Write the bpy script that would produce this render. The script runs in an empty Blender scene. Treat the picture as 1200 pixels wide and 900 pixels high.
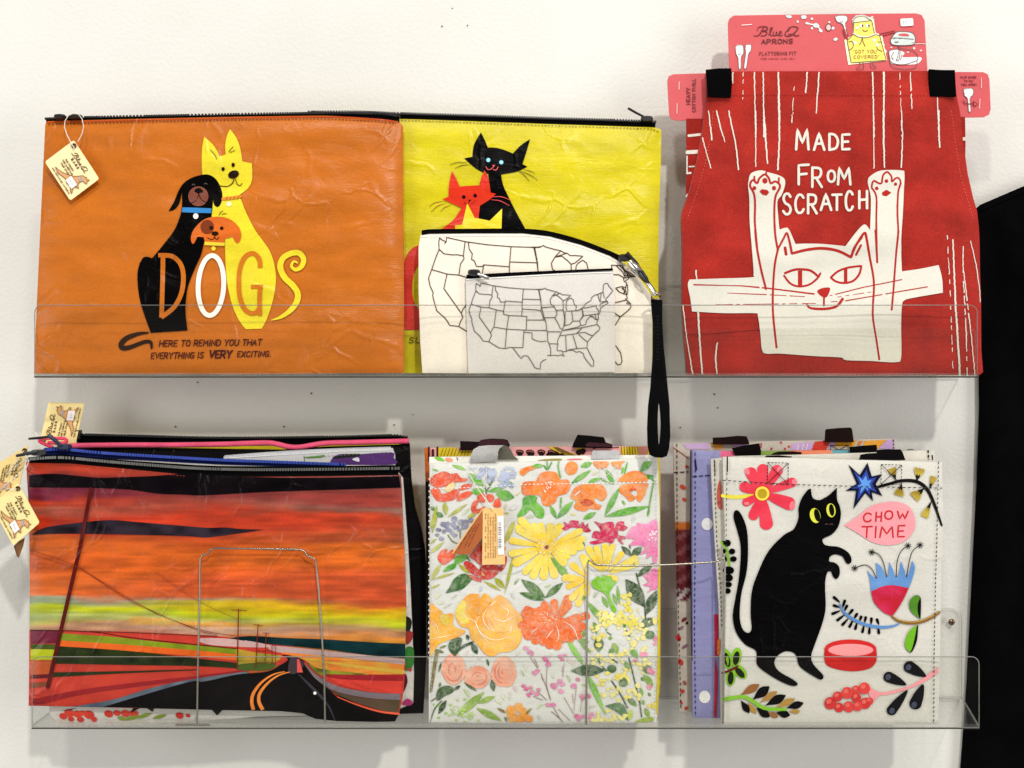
import bpy, bmesh, math, random
import numpy as np
from mathutils import Vector, Matrix
from mathutils.geometry import delaunay_2d_cdt

# ------------------------------------------------------------------ camera, world, lamps, exposure
D, F, ZC = 1.267, 1446.0, 1.40          # camera distance from the wall, focal length (px of a 1200 px picture), eye height
scene = bpy.context.scene
cam_d = bpy.data.cameras.new('camera'); cam = bpy.data.objects.new('camera', cam_d)
scene.collection.objects.link(cam)
cam.location = (0, -D, ZC); cam.rotation_euler = (math.radians(90), 0, 0)
cam_d.sensor_width = 36.0; cam_d.lens = 36.0 * F / 1200.0
cam_d.clip_start = 0.02; cam_d.clip_end = 50
scene.camera = cam
world = bpy.data.worlds.new('World'); scene.world = world; world.use_nodes = True
bg = world.node_tree.nodes['Background']
bg.inputs[0].default_value = (1.0, 0.985, 0.955, 1); bg.inputs[1].default_value = 0.30

def spot(name, loc, target, power, radius, size_deg, blend=0.6, col=(1, .955, .89)):
    l = bpy.data.lights.new(name, 'SPOT'); l.energy = power; l.shadow_soft_size = radius
    l.spot_size = math.radians(size_deg); l.spot_blend = blend; l.color = col
    o = bpy.data.objects.new(name, l); scene.collection.objects.link(o)
    o.location = loc
    o.rotation_euler = (Vector(target) - Vector(loc)).to_track_quat('-Z', 'Y').to_euler()
    return o
spot('track_spot', (0.95, -3.7, ZC + 2.5), (0.0, 0, ZC + .1), 365, 0.10, 50, .5)
spot('track_spot', (-0.45, -2.4, ZC + 2.6), (0.0, 0, ZC + .2), 105, 0.12, 60, .7)
spot('track_spot', (0.35, -1.35, ZC + 2.3), (0.05, 0, ZC + .35), 50, 0.12, 56, .9)

def area(name, loc, target, power, sx, sy, col):
    l = bpy.data.lights.new(name, 'AREA'); l.energy = power; l.shape = 'RECTANGLE'; l.size = sx; l.size_y = sy; l.color = col
    o = bpy.data.objects.new(name, l); scene.collection.objects.link(o); o.location = loc
    o.rotation_euler = (Vector(target) - Vector(loc)).to_track_quat('-Z', 'Y').to_euler()
    return o
area('side_fill', (-2.4, -2.0, ZC - .1), (0, 0, ZC - .1), 31, 1.3, 1.7, (1.0, .985, .95))  # unseen fill lamp added at the left to lift the wall between shelves
area('side_fill', (2.4, -2.0, ZC - .1), (0, 0, ZC - .1), 30, 1.3, 1.7, (1.0, .985, .95))  # matching unseen fill lamp added at the right

vs = scene.view_settings
vs.view_transform = 'Standard'; vs.look = 'None'; vs.exposure = 0.0; vs.gamma = 1.0
vs.use_curve_mapping = False

# ------------------------------------------------------------------ helpers
C = scene.collection
rng = random.Random(7)
def lin(c):
    r = []
    for x in c[:3]:
        x = max(0.0, x) / 255.0
        r.append(x / 12.92 if x <= 0.04045 else ((x + 0.055) / 1.055) ** 2.4)
    return tuple(r)
def at(u, v, d):
    k = (D - d) / F
    return Vector(((u - 600) * k, -d, (450 - v) * k + ZC))
def at_np(uv, d):
    k = (D - d) / F
    return np.stack([(uv[:, 0] - 600) * k, -d, (450 - uv[:, 1]) * k + ZC], 1)
def Z(x0, y0, s):
    def f(pts):
        return [tuple([x0 + p[0] / s, y0 + p[1] / s] + list(p[2:])) for p in pts]
    return f

def catmull(pts, closed, step=2.5):
    """pts: (u,v) smooth or (u,v,1) corner"""
    n = len(pts)
    if n < 3 and not closed:
        closed = False
    out = []
    segs = n if closed else n - 1
    for i in range(segs):
        p1 = pts[i]; p2 = pts[(i + 1) % n]
        p0 = pts[i - 1] if (i > 0 or closed) else p1
        p3 = pts[(i + 2) % n] if (i + 2 < n or closed) else p2
        if len(p1) > 2 and p1[2]: p0 = p1
        if len(p2) > 2 and p2[2]: p3 = p2
        L = math.hypot(p2[0] - p1[0], p2[1] - p1[1])
        m = max(1, min(24, int(math.ceil(L / step))))
        for j in range(m):
            t = j / m; t2 = t * t; t3 = t2 * t
            q = []
            for a in (0, 1):
                # tension 0.5 Hermite with end tangents 0-length at corners
                m1 = 0.5 * (p2[a] - p0[a]); m2 = 0.5 * (p3[a] - p1[a])
                q.append((2*t3 - 3*t2 + 1) * p1[a] + (t3 - 2*t2 + t) * m1 + (-2*t3 + 3*t2) * p2[a] + (t3 - t2) * m2)
            out.append((q[0], q[1]))
    if not closed:
        out.append((pts[-1][0], pts[-1][1]))
    return out
def resample(pts, closed, step):
    out = []
    n = len(pts)
    for i in range(n if closed else n - 1):
        a = pts[i]; b = pts[(i + 1) % n]
        L = math.hypot(b[0] - a[0], b[1] - a[1])
        m = max(1, int(math.ceil(L / step)))
        for j in range(m):
            t = j / m
            out.append((a[0] + (b[0] - a[0]) * t, a[1] + (b[1] - a[1]) * t))
    if not closed: out.append((pts[-1][0], pts[-1][1]))
    return out
def dist_outline(uv, poly):
    P = np.array([p[:2] for p in poly], float); Q = np.roll(P, -1, 0)
    best = np.full(len(uv), 1e9)
    for a, b in zip(P, Q):
        ab = b - a; L2 = max(1e-9, (ab ** 2).sum())
        t = np.clip(((uv - a) @ ab) / L2, 0, 1)
        best = np.minimum(best, np.hypot(uv[:, 0] - a[0] - t * ab[0], uv[:, 1] - a[1] - t * ab[1]))
    return best
class Noise:
    def __init__(s, seed): s.t = np.random.RandomState(seed).rand(64, 64) * 2 - 1
    def __call__(s, x, y):
        xi = np.floor(x).astype(int); yi = np.floor(y).astype(int)
        fx = x - xi; fy = y - yi
        fx = fx*fx*fx*(fx*(fx*6-15)+10); fy = fy*fy*fy*(fy*(fy*6-15)+10)
        g = lambda a, b: s.t[a % 64, b % 64]
        return (g(xi, yi)*(1-fx) + g(xi+1, yi)*fx)*(1-fy) + (g(xi, yi+1)*(1-fx) + g(xi+1, yi+1)*fx)*fy

def tri_fill(poly, holes=(), g=5.0, rs=5.0):
    """fill a closed 2-D outline (u,v) with small triangles -> (verts uv, tris)"""
    loops = [resample([p[:2] for p in poly], True, rs)] + [resample([p[:2] for p in h], True, rs) for h in holes]
    vco, faces = [], []
    for lp in loops:
        i0 = len(vco)
        vco += [Vector((p[0], -p[1])) for p in lp]
        faces.append(list(range(i0, i0 + len(lp))))
    xs = [p[0] for p in loops[0]]; ys = [p[1] for p in loops[0]]
    if max(xs) - min(xs) > g and max(ys) - min(ys) > g:
        nx = int((max(xs) - min(xs)) / g); ny = int((max(ys) - min(ys)) / g)
        gx, gy = np.meshgrid(np.linspace(min(xs), max(xs), nx + 1)[1:-1] if nx > 1 else np.array([]),
                             np.linspace(min(ys), max(ys), ny + 1)[1:-1] if ny > 1 else np.array([]))
        gp = np.stack([gx.ravel(), gy.ravel()], 1)
        if len(gp):
            # point in polygon
            inside = np.zeros(len(gp), bool)
            for lp in loops:
                P = np.array(lp); Q = np.roll(P, -1, 0)
                for a, b in zip(P, Q):
                    if a[1] == b[1]: continue
                    c = ((a[1] > gp[:, 1]) != (b[1] > gp[:, 1])) & (gp[:, 0] < (b[0]-a[0])*(gp[:, 1]-a[1])/(b[1]-a[1]) + a[0])
                    inside ^= c
            gp = gp[inside]
            if len(gp):
                dd = np.full(len(gp), 1e9)
                for lp in loops: dd = np.minimum(dd, dist_outline(gp, lp))
                gp = gp[dd > g * 0.35]
                vco += [Vector((p[0], -p[1])) for p in gp]
    r = delaunay_2d_cdt(vco, [], faces, 1, 1e-4)
    vs_, fs_ = [(v.x, -v.y) for v in r[0]], [tuple(f) for f in r[2]]
    def inside(p, lp):
        c = False
        for a, b in zip(lp, lp[1:] + lp[:1]):
            if (a[1] > p[1]) != (b[1] > p[1]) and p[0] < (b[0]-a[0])*(p[1]-a[1])/(b[1]-a[1]) + a[0]: c = not c
        return c
    for h in loops[1:]:
        fs_ = [f for f in fs_ if not inside((sum(vs_[i][0] for i in f)/len(f), sum(vs_[i][1] for i in f)/len(f)), h)]
    return vs_, fs_

def strip_poly(pts, widths, cap=True):
    """polyline -> (verts, faces) of a flat ribbon with round caps"""
    P = [Vector(p[:2]) for p in pts]
    P = [p for i, p in enumerate(P) if i == 0 or (p - P[i-1]).length > 1e-4]
    if len(P) < 2: return [], []
    n = len(P)
    if not isinstance(widths, (list, tuple)): widths = [widths, widths]
    acc = [0.0]
    for i in range(1, n): acc.append(acc[-1] + (P[i] - P[i-1]).length)
    tot = acc[-1]
    def w(s):
        x = s / tot * (len(widths) - 1); i = min(int(x), len(widths) - 2); f = x - i
        return widths[i] * (1 - f) + widths[i+1] * f
    V, Fc = [], []
    for i in range(n):
        if i == 0: t = P[1] - P[0]
        elif i == n-1: t = P[-1] - P[-2]
        else: t = (P[i] - P[i-1]).normalized() + (P[i+1] - P[i]).normalized()
        if t.length < 1e-6: t = P[i] - P[i-1]
        t.normalize(); nn = Vector((-t.y, t.x)); hw = w(acc[i]) / 2
        V.append(tuple(P[i] - nn * hw)); V.append(tuple(P[i] + nn * hw))
    for i in range(n - 1):
        Fc.append((2*i, 2*i+1, 2*i+3, 2*i+2))
    if cap:
        for (ci, pi, t, hw) in ((0, 0, P[0]-P[1], w(0)/2), (n-1, n-1, P[-1]-P[-2], w(tot)/2)):
            if hw < 0.35: continue
            t = t.normalized(); a0 = math.atan2(t.y, t.x)
            ids = []
            for k in range(7):
                a = a0 - math.pi/2 + math.pi*k/6
                ids.append(len(V)); V.append((P[pi].x + math.cos(a)*hw, P[pi].y + math.sin(a)*hw))
            Fc.append(tuple(ids))
    return V, Fc

def ell(cx, cy, rx, ry=None, rot=0, n=None):
    ry = rx if ry is None else ry
    n = n or max(10, min(40, int(max(rx, ry) * 3)))
    c, s = math.cos(math.radians(rot)), math.sin(math.radians(rot))
    return [(cx + rx*math.cos(a)*c - ry*math.sin(a)*s, cy + rx*math.cos(a)*s + ry*math.sin(a)*c)
            for a in [2*math.pi*i/n for i in range(n)]]
def leaf(x0, y0, x1, y1, w, bend=0.0, fat=0.5, n=9):
    """lens / teardrop outline from base to tip"""
    dx, dy = x1-x0, y1-y0; L = math.hypot(dx, dy) or 1
    tx, ty = dx/L, dy/L; nx, ny = -ty, tx
    A, B = [], []
    for i in range(n + 1):
        t = i / n
        h = (math.sin(math.pi * t ** (math.log(0.5)/math.log(fat)))) * w / 2
        b = bend * L * math.sin(math.pi * t)
        A.append((x0 + dx*t + nx*(b+h), y0 + dy*t + ny*(b+h)))
        B.append((x0 + dx*t + nx*(b-h), y0 + dy*t + ny*(b-h)))
    return A + B[::-1][1:-1]
def drop(x0, y0, x1, y1, w):
    """narrow at the base, round at the tip"""
    dx, dy = x1-x0, y1-y0; L = math.hypot(dx, dy); tx, ty = dx/L, dy/L; nx, ny = -ty, tx
    r = w/2; out = [(x0, y0)]
    ex, ey = x1 - tx*r, y1 - ty*r
    mid = 0.45
    out.append((x0+(ex-x0)*mid + nx*r*.72, y0+(ey-y0)*mid + ny*r*.72))
    for k in range(9):
        a = math.pi/2 - math.pi*k/8
        out.append((ex + tx*r*math.cos(a) + nx*r*math.sin(a), ey + ty*r*math.cos(a) + ny*r*math.sin(a)))
    out.append((x0+(ex-x0)*mid - nx*r*.72, y0+(ey-y0)*mid - ny*r*.72))
    return out

# ------------------------------------------------------------------ stroke lettering
GL = {
 'A': [[(0,1),(.48,0),(1,1)],[(.2,.64),(.8,.62)]],
 'B': [[(0,0),(0,1)],[(0,0),(.7,.03),(.85,.22),(.65,.45),(0,.48)],[(0,.48),(.75,.53),(.97,.75),(.75,.97),(0,1)]],
 'C': [[(.95,.17),(.7,.02),(.36,.03),(.08,.27),(.02,.56),(.13,.86),(.42,1),(.76,.96),(.97,.8)]],
 'D': [[(0,0),(0,1)],[(0,0),(.55,.04),(.92,.28),(.98,.58),(.72,.9),(0,1)]],
 'E': [[(1,0),(0,.02),(0,1),(1,.98)],[(0,.5),(.8,.48)]],
 'F': [[(1,0),(0,.03),(0,1)],[(0,.5),(.8,.46)]],
 'G': [[(.93,.17),(.68,.02),(.34,.03),(.07,.27),(.02,.56),(.13,.86),(.45,1),(.8,.95),(.97,.8),(.97,.56)],[(.97,.56),(.55,.56)]],
 'H': [[(0,0),(0,1)],[(1,0),(1,1)],[(0,.52),(1,.48)]],
 'I': [[(.5,0),(.5,1)]],
 'J': [[(.8,0),(.8,.75),(.6,1),(.25,1),(.05,.8)]],
 'K': [[(0,0),(0,1)],[(.95,0),(.05,.55)],[(.3,.4),(1,1)]],
 'L': [[(0,0),(0,1),(1,1)]],
 'M': [[(0,1),(.1,0),(.5,.68),(.88,0),(1,1)]],
 'N': [[(0,1),(0,0),(1,1),(1,0)]],
 'O': [[(.5,0),(.15,.12),(.01,.5),(.15,.88),(.5,1),(.85,.88),(.99,.5),(.85,.12),(.5,0)]],
 'P': [[(0,0),(0,1)],[(0,0),(.75,.04),(.95,.27),(.75,.52),(0,.55)]],
 'Q': [[(.5,0),(.15,.12),(.01,.5),(.15,.88),(.5,1),(.85,.88),(.99,.5),(.85,.12),(.5,0)],[(.55,.7),(1,1.05)]],
 'R': [[(0,0),(0,1)],[(0,0),(.75,.04),(.93,.26),(.7,.5),(0,.53)],[(.4,.53),(1,1)]],
 'S': [[(.92,.15),(.65,0),(.25,.04),(.08,.25),(.3,.46),(.72,.56),(.95,.76),(.75,.97),(.35,1),(.04,.85)]],
 'T': [[(0,.02),(1,0)],[(.5,.02),(.5,1)]],
 'U': [[(0,0),(.02,.7),(.2,.96),(.5,1),(.8,.96),(.98,.7),(1,0)]],
 'V': [[(0,0),(.5,1),(1,0)]],
 'W': [[(0,0),(.25,1),(.5,.3),(.75,1),(1,0)]],
 'X': [[(0,0),(1,1)],[(1,0),(0,1)]],
 'Y': [[(0,0),(.5,.5),(1,0)],[(.5,.5),(.5,1)]],
 'Z': [[(0,0),(1,0),(0,1),(1,1)]],
 '.': [[(.45,.93),(.55,1)]], "'": [[(.5,0),(.45,.25)]], '"': [[(.3,0),(.3,.2)],[(.6,0),(.6,.2)]],
 '%': [[(.9,0),(.1,1)],[(.1,.05),(.3,.05),(.3,.25),(.1,.25),(.1,.05)],[(.7,.75),(.9,.75),(.9,.95),(.7,.95),(.7,.75)]],
 '9': [[(.9,.3),(.6,.5),(.2,.45),(.05,.25),(.3,.02),(.7,.02),(.92,.3),(.85,.7),(.5,1)]],
 '5': [[(.9,0),(.2,0),(.1,.42),(.6,.4),(.95,.65),(.75,.95),(.3,1),(.02,.87)]],
 '$': [[(.92,.2),(.5,.1),(.1,.28),(.9,.7),(.5,.9),(.05,.8)],[(.5,0),(.5,1)]],
 '1': [[(.3,.15),(.55,0),(.55,1)]], '4': [[(.75,1),(.75,0),(0,.7),(1,.7)]],
}
CURVY = set('BCDGJOPQRSU95$')
WID = {'I': .25, '.': .25, "'": .25, '"': .45, 'M': 1.2, 'W': 1.3, 'E': .8, 'F': .8, 'L': .75, '1': .5}
SCRIPT_BLUEQ = [[(335,318),(370,322),(405,300),(440,235),(455,218)],
 [(375,262),(385,225),(420,212),(470,212),(495,228),(480,255),(430,264),(475,268),(488,290),(465,318),(420,318)],
 [(505,310),(545,250),(548,222),(535,225),(525,280),(532,318),(560,310)],
 [(570,268),(562,300),(570,318),(592,310),(605,268),(600,305),(612,318),(630,295)],
 [(630,297),(660,282),(655,265),(637,275),(630,305),(645,320),(672,308)],
 [(745,268),(735,240),(770,215),(820,212),(850,230),(830,265),(780,310),(730,325),(700,310),(715,270),(760,230)],
 [(735,304),(790,300),(830,322),(865,310)]]

# ------------------------------------------------------------------ materials
MATS = {}
def nd(nt, t, **kw):
    n = nt.nodes.new(t)
    for k, v in kw.items(): setattr(n, k, v)
    return n
def cloth_mat(name, rough=.5, spec=.4, weave=(500, 500, 1400), weave_s=.12, crease=22, crease_s=.25, var=.10, rough_var=.12, sheen=0.0, coat=0.0, streak=0.0, vscale=38, wash=0.0, lines=0.0, grain=.05):
    """colour from the printed colour of the piece, relief and wear from noise"""
    if name in MATS: return MATS[name]
    m = bpy.data.materials.new(name); m.use_nodes = True; nt = m.node_tree
    b = nt.nodes['Principled BSDF']
    a = nd(nt, 'ShaderNodeAttribute', attribute_name='Col')
    tc = nd(nt, 'ShaderNodeTexCoord')
    mp = nd(nt, 'ShaderNodeMapping'); mp.inputs['Scale'].default_value = weave
    nt.links.new(tc.outputs['Object'], mp.inputs[0])
    n1 = nd(nt, 'ShaderNodeTexNoise'); n1.inputs['Scale'].default_value = 1; n1.inputs['Detail'].default_value = 3
    nt.links.new(mp.outputs[0], n1.inputs['Vector'])
    n2 = nd(nt, 'ShaderNodeTexNoise'); n2.inputs['Scale'].default_value = crease; n2.inputs['Detail'].default_value = 6
    n2.inputs['Roughness'].default_value = .62; n2.inputs['Distortion'].default_value = .8
    mp2 = nd(nt, 'ShaderNodeMapping'); mp2.inputs['Scale'].default_value = (.75, .75, 1.5)
    nt.links.new(tc.outputs['Object'], mp2.inputs[0]); nt.links.new(mp2.outputs[0], n2.inputs['Vector'])
    # colour variation
    n3 = nd(nt, 'ShaderNodeTexNoise'); n3.inputs['Scale'].default_value = vscale; n3.inputs['Detail'].default_value = 5
    mp3 = nd(nt, 'ShaderNodeMapping'); mp3.inputs['Scale'].default_value = (.5, .5, 1.6) if streak else (1, 1, 1)
    nt.links.new(tc.outputs['Object'], mp3.inputs[0]); nt.links.new(mp3.outputs[0], n3.inputs['Vector'])
    mr = nd(nt, 'ShaderNodeMapRange'); mr.inputs[1].default_value = .3; mr.inputs[2].default_value = .7
    mr.inputs[3].default_value = 1 - var; mr.inputs[4].default_value = 1 + var
    nt.links.new(n3.outputs[0], mr.inputs[0])
    mx = nd(nt, 'ShaderNodeMix', data_type='RGBA', blend_type='MULTIPLY'); mx.inputs[0].default_value = 1
    nt.links.new(a.outputs['Color'], mx.inputs[6]); nt.links.new(mr.outputs[0], mx.inputs[7])
    res = mx.outputs[2]
    if grain:      # thread-scale unevenness
        n5 = nd(nt, 'ShaderNodeTexNoise'); n5.inputs['Scale'].default_value = 620; n5.inputs['Detail'].default_value = 2
        nt.links.new(tc.outputs['Object'], n5.inputs['Vector'])
        m5 = nd(nt, 'ShaderNodeMapRange'); m5.inputs[1].default_value = .3; m5.inputs[2].default_value = .7; m5.inputs[3].default_value = 1 - grain * 2.2; m5.inputs[4].default_value = 1 + grain * 2.2
        nt.links.new(n5.outputs[0], m5.inputs[0])
        x5 = nd(nt, 'ShaderNodeMix', data_type='RGBA', blend_type='MULTIPLY'); x5.inputs[0].default_value = 1
        nt.links.new(res, x5.inputs[6]); nt.links.new(m5.outputs[0], x5.inputs[7]); res = x5.outputs[2]
    if wash:       # thin watercolour: paper shows through where the ink pooled less
        n4 = nd(nt, 'ShaderNodeTexNoise'); n4.inputs['Scale'].default_value = 170; n4.inputs['Detail'].default_value = 6; n4.inputs['Distortion'].default_value = 1.5
        nt.links.new(tc.outputs['Object'], n4.inputs['Vector'])
        m4 = nd(nt, 'ShaderNodeMapRange'); m4.inputs[1].default_value = .42; m4.inputs[2].default_value = .78; m4.inputs[3].default_value = 0; m4.inputs[4].default_value = wash * 2
        nt.links.new(n4.outputs[0], m4.inputs[0])
        x4 = nd(nt, 'ShaderNodeMix', data_type='RGBA'); x4.inputs[7].default_value = (.6, .58, .5, 1)
        nt.links.new(m4.outputs[0], x4.inputs[0]); nt.links.new(res, x4.inputs[6]); res = x4.outputs[2]
    nt.links.new(res, b.inputs['Base Color'])
    mr2 = nd(nt, 'ShaderNodeMapRange'); mr2.inputs[3].default_value = rough - rough_var; mr2.inputs[4].default_value = rough + rough_var
    nt.links.new(n2.outputs[0], mr2.inputs[0]); nt.links.new(mr2.outputs[0], b.inputs['Roughness'])
    lum = nd(nt, 'ShaderNodeRGBToBW'); nt.links.new(a.outputs['Color'], lum.inputs[0])
    ink = nd(nt, 'ShaderNodeMapRange'); ink.inputs[1].default_value = .002; ink.inputs[2].default_value = .05; ink.inputs[3].default_value = .22; ink.inputs[4].default_value = 1.0   # black ink dries matte
    nt.links.new(lum.outputs[0], ink.inputs[0])
    sk = nd(nt, 'ShaderNodeMath', operation='MULTIPLY'); sk.inputs[1].default_value = spec
    nt.links.new(ink.outputs[0], sk.inputs[0]); nt.links.new(sk.outputs[0], b.inputs['Specular IOR Level'])
    if sheen: b.inputs['Sheen Weight'].default_value = sheen
    if coat:
        b.inputs['Coat Weight'].default_value = coat; b.inputs['Coat Roughness'].default_value = .25
    b1 = nd(nt, 'ShaderNodeBump'); b1.inputs['Strength'].default_value = weave_s; b1.inputs['Distance'].default_value = .0006
    nt.links.new(n1.outputs[0], b1.inputs['Height'])
    top = b1.outputs[0]
    if lines:      # sharp folded creases of a coated sheet, in patches, catching the light
        ds = nd(nt, 'ShaderNodeVectorMath', operation='MULTIPLY_ADD'); ds.inputs[1].default_value = (.09, .09, .09)
        nw = nd(nt, 'ShaderNodeTexNoise'); nw.inputs['Scale'].default_value = 9; nw.inputs['Detail'].default_value = 3
        nt.links.new(tc.outputs['Object'], nw.inputs['Vector']); nt.links.new(nw.outputs['Color'], ds.inputs[0]); nt.links.new(tc.outputs['Object'], ds.inputs[2])
        hs = []
        for sc_, wd_ in ((11, .05), (23, .07)):
            vo = nd(nt, 'ShaderNodeTexVoronoi', feature='DISTANCE_TO_EDGE'); vo.inputs['Scale'].default_value = sc_
            nt.links.new(ds.outputs[0], vo.inputs['Vector'])
            mv = nd(nt, 'ShaderNodeMapRange', interpolation_type='SMOOTHSTEP'); mv.inputs[1].default_value = 0; mv.inputs[2].default_value = wd_; mv.inputs[3].default_value = 1; mv.inputs[4].default_value = 0
            nt.links.new(vo.outputs['Distance'], mv.inputs[0]); hs.append(mv.outputs[0])
        nm = nd(nt, 'ShaderNodeTexNoise'); nm.inputs['Scale'].default_value = 16; nm.inputs['Detail'].default_value = 2
        nt.links.new(tc.outputs['Object'], nm.inputs['Vector'])
        mk = nd(nt, 'ShaderNodeMapRange'); mk.inputs[1].default_value = .46; mk.inputs[2].default_value = .62; nt.links.new(nm.outputs[0], mk.inputs[0])
        ad = nd(nt, 'ShaderNodeMath', operation='MAXIMUM'); nt.links.new(hs[0], ad.inputs[0]); nt.links.new(hs[1], ad.inputs[1])
        mu = nd(nt, 'ShaderNodeMath', operation='MULTIPLY'); nt.links.new(ad.outputs[0], mu.inputs[0]); nt.links.new(mk.outputs[0], mu.inputs[1])
        b3 = nd(nt, 'ShaderNodeBump'); b3.inputs['Strength'].default_value = lines; b3.inputs['Distance'].default_value = .0012
        nt.links.new(mu.outputs[0], b3.inputs['Height']); nt.links.new(top, b3.inputs['Normal']); top = b3.outputs[0]
        sp_n = nd(nt, 'ShaderNodeTexNoise'); sp_n.inputs['Scale'].default_value = 420; sp_n.inputs['Detail'].default_value = 1; nt.links.new(tc.outputs['Object'], sp_n.inputs['Vector'])
        sm = nd(nt, 'ShaderNodeMapRange'); sm.inputs[1].default_value = .60; sm.inputs[2].default_value = .70; nt.links.new(sp_n.outputs[0], sm.inputs[0])
        s2 = nd(nt, 'ShaderNodeMath', operation='MULTIPLY'); nt.links.new(sm.outputs[0], s2.inputs[0]); nt.links.new(mu.outputs[0], s2.inputs[1])
        s3 = nd(nt, 'ShaderNodeMath', operation='MULTIPLY_ADD'); s3.inputs[1].default_value = .5; nt.links.new(sk.outputs[0], s3.inputs[2])
        s4 = nd(nt, 'ShaderNodeMath', operation='MULTIPLY'); nt.links.new(s2.outputs[0], s4.inputs[0]); nt.links.new(ink.outputs[0], s4.inputs[1]); nt.links.new(s4.outputs[0], s3.inputs[0]); nt.links.new(s3.outputs[0], b.inputs['Specular IOR Level'])
    b2 = nd(nt, 'ShaderNodeBump'); b2.inputs['Strength'].default_value = crease_s; b2.inputs['Distance'].default_value = .004
    nt.links.new(n2.outputs[0], b2.inputs['Height']); nt.links.new(top, b2.inputs['Normal'])
    nt.links.new(b2.outputs[0], b.inputs['Normal'])
    MATS[name] = m; return m
def plain(name, col, rough=.5, metal=0.0, spec=.5, bump=0.0, bscale=400):
    if name in MATS: return MATS[name]
    m = bpy.data.materials.new(name); m.use_nodes = True; nt = m.node_tree
    b = nt.nodes['Principled BSDF']
    b.inputs['Roughness'].default_value = rough; b.inputs['Metallic'].default_value = metal; b.inputs['Specular IOR Level'].default_value = spec
    tc = nd(nt, 'ShaderNodeTexCoord'); n = nd(nt, 'ShaderNodeTexNoise'); n.inputs['Scale'].default_value = bscale; n.inputs['Detail'].default_value = 4
    nt.links.new(tc.outputs['Object'], n.inputs['Vector'])
    mr = nd(nt, 'ShaderNodeMapRange'); mr.inputs[3].default_value = .85; mr.inputs[4].default_value = 1.15
    nt.links.new(n.outputs[0], mr.inputs[0])
    mx = nd(nt, 'ShaderNodeMix', data_type='RGBA', blend_type='MULTIPLY'); mx.inputs[0].default_value = 1
    mx.inputs[6].default_value = lin(col) + (1,)
    nt.links.new(mr.outputs[0], mx.inputs[7]); nt.links.new(mx.outputs[2], b.inputs['Base Color'])
    if bump:
        bp = nd(nt, 'ShaderNodeBump'); bp.inputs['Strength'].default_value = bump; bp.inputs['Distance'].default_value = .001
        nt.links.new(n.outputs[0], bp.inputs['Height']); nt.links.new(bp.outputs[0], b.inputs['Normal'])
    MATS[name] = m; return m
def acrylic(name, haze=.05, tint=.97, edge=False):
    if name in MATS: return MATS[name]
    m = bpy.data.materials.new(name); m.use_nodes = True; nt = m.node_tree
    for n in list(nt.nodes): nt.nodes.remove(n)
    out = nd(nt, 'ShaderNodeOutputMaterial')
    tr = nd(nt, 'ShaderNodeBsdfTransparent'); tr.inputs[0].default_value = (tint, tint, tint*.99, 1)
    gl = nd(nt, 'ShaderNodeBsdfGlossy'); gl.inputs['Roughness'].default_value = .06 if not edge else .2
    lw = nd(nt, 'ShaderNodeLayerWeight'); pw = nd(nt, 'ShaderNodeMath', operation='POWER'); pw.inputs[1].default_value = 5
    nt.links.new(lw.outputs['Facing'], pw.inputs[0])
    fr = nd(nt, 'ShaderNodeMath', operation='MULTIPLY_ADD'); fr.inputs[1].default_value = .6; fr.inputs[2].default_value = .003
    nt.links.new(pw.outputs[0], fr.inputs[0])
    df = nd(nt, 'ShaderNodeBsdfDiffuse'); df.inputs[0].default_value = (.8, .79, .75, 1) if not edge else (.46, .46, .43, 1)
    n = nd(nt, 'ShaderNodeTexNoise'); n.inputs['Scale'].default_value = 18; n.inputs['Detail'].default_value = 5
    tc = nd(nt, 'ShaderNodeTexCoord'); nt.links.new(tc.outputs['Object'], n.inputs['Vector'])
    mr = nd(nt, 'ShaderNodeMapRange'); mr.inputs[1].default_value = .35; mr.inputs[2].default_value = .7
    mr.inputs[3].default_value = haze * .6; mr.inputs[4].default_value = haze * 1.4
    nt.links.new(n.outputs[0], mr.inputs[0])
    m1 = nd(nt, 'ShaderNodeMixShader'); m2 = nd(nt, 'ShaderNodeMixShader')
    nt.links.new(mr.outputs[0], m1.inputs[0]); nt.links.new(tr.outputs[0], m1.inputs[1]); nt.links.new(df.outputs[0], m1.inputs[2])
    nt.links.new(fr.outputs[0], m2.inputs[0]); nt.links.new(m1.outputs[0], m2.inputs[1]); nt.links.new(gl.outputs[0], m2.inputs[2])
    nt.links.new(m2.outputs[0], out.inputs[0])
    MATS[name] = m; return m

TARP = lambda: cloth_mat('laminated_tarp', rough=.31, spec=.22, weave=(60, 60, 900), weave_s=.25, crease=26, crease_s=.28, var=.12, streak=1, lines=.55, grain=.032)
COTTON = lambda: cloth_mat('cotton_twill', rough=.9, spec=.1, weave=(900, 900, 900), weave_s=.3, crease=12, crease_s=.6, vscale=30, var=.22, grain=.07, rough_var=.05, sheen=.15)
CANVAS = lambda: cloth_mat('plain_canvas', rough=.85, spec=.2, weave=(700, 700, 1300), weave_s=.25, crease=16, crease_s=.2, var=.03, rough_var=.05, grain=.022)
TOTE = lambda: cloth_mat('coated_tote', rough=.42, spec=.2, weave=(90, 90, 900), weave_s=.28, crease=18, crease_s=.34, var=.05, streak=1, lines=.3, grain=.025)
TOTE_PAINT = lambda: cloth_mat('coated_tote_print', rough=.42, spec=.2, weave=(90, 90, 900), weave_s=.2, crease=18, crease_s=.32, var=.16, wash=.24, lines=.3)
CARD = lambda: cloth_mat('printed_card', rough=.55, spec=.35, weave=(400, 400, 400), weave_s=.05, crease=10, crease_s=.03, var=.025, grain=.02)
WEB = lambda: cloth_mat('webbing', rough=.8, spec=.12, weave=(900, 900, 900), weave_s=.8, crease=30, crease_s=.1, var=.15)

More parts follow.
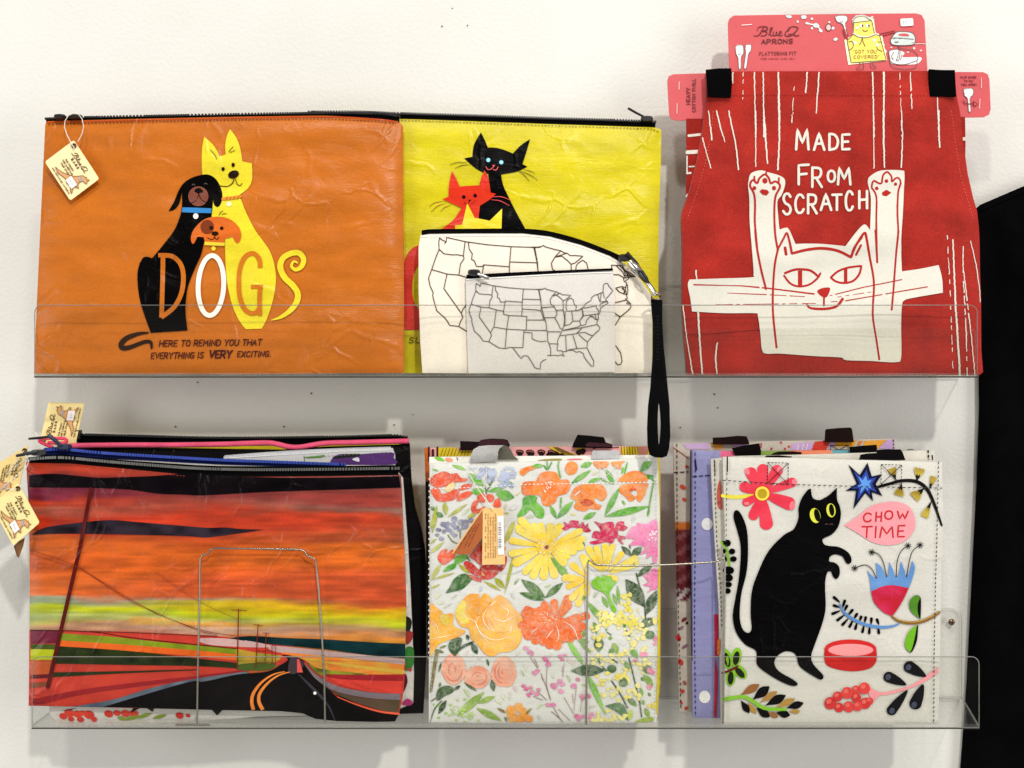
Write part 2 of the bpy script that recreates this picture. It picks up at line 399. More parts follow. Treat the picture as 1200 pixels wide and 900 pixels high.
# ------------------------------------------------------------------ object builders
def tag(o, label=None, cat=None, group=None, kind=None):
    if label: o['label'] = label
    if cat: o['category'] = cat
    if group: o['group'] = group
    if kind: o['kind'] = kind
    return o
def mesh_obj(name, V, Fc, mats, parent=None, cols=None, smooth=False, org=(0, 0, 0), sharp=None, midx=None):
    me = bpy.data.meshes.new(name)
    ox, oy, oz = org
    me.from_pydata([(v[0]-ox, v[1]-oy, v[2]-oz) for v in V], [], Fc)
    for m in (mats if isinstance(mats, (list, tuple)) else [mats]): me.materials.append(m)
    if cols is not None:
        at_ = me.color_attributes.new('Col', 'FLOAT_COLOR', 'POINT')
        arr = np.ones((len(V), 4), np.float32); arr[:, :3] = np.array(cols, np.float32)
        at_.data.foreach_set('color', arr.ravel())
    if midx is not None: me.polygons.foreach_set('material_index', midx)
    if smooth:
        me.polygons.foreach_set('use_smooth', [True] * len(me.polygons))
        if sharp: me.set_sharp_from_angle(angle=math.radians(sharp))
    me.update()
    o = bpy.data.objects.new(name, me); C.objects.link(o)
    if parent is not None: o.parent = parent
    else: o.location = org
    return o
def empty(name, loc):
    o = bpy.data.objects.new(name, None); C.objects.link(o); o.location = loc; o.empty_display_size = .02
    return o
def box_vf(p0, p1):
    x0, y0, z0 = p0; x1, y1, z1 = p1
    V = [(x0,y0,z0),(x1,y0,z0),(x1,y1,z0),(x0,y1,z0),(x0,y0,z1),(x1,y0,z1),(x1,y1,z1),(x0,y1,z1)]
    Fc = [(0,3,2,1),(4,5,6,7),(0,1,5,4),(1,2,6,5),(2,3,7,6),(3,0,4,7)]
    return V, Fc
def tube_vf(P, r, n=8, closed=False):
    P = [Vector(p) for p in P]; V, Fc = [], []
    m = len(P); up = None
    for i in range(m):
        if closed: t = P[(i+1) % m] - P[i-1]
        else: t = P[min(i+1, m-1)] - P[max(i-1, 0)]
        t.normalize()
        if up is None: up = t.orthogonal().normalized()
        up = (up - t * up.dot(t)).normalized(); s = t.cross(up)
        rr = r[i] if isinstance(r, (list, tuple)) else r
        for k in range(n):
            a = 2*math.pi*k/n
            V.append(tuple(P[i] + (up*math.cos(a) + s*math.sin(a)) * rr))
    for i in range(m if closed else m-1):
        j = (i+1) % m
        for k in range(n):
            Fc.append((i*n+k, i*n+(k+1) % n, j*n+(k+1) % n, j*n+k))
    if not closed:
        Fc.append(tuple(range(n))[::-1]); Fc.append(tuple(range((m-1)*n, m*n)))
    return V, Fc

class Sheet:
    """a soft or stiff flat thing: its outline in picture units, its own depth, wrinkles and thickness; prints follow its surface"""
    def __init__(s, name, outline, d_bot, d_top, mat, seed=1, puff=.003, puff_r=14, wr=.0012, wl=(90, 45), fine=.0003, thick=.003, label=None, cat=None, group=None, extra=None, smooth_outline=False, parent=None, root=None):
        s.name = name; s.mat = mat
        s.outline = catmull(outline, True, 4) if smooth_outline else [p[:2] for p in outline]
        us = [p[0] for p in s.outline]; vv = [p[1] for p in s.outline]
        s.vt, s.vb = min(vv), max(vv); s.ul, s.ur = min(us), max(us)
        s.db, s.dt = d_bot, d_top; s.n1, s.n2 = Noise(seed), Noise(seed + 50)
        s.puff, s.pr, s.wr, s.wl, s.fine, s.thick, s.extra = puff, puff_r, wr, wl, fine, thick, extra
        s.parts = {}; s.lift = {}; s.count = 0
        if root is not None: s.root = root
        else:
            uc = (s.ul + s.ur) / 2
            s.root = empty(name, at(uc, s.vb, d_bot - thick/2)); tag(s.root, label, cat, group)
        s.org = tuple(s.root.location)
    def depth(s, uv):
        uv = np.asarray(uv, float)
        t = (s.vb - uv[:, 1]) / max(1, s.vb - s.vt)
        d = s.db + (s.dt - s.db) * t
        dist = dist_outline(uv, s.outline)
        d = d + s.puff * (1 - np.exp(-dist / s.pr))
        fade = 1 - np.exp(-dist / 20.0)
        u, v = uv[:, 0], uv[:, 1]
        if s.wr:
            w = s.n1(u / s.wl[0] + 3.1, v / s.wl[1] + 7.7 + u * .004)
            d = d + s.wr * fade * (w - .35 * np.abs(s.n2(u / s.wl[0] * 1.7, v / s.wl[1] * 1.6 - u * .006)))
        if s.fine:
            d = d + s.fine * fade * s.n2(u / 16.0, v / 11.0)
        if s.extra is not None: d = d + s.extra(u, v)
        return d
    def P(s, uv, lift=0.0):
        uv = np.asarray(uv, float).reshape(-1, 2)
        return at_np(uv, s.depth(uv) + lift)
    def body(s, part, col, g=5.0, mat=None, flat=False):
        uv, tr = tri_fill(s.outline, g=g, rs=g)
        uv = np.array(uv); f = s.P(uv)
        tt = (s.vb - uv[:, 1]) / max(1, s.vb - s.vt)
        dback = s.db + (s.dt - s.db) * tt - s.thick
        if s.extra is not None: dback = dback + s.extra(uv[:, 0], uv[:, 1])
        # same silhouette at the back in world space
        bk = f.copy(); bk[:, 1] = -dback
        n = len(uv); V = np.concatenate([f, bk])
        Fc = list(tr) + [tuple(i + n for i in t[::-1]) for t in tr]
        cnt = {}
        for t in tr:
            for a, b in zip(t, t[1:] + t[:1]): cnt[(a, b)] = 1
        for (a, b) in cnt:
            if (b, a) not in cnt: Fc.append((b, a, a + n, b + n))
        if callable(col):
            c = np.array(col(uv[:, 0], uv[:, 1])); c = np.concatenate([c, c])
        else: c = np.tile(np.array(lin(col)), (2*n, 1))
        return mesh_obj(part, V.tolist(), Fc, mat or s.mat, s.root, c, True, s.org, 50)
    def _acc(s, part):
        return s.parts.setdefault(part, [])
    def nextlift(s, layer):
        s.count += 1
        return .00035 + layer * .00028 + (s.count % 40) * .000006
    def _add(s, part, V, Fc, cols, layer):
        if not V: return
        s._acc(part).append((s.P(V, s.nextlift(layer)).tolist(), list(Fc), list(cols)))
    def shape(s, part, pts, col, layer=1, smooth=True, holes=(), g=5.0, col2=None, jitter=0):
        p = catmull(pts, True) if smooth else pts
        try: V, T = tri_fill(p, holes, g)
        except Exception: return
        if col2 is not None:       # printed wash from one ink to another, across the shape
            a, b = np.array(lin(col)), np.array(lin(col2)); ys = np.array([q[1] for q in V]); xs = np.array([q[0] for q in V])
            t = s.n2(xs / 14.0, ys / 9.0) * .5 + .5
            cols = [tuple(a + (b - a) * k) for k in t]
        else: cols = [lin(col)] * len(V)
        s._add(part, V, T, cols, layer)
    def stroke(s, part, pts, w, col, layer=2, smooth=True, cap=True):
        p = catmull(pts, False, 2.0) if smooth and len(pts) > 2 else resample(pts, False, 4)
        V, T = strip_poly(p, w, cap)
        s._add(part, V, T, [lin(col)] * len(V), layer)
    def dashes(s, part, pts, w, col, on=3.2, off=2.2, layer=3):
        p = resample([q[:2] for q in pts], False, .7); acc = 0; seg = []
        for i, q in enumerate(p):
            if i: acc += math.hypot(q[0]-p[i-1][0], q[1]-p[i-1][1])
            if acc % (on + off) < on: seg.append(q)
            else:
                if len(seg) > 1: s.stroke(part, [seg[0], seg[-1]], w, col, layer, False, False)
                seg = []
        if len(seg) > 1: s.stroke(part, [seg[0], seg[-1]], w, col, layer, False, False)
    def rough_line(s, part, pts, w, col, layer=2, keep=.75, step=2.2):
        """dry-brush line: broken, uneven"""
        p = resample([q[:2] for q in pts], False, step); run = []
        for q in p:
            q = (q[0] + rng.uniform(-.35, .35), q[1])
            if rng.random() < keep ** .4: run.append(q)
            else:
                if len(run) > 1: s.stroke(part, run, [w*rng.uniform(.5, 1.1) for _ in range(3)], col, layer, False)
                run = []
        if len(run) > 1: s.stroke(part, run, [w*rng.uniform(.6, 1.1) for _ in range(3)], col, layer, False)
    def glyph(s, part, ch, x0, y0, x1, y1, w, col, layer=3, slant=0.0):
        for st in GL.get(ch, []):
            pts = [(x0 + (x1-x0)*a + slant*(y1-y0)*(1-b), y0 + (y1-y0)*b) for a, b in st]
            s.stroke(part, pts, w, col, layer, ch in CURVY and len(st) > 3)
    def text(s, part, txt, x0, y0, x1, y1, w, col, layer=3, slant=0.0, gap=.35, rise=0.0, M=None):
        adv = [WID.get(c, 1.0) + gap if c != ' ' else .75 for c in txt]
        tot = sum(adv) - gap; k = (x1 - x0) / tot; x = x0
        for c, a in zip(txt, adv):
            gw = (a - gap) * k
            dy = rise * (x - x0) / max(1e-6, (x1 - x0))
            if c != ' ':
                if M is None: s.glyph(part, c, x, y0 + dy, x + gw, y1 + dy, w, col, layer, slant)
                else:
                    for st in GL.get(c, []):
                        pts = [M(x + gw*aa + slant*(y1-y0)*(1-bb), y0 + (y1-y0)*bb) for aa, bb in st]
                        s.stroke(part, pts, w, col, layer, c in CURVY and len(st) > 3)
            x += a * k
    def bead(s, part, pts, r, col, layer=1, n=6, smooth=True):
        """round cord or welt lying on the surface"""
        p = np.array(catmull(pts, False, 3) if smooth else resample(pts, False, 3))
        V, Fc = tube_vf(s.P(p, r * .6 + layer * .0002).tolist(), r, n)
        s._acc(part).append((V, Fc, [lin(col)]*len(V)))
    def done(s, mats=None):
        """each cluster of touching or neighbouring pieces of one print becomes one part"""
        for k, pcs in s.parts.items():
            if k in ('stitching', 'zipper_teeth'): groups = [pcs]
            else:
                A = [np.array(p[0])[:, (0, 2)] for p in pcs]
                lo = np.array([a.min(0) for a in A]); hi = np.array([a.max(0) for a in A]); sz = (hi - lo).max(1)
                par = list(range(len(pcs)))
                def find(x):
                    while par[x] != x: par[x] = par[par[x]]; x = par[x]
                    return x
                for x in range(len(pcs)):
                    g_ = np.maximum(0, np.maximum(lo[x] - hi, lo - hi[x]))
                    for y in np.nonzero(np.hypot(g_[:, 0], g_[:, 1]) < .44 * np.maximum(sz, sz[x]))[0]:
                        par[find(int(y))] = find(x)
                gd = {}
                for x in range(len(pcs)): gd.setdefault(find(x), []).append(pcs[x])
                groups = list(gd.values())
            for g in groups:
                V, Fc, cols = [], [], []
                for (v, f, c) in g:
                    o = len(V); V += v; Fc += [tuple(i + o for i in t) for t in f]; cols += c
                ob = mesh_obj(k, V, Fc, (mats or {}).get(k, s.mat), s.root, cols, True, s.org, 50)
                if k in ('stitching', 'zipper_teeth'): ob['kind'] = 'stuff'
        return s.root

def slab(name, outline, d, thick, mat, col, parent, org, smooth_outline=False, holes=(), curve=None, bevel=.0006):
    """solid flat piece with rounded rim: outline (u,v), front depth d"""
    o = catmull(outline, True, 3) if smooth_outline else [p[:2] for p in outline]
    uv, tr = tri_fill(o, holes, 6, 4)
    uv = np.array(uv); dd = np.full(len(uv), float(d))
    if curve is not None: dd = dd + curve(uv[:, 0], uv[:, 1])
    dist = dist_outline(uv, o)
    for h in holes: dist = np.minimum(dist, dist_outline(uv, h))
    dd = dd - bevel * np.exp(-dist / 1.0)
    f = at_np(uv, dd); b = f.copy(); b[:, 1] = b[:, 1] + thick - bevel
    n = len(uv); Fc = list(tr) + [tuple(i+n for i in t[::-1]) for t in tr]
    es = {(a, c) for t in tr for a, c in zip(t, t[1:] + t[:1])}
    for (a, c) in es:
        if (c, a) not in es: Fc.append((c, a, a+n, c+n))
    V = np.concatenate([f, b]).tolist()
    return mesh_obj(name, V, Fc, mat, parent, [lin(col)] * len(V), True, org, 40)

def zipper(sh, upper, lower, col, tcol, d_up, teeth=2.3, spacing=3.1, tape_mat=None, tooth_on=.5, metal=False):
    """tape between two lines plus a row of teeth along it; d_up: depth of the top of the tape"""
    U = catmull(upper, False, 6); n = len(U)
    L = [np.interp(p[0], [q[0] for q in lower], [q[1] for q in lower]) + 1.5 for p in U]
    V, Fc = [], []
    low = np.array([(p[0], l) for p, l in zip(U, L)])
    dl = sh.depth(low)
    rows = 4
    for i in range(n):
        for j in range(rows):
            t = j / (rows - 1)
            v = U[i][1] * (1-t) + low[i][1] * t
            d = d_up * (1-t) + (dl[i] + .0006) * t - .0012 * math.sin(math.pi * t)
            V.append(tuple(at(U[i][0], v, d)))
        V.append(tuple(at(U[i][0], U[i][1], d_up - .0035)))
        V.append(tuple(at(U[i][0], low[i][1], d_up - .0035)))
    R = rows + 2
    for i in range(n - 1):
        for j in range(rows - 1):
            Fc.append((i*R+j, i*R+j+1, (i+1)*R+j+1, (i+1)*R+j))
        Fc.append((i*R, (i+1)*R, (i+1)*R+rows, i*R+rows)); Fc.append((i*R+rows, (i+1)*R+rows, (i+1)*R+rows+1, i*R+rows+1))
        Fc.append((i*R+rows-1, i*R+rows+1, (i+1)*R+rows+1, (i+1)*R+rows-1))
    mesh_obj('zipper_tape', V, Fc, tape_mat or WEB(), sh.root, [lin(col)] * len(V), True, sh.org, 45)
    p = resample(U, False, spacing); V, Fc = [], []
    if teeth:
        for i, q in enumerate(p):
            lo = np.interp(q[0], [a[0] for a in low], [a[1] for a in low])
            v = q[1] + (lo - q[1]) * tooth_on
            c = at(q[0], v, d_up + .0004)
            h = teeth * .0008 / 2; w = spacing * .0008 * .25
            bv, bf = box_vf((c.x - w, c.y - .0016, c.z - h), (c.x + w, c.y + .001, c.z + h))
            o = len(V); V += bv; Fc += [tuple(k + o for k in f) for f in bf]
        t = mesh_obj('zipper_teeth', V, Fc, plain('tooth_metal', tcol, .3, .9) if metal else plain('tooth_%d_%d_%d' % tcol, tcol, .35), sh.root, None, False, sh.org)
        t['kind'] = 'stuff'
def solid(name, V, Fc, mat, parent, org, col=None, smooth=False):
    return mesh_obj(name, V, Fc, mat, parent, None if col is None else [lin(col)] * len(V), smooth, org, 40)
def tubeobj(name, pts, r, mat, parent=None, org=(0, 0, 0), col=None, n=8, closed=False):
    V, Fc = tube_vf(pts, r, n, closed)
    return mesh_obj(name, V, Fc, mat, parent, None if col is None else [lin(col)] * len(V), True, org, 60)
# ------------------------------------------------------------------ the setting: wall
def wall_mat():
    m = bpy.data.materials.new('painted_plaster'); m.use_nodes = True; nt = m.node_tree; b = nt.nodes['Principled BSDF']
    tc = nd(nt, 'ShaderNodeTexCoord')
    n = nd(nt, 'ShaderNodeTexNoise'); n.inputs['Scale'].default_value = 260; n.inputs['Detail'].default_value = 5
    n2 = nd(nt, 'ShaderNodeTexNoise'); n2.inputs['Scale'].default_value = 5; n2.inputs['Detail'].default_value = 5
    for q in (n, n2): nt.links.new(tc.outputs['Object'], q.inputs['Vector'])
    cr = nd(nt, 'ShaderNodeValToRGB')
    cr.color_ramp.elements[0].position = .3; cr.color_ramp.elements[0].color = (.71, .70, .66, 1)
    cr.color_ramp.elements[1].position = .7; cr.color_ramp.elements[1].color = (.77, .765, .73, 1)
    nt.links.new(n2.outputs[0], cr.inputs[0]); nt.links.new(cr.outputs[0], b.inputs['Base Color'])
    b.inputs['Roughness'].default_value = .6; b.inputs['Specular IOR Level'].default_value = .3
    bp = nd(nt, 'ShaderNodeBump'); bp.inputs['Strength'].default_value = .42; bp.inputs['Distance'].default_value = .0015
    nt.links.new(n.outputs[0], bp.inputs['Height']); nt.links.new(bp.outputs[0], b.inputs['Normal'])
    return m
WALL = wall_mat()
V, Fc = box_vf((-2.2, 0, 0), (2.2, .1, 3.2))
wall = mesh_obj('wall', V, Fc, WALL, org=(0, 0, 0)); wall['kind'] = 'structure'
HOLE = plain('hole_dark', (60, 50, 42), .9)
def disc_vf(c, r, n=8, y=0.0):
    return [(c.x + r*math.cos(2*math.pi*k/n), y, c.z + r*math.sin(2*math.pi*k/n)) for k in range(n)], [tuple(range(n))[::-1]]
for (u, v, r) in ((365, 461, .0009), (206, 500, .0009), (333, 500, .0009), (232, 448, .0008), (484, 486, .0006), (462, 498, .0008), (837, 462, .0009), (841, 478, .0008), (797, 501, .0008), (518, 31, .0008), (548, 30, .0007), (530, 10, .0006)):
    a = at(u, v, 0); vv, ff = disc_vf(a, r, 8, -.0008)
    mesh_obj('nail_hole', vv, ff, HOLE, wall)

# ------------------------------------------------------------------ clear acrylic shelves
ACR = acrylic('clear_acrylic', .0025, .975); EDGE = acrylic('acrylic_edge', .38, .85, True); BASE = acrylic('clear_acrylic_base', .02, .97)
STEEL = plain('screw_brass', (150, 125, 95), .35, .9)
WIRE = plain('wire_steel', (158, 152, 140), .3, .9)
def plate(name, loop, thick_vec, parent, org, mat=None):
    """closed 3-D loop extruded by thick_vec; rim gets the brighter cut-edge material"""
    n = len(loop); A = [Vector(p) for p in loop]; B = [p + Vector(thick_vec) for p in A]
    V = [tuple(p) for p in A + B]; Fc = [tuple(range(n)), tuple(range(n, 2*n))[::-1]]; mi = [0, 0]
    for i in range(n):
        j = (i+1) % n; Fc.append((i, i+n, j+n, j)); mi.append(1)
    return mesh_obj(name, V, Fc, [mat or ACR, EDGE], parent, None, False, org, None, mi)
def rounded(u0, v0, u1, v1, r, corners='tl tr'):
    pts = []
    def arc(cx, cy, a0):
        return [(cx + r*math.cos(math.radians(a0 + 15*k)), cy + r*math.sin(math.radians(a0 + 15*k))) for k in range(7)]
    pts += arc(u0 + r, v0 + r, 180) if 'tl' in corners else [(u0, v0)]
    pts += arc(u1 - r, v0 + r, 270) if 'tr' in corners else [(u1, v0)]
    pts += [(u1, v1), (u0, v1)]
    return pts
def screw(u, v, d, root, org, r=.0034):
    c = at(u, v, d); V, Fc = [], []
    rings = [(r, 0), (r*.97, -.0008), (r*.7, -.0018), (r*.35, -.0022)]
    n = 16
    for rr, dy in rings:
        V += [(c.x + rr*math.cos(2*math.pi*k/n), c.y + dy, c.z + rr*math.sin(2*math.pi*k/n)) for k in range(n)]
    for i in range(len(rings)-1):
        for k in range(n): Fc.append((i*n+k, i*n+(k+1) % n, (i+1)*n+(k+1) % n, (i+1)*n+k))
    Fc.append(tuple(range((len(rings)-1)*n, len(rings)*n)))
    s = mesh_obj('screw', V, Fc, STEEL, root, None, True, org, 40)
    for w, h in ((.0024, .0006), (.0006, .0024)):
        V, Fc = box_vf((c.x - w, c.y - .00235, c.z - h), (c.x + w, c.y - .0021, c.z + h))
        q = mesh_obj('cross_slot', V, Fc, HOLE, None, None, False, (0, 0, 0)); q.parent = s
        q.location = (-org[0], -org[1], -org[2])
def shelf(label, v_front, v_lip, ul, ur, back_r, v_back_top, screws):
    dF = .111
    zf = at(600, v_front, dF).z
    root = empty('acrylic_shelf', (0, -.05, zf)); org = tuple(root.location)
    tag(root, label, 'shelf', 'clear acrylic shelves on the wall')
    xl, xr = at(ul, v_front, dF).x, at(ur, v_front, dF).x
    # base: level plate
    xbr = min(xr + .022, at(back_r, v_front, .004).x)
    plate('base', [(xl, -.108, zf), (xr, -.108, zf), (xbr, -.006, zf), (xl, -.006, zf)], (0, 0, .003), root, org, BASE)
    # front lip with rounded upper corners
    lp = rounded(ul, v_lip, ur, v_front, 9)
    fl_ = plate('front_lip', [at(a, b, dF) for a, b in lp], (0, .003, 0), root, org)
    rim = tubeobj('polished_edge', [tuple(Vector(at(a, b, dF)) + Vector((0, .0012, 0))) for a, b in lp], .0005, EDGE, None, (0, 0, 0), None, 6, True); rim.parent = fl_; rim.location = (-org[0], -org[1], -org[2])
    low = tubeobj('lower_edge_shade', [(xl, -.1105, zf - .0006), (xr, -.1105, zf - .0006)], .0007, plain('edge_shadow', (58, 55, 48), .4), None, (0, 0, 0), None, 6); low.parent = fl_; low.location = (-org[0], -org[1], -org[2])  # dark tube added to draw the shade line under the front edge
    zt = at(600, v_back_top, .006).z
    r = .010
    bp = [(xl, -.006, zf), (xbr, -.006, zf), (xbr, -.006, zt - r)] + \
         [(xbr - r + r*math.cos(math.radians(a)), -.006, zt - r + r*math.sin(math.radians(a))) for a in range(0, 91, 15)] + \
         [(xl + r + r*math.cos(math.radians(a)), -.006, zt - r + r*math.sin(math.radians(a))) for a in range(90, 181, 15)]
    bp_ = plate('back_plate', bp, (0, .003, 0), root, org)
    rim = tubeobj('polished_edge', [tuple(Vector(q) + Vector((0, .001, 0))) for q in bp[2:]], .0006, EDGE, None, (0, 0, 0), None, 6); rim.parent = bp_; rim.location = (-org[0], -org[1], -org[2])
    for (u, v) in screws: screw(u, v, .006, root, org)
    return root
shelf('clear acrylic shelf under the pouches and folded apron, painted shade line below', 441, 357.5, 40, 1146, 1133, 330, [(300, 380)])
shelf('clear acrylic shelf under the painted pouches and tote bags', 853, 770, 37, 1148, 1135, 713, [(1115, 729), (300, 740)])
# loose clear strip standing behind the upper lip, in front of the apron
ins = at(975, 438, .1065)
strip_loop = rounded(803, 385, 1144, 437.5, 8)
o = plate('clear_strip', [tuple(at(a, b, .1072)) for a, b in strip_loop], (0, .0022, 0), None, tuple(ins))
tag(o, 'clear acrylic strip standing in front of the red apron', 'strip')

# ------------------------------------------------------------------ wire holders on the lower shelf
def wire_holder(label, pts, foot):
    base = at(pts[0][0], pts[0][1], .104)
    root = empty('wire_holder', base); org = tuple(base)
    tag(root, label, 'wire holder', 'wire holders on the lower shelf')
    tubeobj('wire', [at(u, v, d) for u, v, d in pts], .00092, WIRE, root, org)
    if foot: tubeobj('foot_wire', [at(u, v, d) for u, v, d in foot], .0011, WIRE, root, org)
wire_holder('thin wire bracket bent around the front of the sunset road pouch',
   [(231, 849, .105), (232, 780, .106), (234, 700, .107), (235, 655, .107), (237.5, 650.5, .107), (244, 649, .107), (246.5, 644.5, .107), (251, 642.5, .107),
    (300, 643, .107), (352, 644, .107), (357, 646, .107), (360, 651.5, .107), (367, 654, .107), (370, 657, .107), (373.5, 690, .107), (377, 740, .107), (380, 790, .106), (381, 846, .105)],
   [(206, 849.5, .106), (225, 849.3, .1065), (246, 849.5, .106)])
wire_holder('thin wire bracket reaching from the floral tote to the cat tote',
   [(687, 849, .105), (687.5, 780, .106), (688, 700, .107), (688.5, 660, .107), (690, 656.8, .107), (692.5, 657, .107), (696, 661, .107), (701, 662, .107),
    (735, 663, .107), (770, 662.5, .107), (810, 660.5, .107), (838, 658.5, .107), (844, 656, .107), (848, 653.5, .1075), (849.5, 660, .1075), (849.2, 700, .107), (848.2, 770, .106), (847.5, 848, .105)], None)

# ------------------------------------------------------------------ black garment hanging at the right
BLK = cloth_mat('black_jersey', rough=.95, spec=.05, weave=(900, 900, 900), weave_s=.2, crease=8, crease_s=.2, var=.2, rough_var=.03)
gout = [(1147, 243), (1152, 238.5), (1165, 233), (1200, 218), (1240, 203), (1290, 196), (1340, 203), (1420, 240), (1440, 330), (1436, 600), (1440, 930), (1420, 1010), (1200, 1015), (1124, 1005), (1127, 920), (1131, 870), (1136, 800), (1139, 740), (1143, 660), (1148, 560), (1150.5, 480), (1150, 400), (1148, 320)]
g = Sheet('black_garment', gout, .010, .016, BLK, seed=31, puff=.03, puff_r=60, wr=.010, wl=(46, 190), thick=.008,
          label='plain black garment hanging beside the shelves', cat='garment')
g.body('cloth', (8, 8, 9), g=8)
g.bead('shoulder_seam', [(1150, 246), (1168, 238), (1200, 224), (1240, 209), (1290, 203)], .0012, (10, 10, 11))
g.done()
# ------------------------------------------------------------------ upper shelf
BLACK = (6, 5, 6)
def slider(root, org, u, v, d, w, h, col, metal=False):
    """zip slider: bridged lozenge body"""
    c = at(u, v, d); W, H = w*.0008/2, h*.0008/2
    V = []
    for (y, s) in ((-.001, 1), (-.0032, .72)):
        for k in range(12):
            a = 2*math.pi*k/12
            ca, sa = math.cos(a), math.sin(a)
            V.append((c.x + W*s*math.copysign(abs(ca)**.6, ca), c.y + y, c.z + H*s*math.copysign(abs(sa)**.6, sa)))
    Fc = [(k, (k+1) % 12, 12 + (k+1) % 12, 12 + k) for k in range(12)] + [tuple(range(12, 24))]
    b = [(p[0], p[1] + .004, p[2]) for p in V[:12]]
    V += b; Fc += [(24 + k, 24 + (k+1) % 12, (k+1) % 12, k) for k in range(12)] + [tuple(range(24, 36))[::-1]]
    return mesh_obj('zipper_slider', V, Fc, plain('slider_metal', (170, 170, 168), .25, 1) if metal else plain('slider_%d_%d_%d' % col, col, .35), root, None, True, org, 40)
# --- yellow cats pouch (behind)
yl = Sheet('zipper_pouch', [(364, 137), (420, 136.5), (470, 138), (560, 141.5), (640, 144.5), (720, 147), (765, 148.5), (775, 152), (774.5, 190), (772, 265), (771.5, 340), (771, 437), (600, 438), (366, 437), (364, 300)],
   .068, .048, TARP(), seed=3, puff=.004, puff_r=12, wr=.0016, wl=(110, 34), thick=.004,
   label='yellow laminated zipper pouch with black and red cats, behind the map pouches', cat='pouch', group='zipper pouches')
YEL = (206, 192, 20)
yl.body('panel', YEL, g=5)
yl.dashes('stitching', [(366, 139.5), (420, 139.3), (470, 140.7), (560, 144), (640, 147), (720, 149.5), (764, 151), (773, 154.5)], .9, (110, 80, 10), 3, 1)
zipper(yl, [(362, 131), (420, 131), (470, 132.8), (560, 135.5), (640, 138.3), (720, 140.6), (768, 142.5)], [(362, 136), (420, 136), (470, 137.5), (560, 140.5), (640, 143.5), (720, 146), (768, 147.6)], BLACK, (30, 28, 30), .047, 3.0, 4.2, tooth_on=.06)
slider(yl.root, yl.org, 758, 139.5, .051, 15, 8, (16, 16, 18))
tubeobj('zipper_pull', [at(754, 136.5, .053), at(746, 132.5, .055), at(736, 126.8, .056)], [.0011, .0012, .0013], plain('pull_black', (18, 18, 20), .35), yl.root, yl.org)
q = Z(500, 150, 7.2)
yl.shape('black_cat_print', q([(457,37,1),(490,100),(515,165,1),(570,165),(640,180),(728,215,1),(790,150),(872,93,1),(845,190),(808,305,1),(850,325,1),(760,368),(628,392,1),(645,480),(690,580),(750,700),(832,850,1),(840,880,1),(440,880,1),(440,600),(520,500),(520,385,1),(470,372),(400,330),(317,255,1),(385,243,1),(400,140)]), (4, 3, 4), 1)
for a in ([(195,310),(260,290),(340,293)], [(240,340),(300,315),(365,310)], [(770,362),(820,395),(868,450)], [(780,360),(860,390),(935,440)], [(820,352),(870,362),(912,382)]):
    yl.stroke('black_cat_print', q(a), [.4, .8, .4], (70, 50, 10), 2)
for cx, cy in ((520,270),(630,289)):
    x, y = q([(cx,cy)])[0]; yl.shape('black_cat_print', ell(x, y, 2.5), (140, 215, 240), 2, False); yl.shape('black_cat_print', ell(x, y, .9), (190, 240, 250), 3, False)
yl.shape('black_cat_print', q([(552,312),(580,312),(566,328)]), (230, 90, 95), 2, False)
yl.stroke('black_cat_print', q([(500,325),(515,350),(545,345),(564,326)]), .9, (230, 90, 95), 2); yl.stroke('black_cat_print', q([(562,350),(585,355),(602,330)]), .9, (230, 90, 95), 2)
RED = (212, 46, 20)
yl.shape('red_cat_print', q([(213,360,1),(250,430),(278,493,1),(360,487),(443,483,1),(460,420),(488,357,1),(520,420),(540,545,1),(585,555,1),(530,605),(450,655,1),(438,760),(438,880,1),(100,880,1),(130,850),(230,770),(295,672,1),(220,640),(133,600,1),(185,580,1),(190,470)]), RED, 3)
for cx, cy in ((313,582),(409,570)):
    x, y = q([(cx,cy)])[0]; yl.shape('red_cat_print', ell(x, y, 2.2), (15, 8, 8), 4, False)
yl.shape('red_cat_print', q([(350,605),(376,605),(363,620)]), (20, 8, 8), 4, False)
yl.stroke('red_cat_print', q([(315,625),(330,642),(352,632),(363,618)]), .8, (30, 8, 8), 4); yl.stroke('red_cat_print', q([(372,640),(395,635),(406,613)]), .8, (130, 15, 10), 4)
for a in ([(20,665),(70,630),(145,618)], [(38,708),(90,660),(160,635)], [(118,705),(150,670),(205,650)]): yl.stroke('red_cat_print', q(a), [.4,.8,.4], (140, 80, 10), 2)
for a in ([(550,582),(630,580),(715,612)], [(545,605),(620,615),(698,655)]): yl.stroke('red_cat_print', q(a), [.5,.9,.5], (225, 80, 80), 4)
yl.shape('yellow_cat_print', q([(342,635,1),(405,758,1),(532,782,1),(637,680,1),(630,880,1),(240,880,1),(240,822,1),(300,815,1)]), (232, 214, 40), 5)
q = Z(460, 240, 3.53)
yl.shape('red_cat_print', q([(112,165,1),(75,185),(50,230),(45,300),(44,420),(44,517,1),(130,517,1),(112,440),(88,400),(82,330),(95,270),(120,235,1)]), (205, 50, 38), 1)
yl.text('lettering', 'SL', *q([(66,549)])[0], *q([(112,571)])[0], .9, (60, 45, 10), 2, .15)
yl.done()

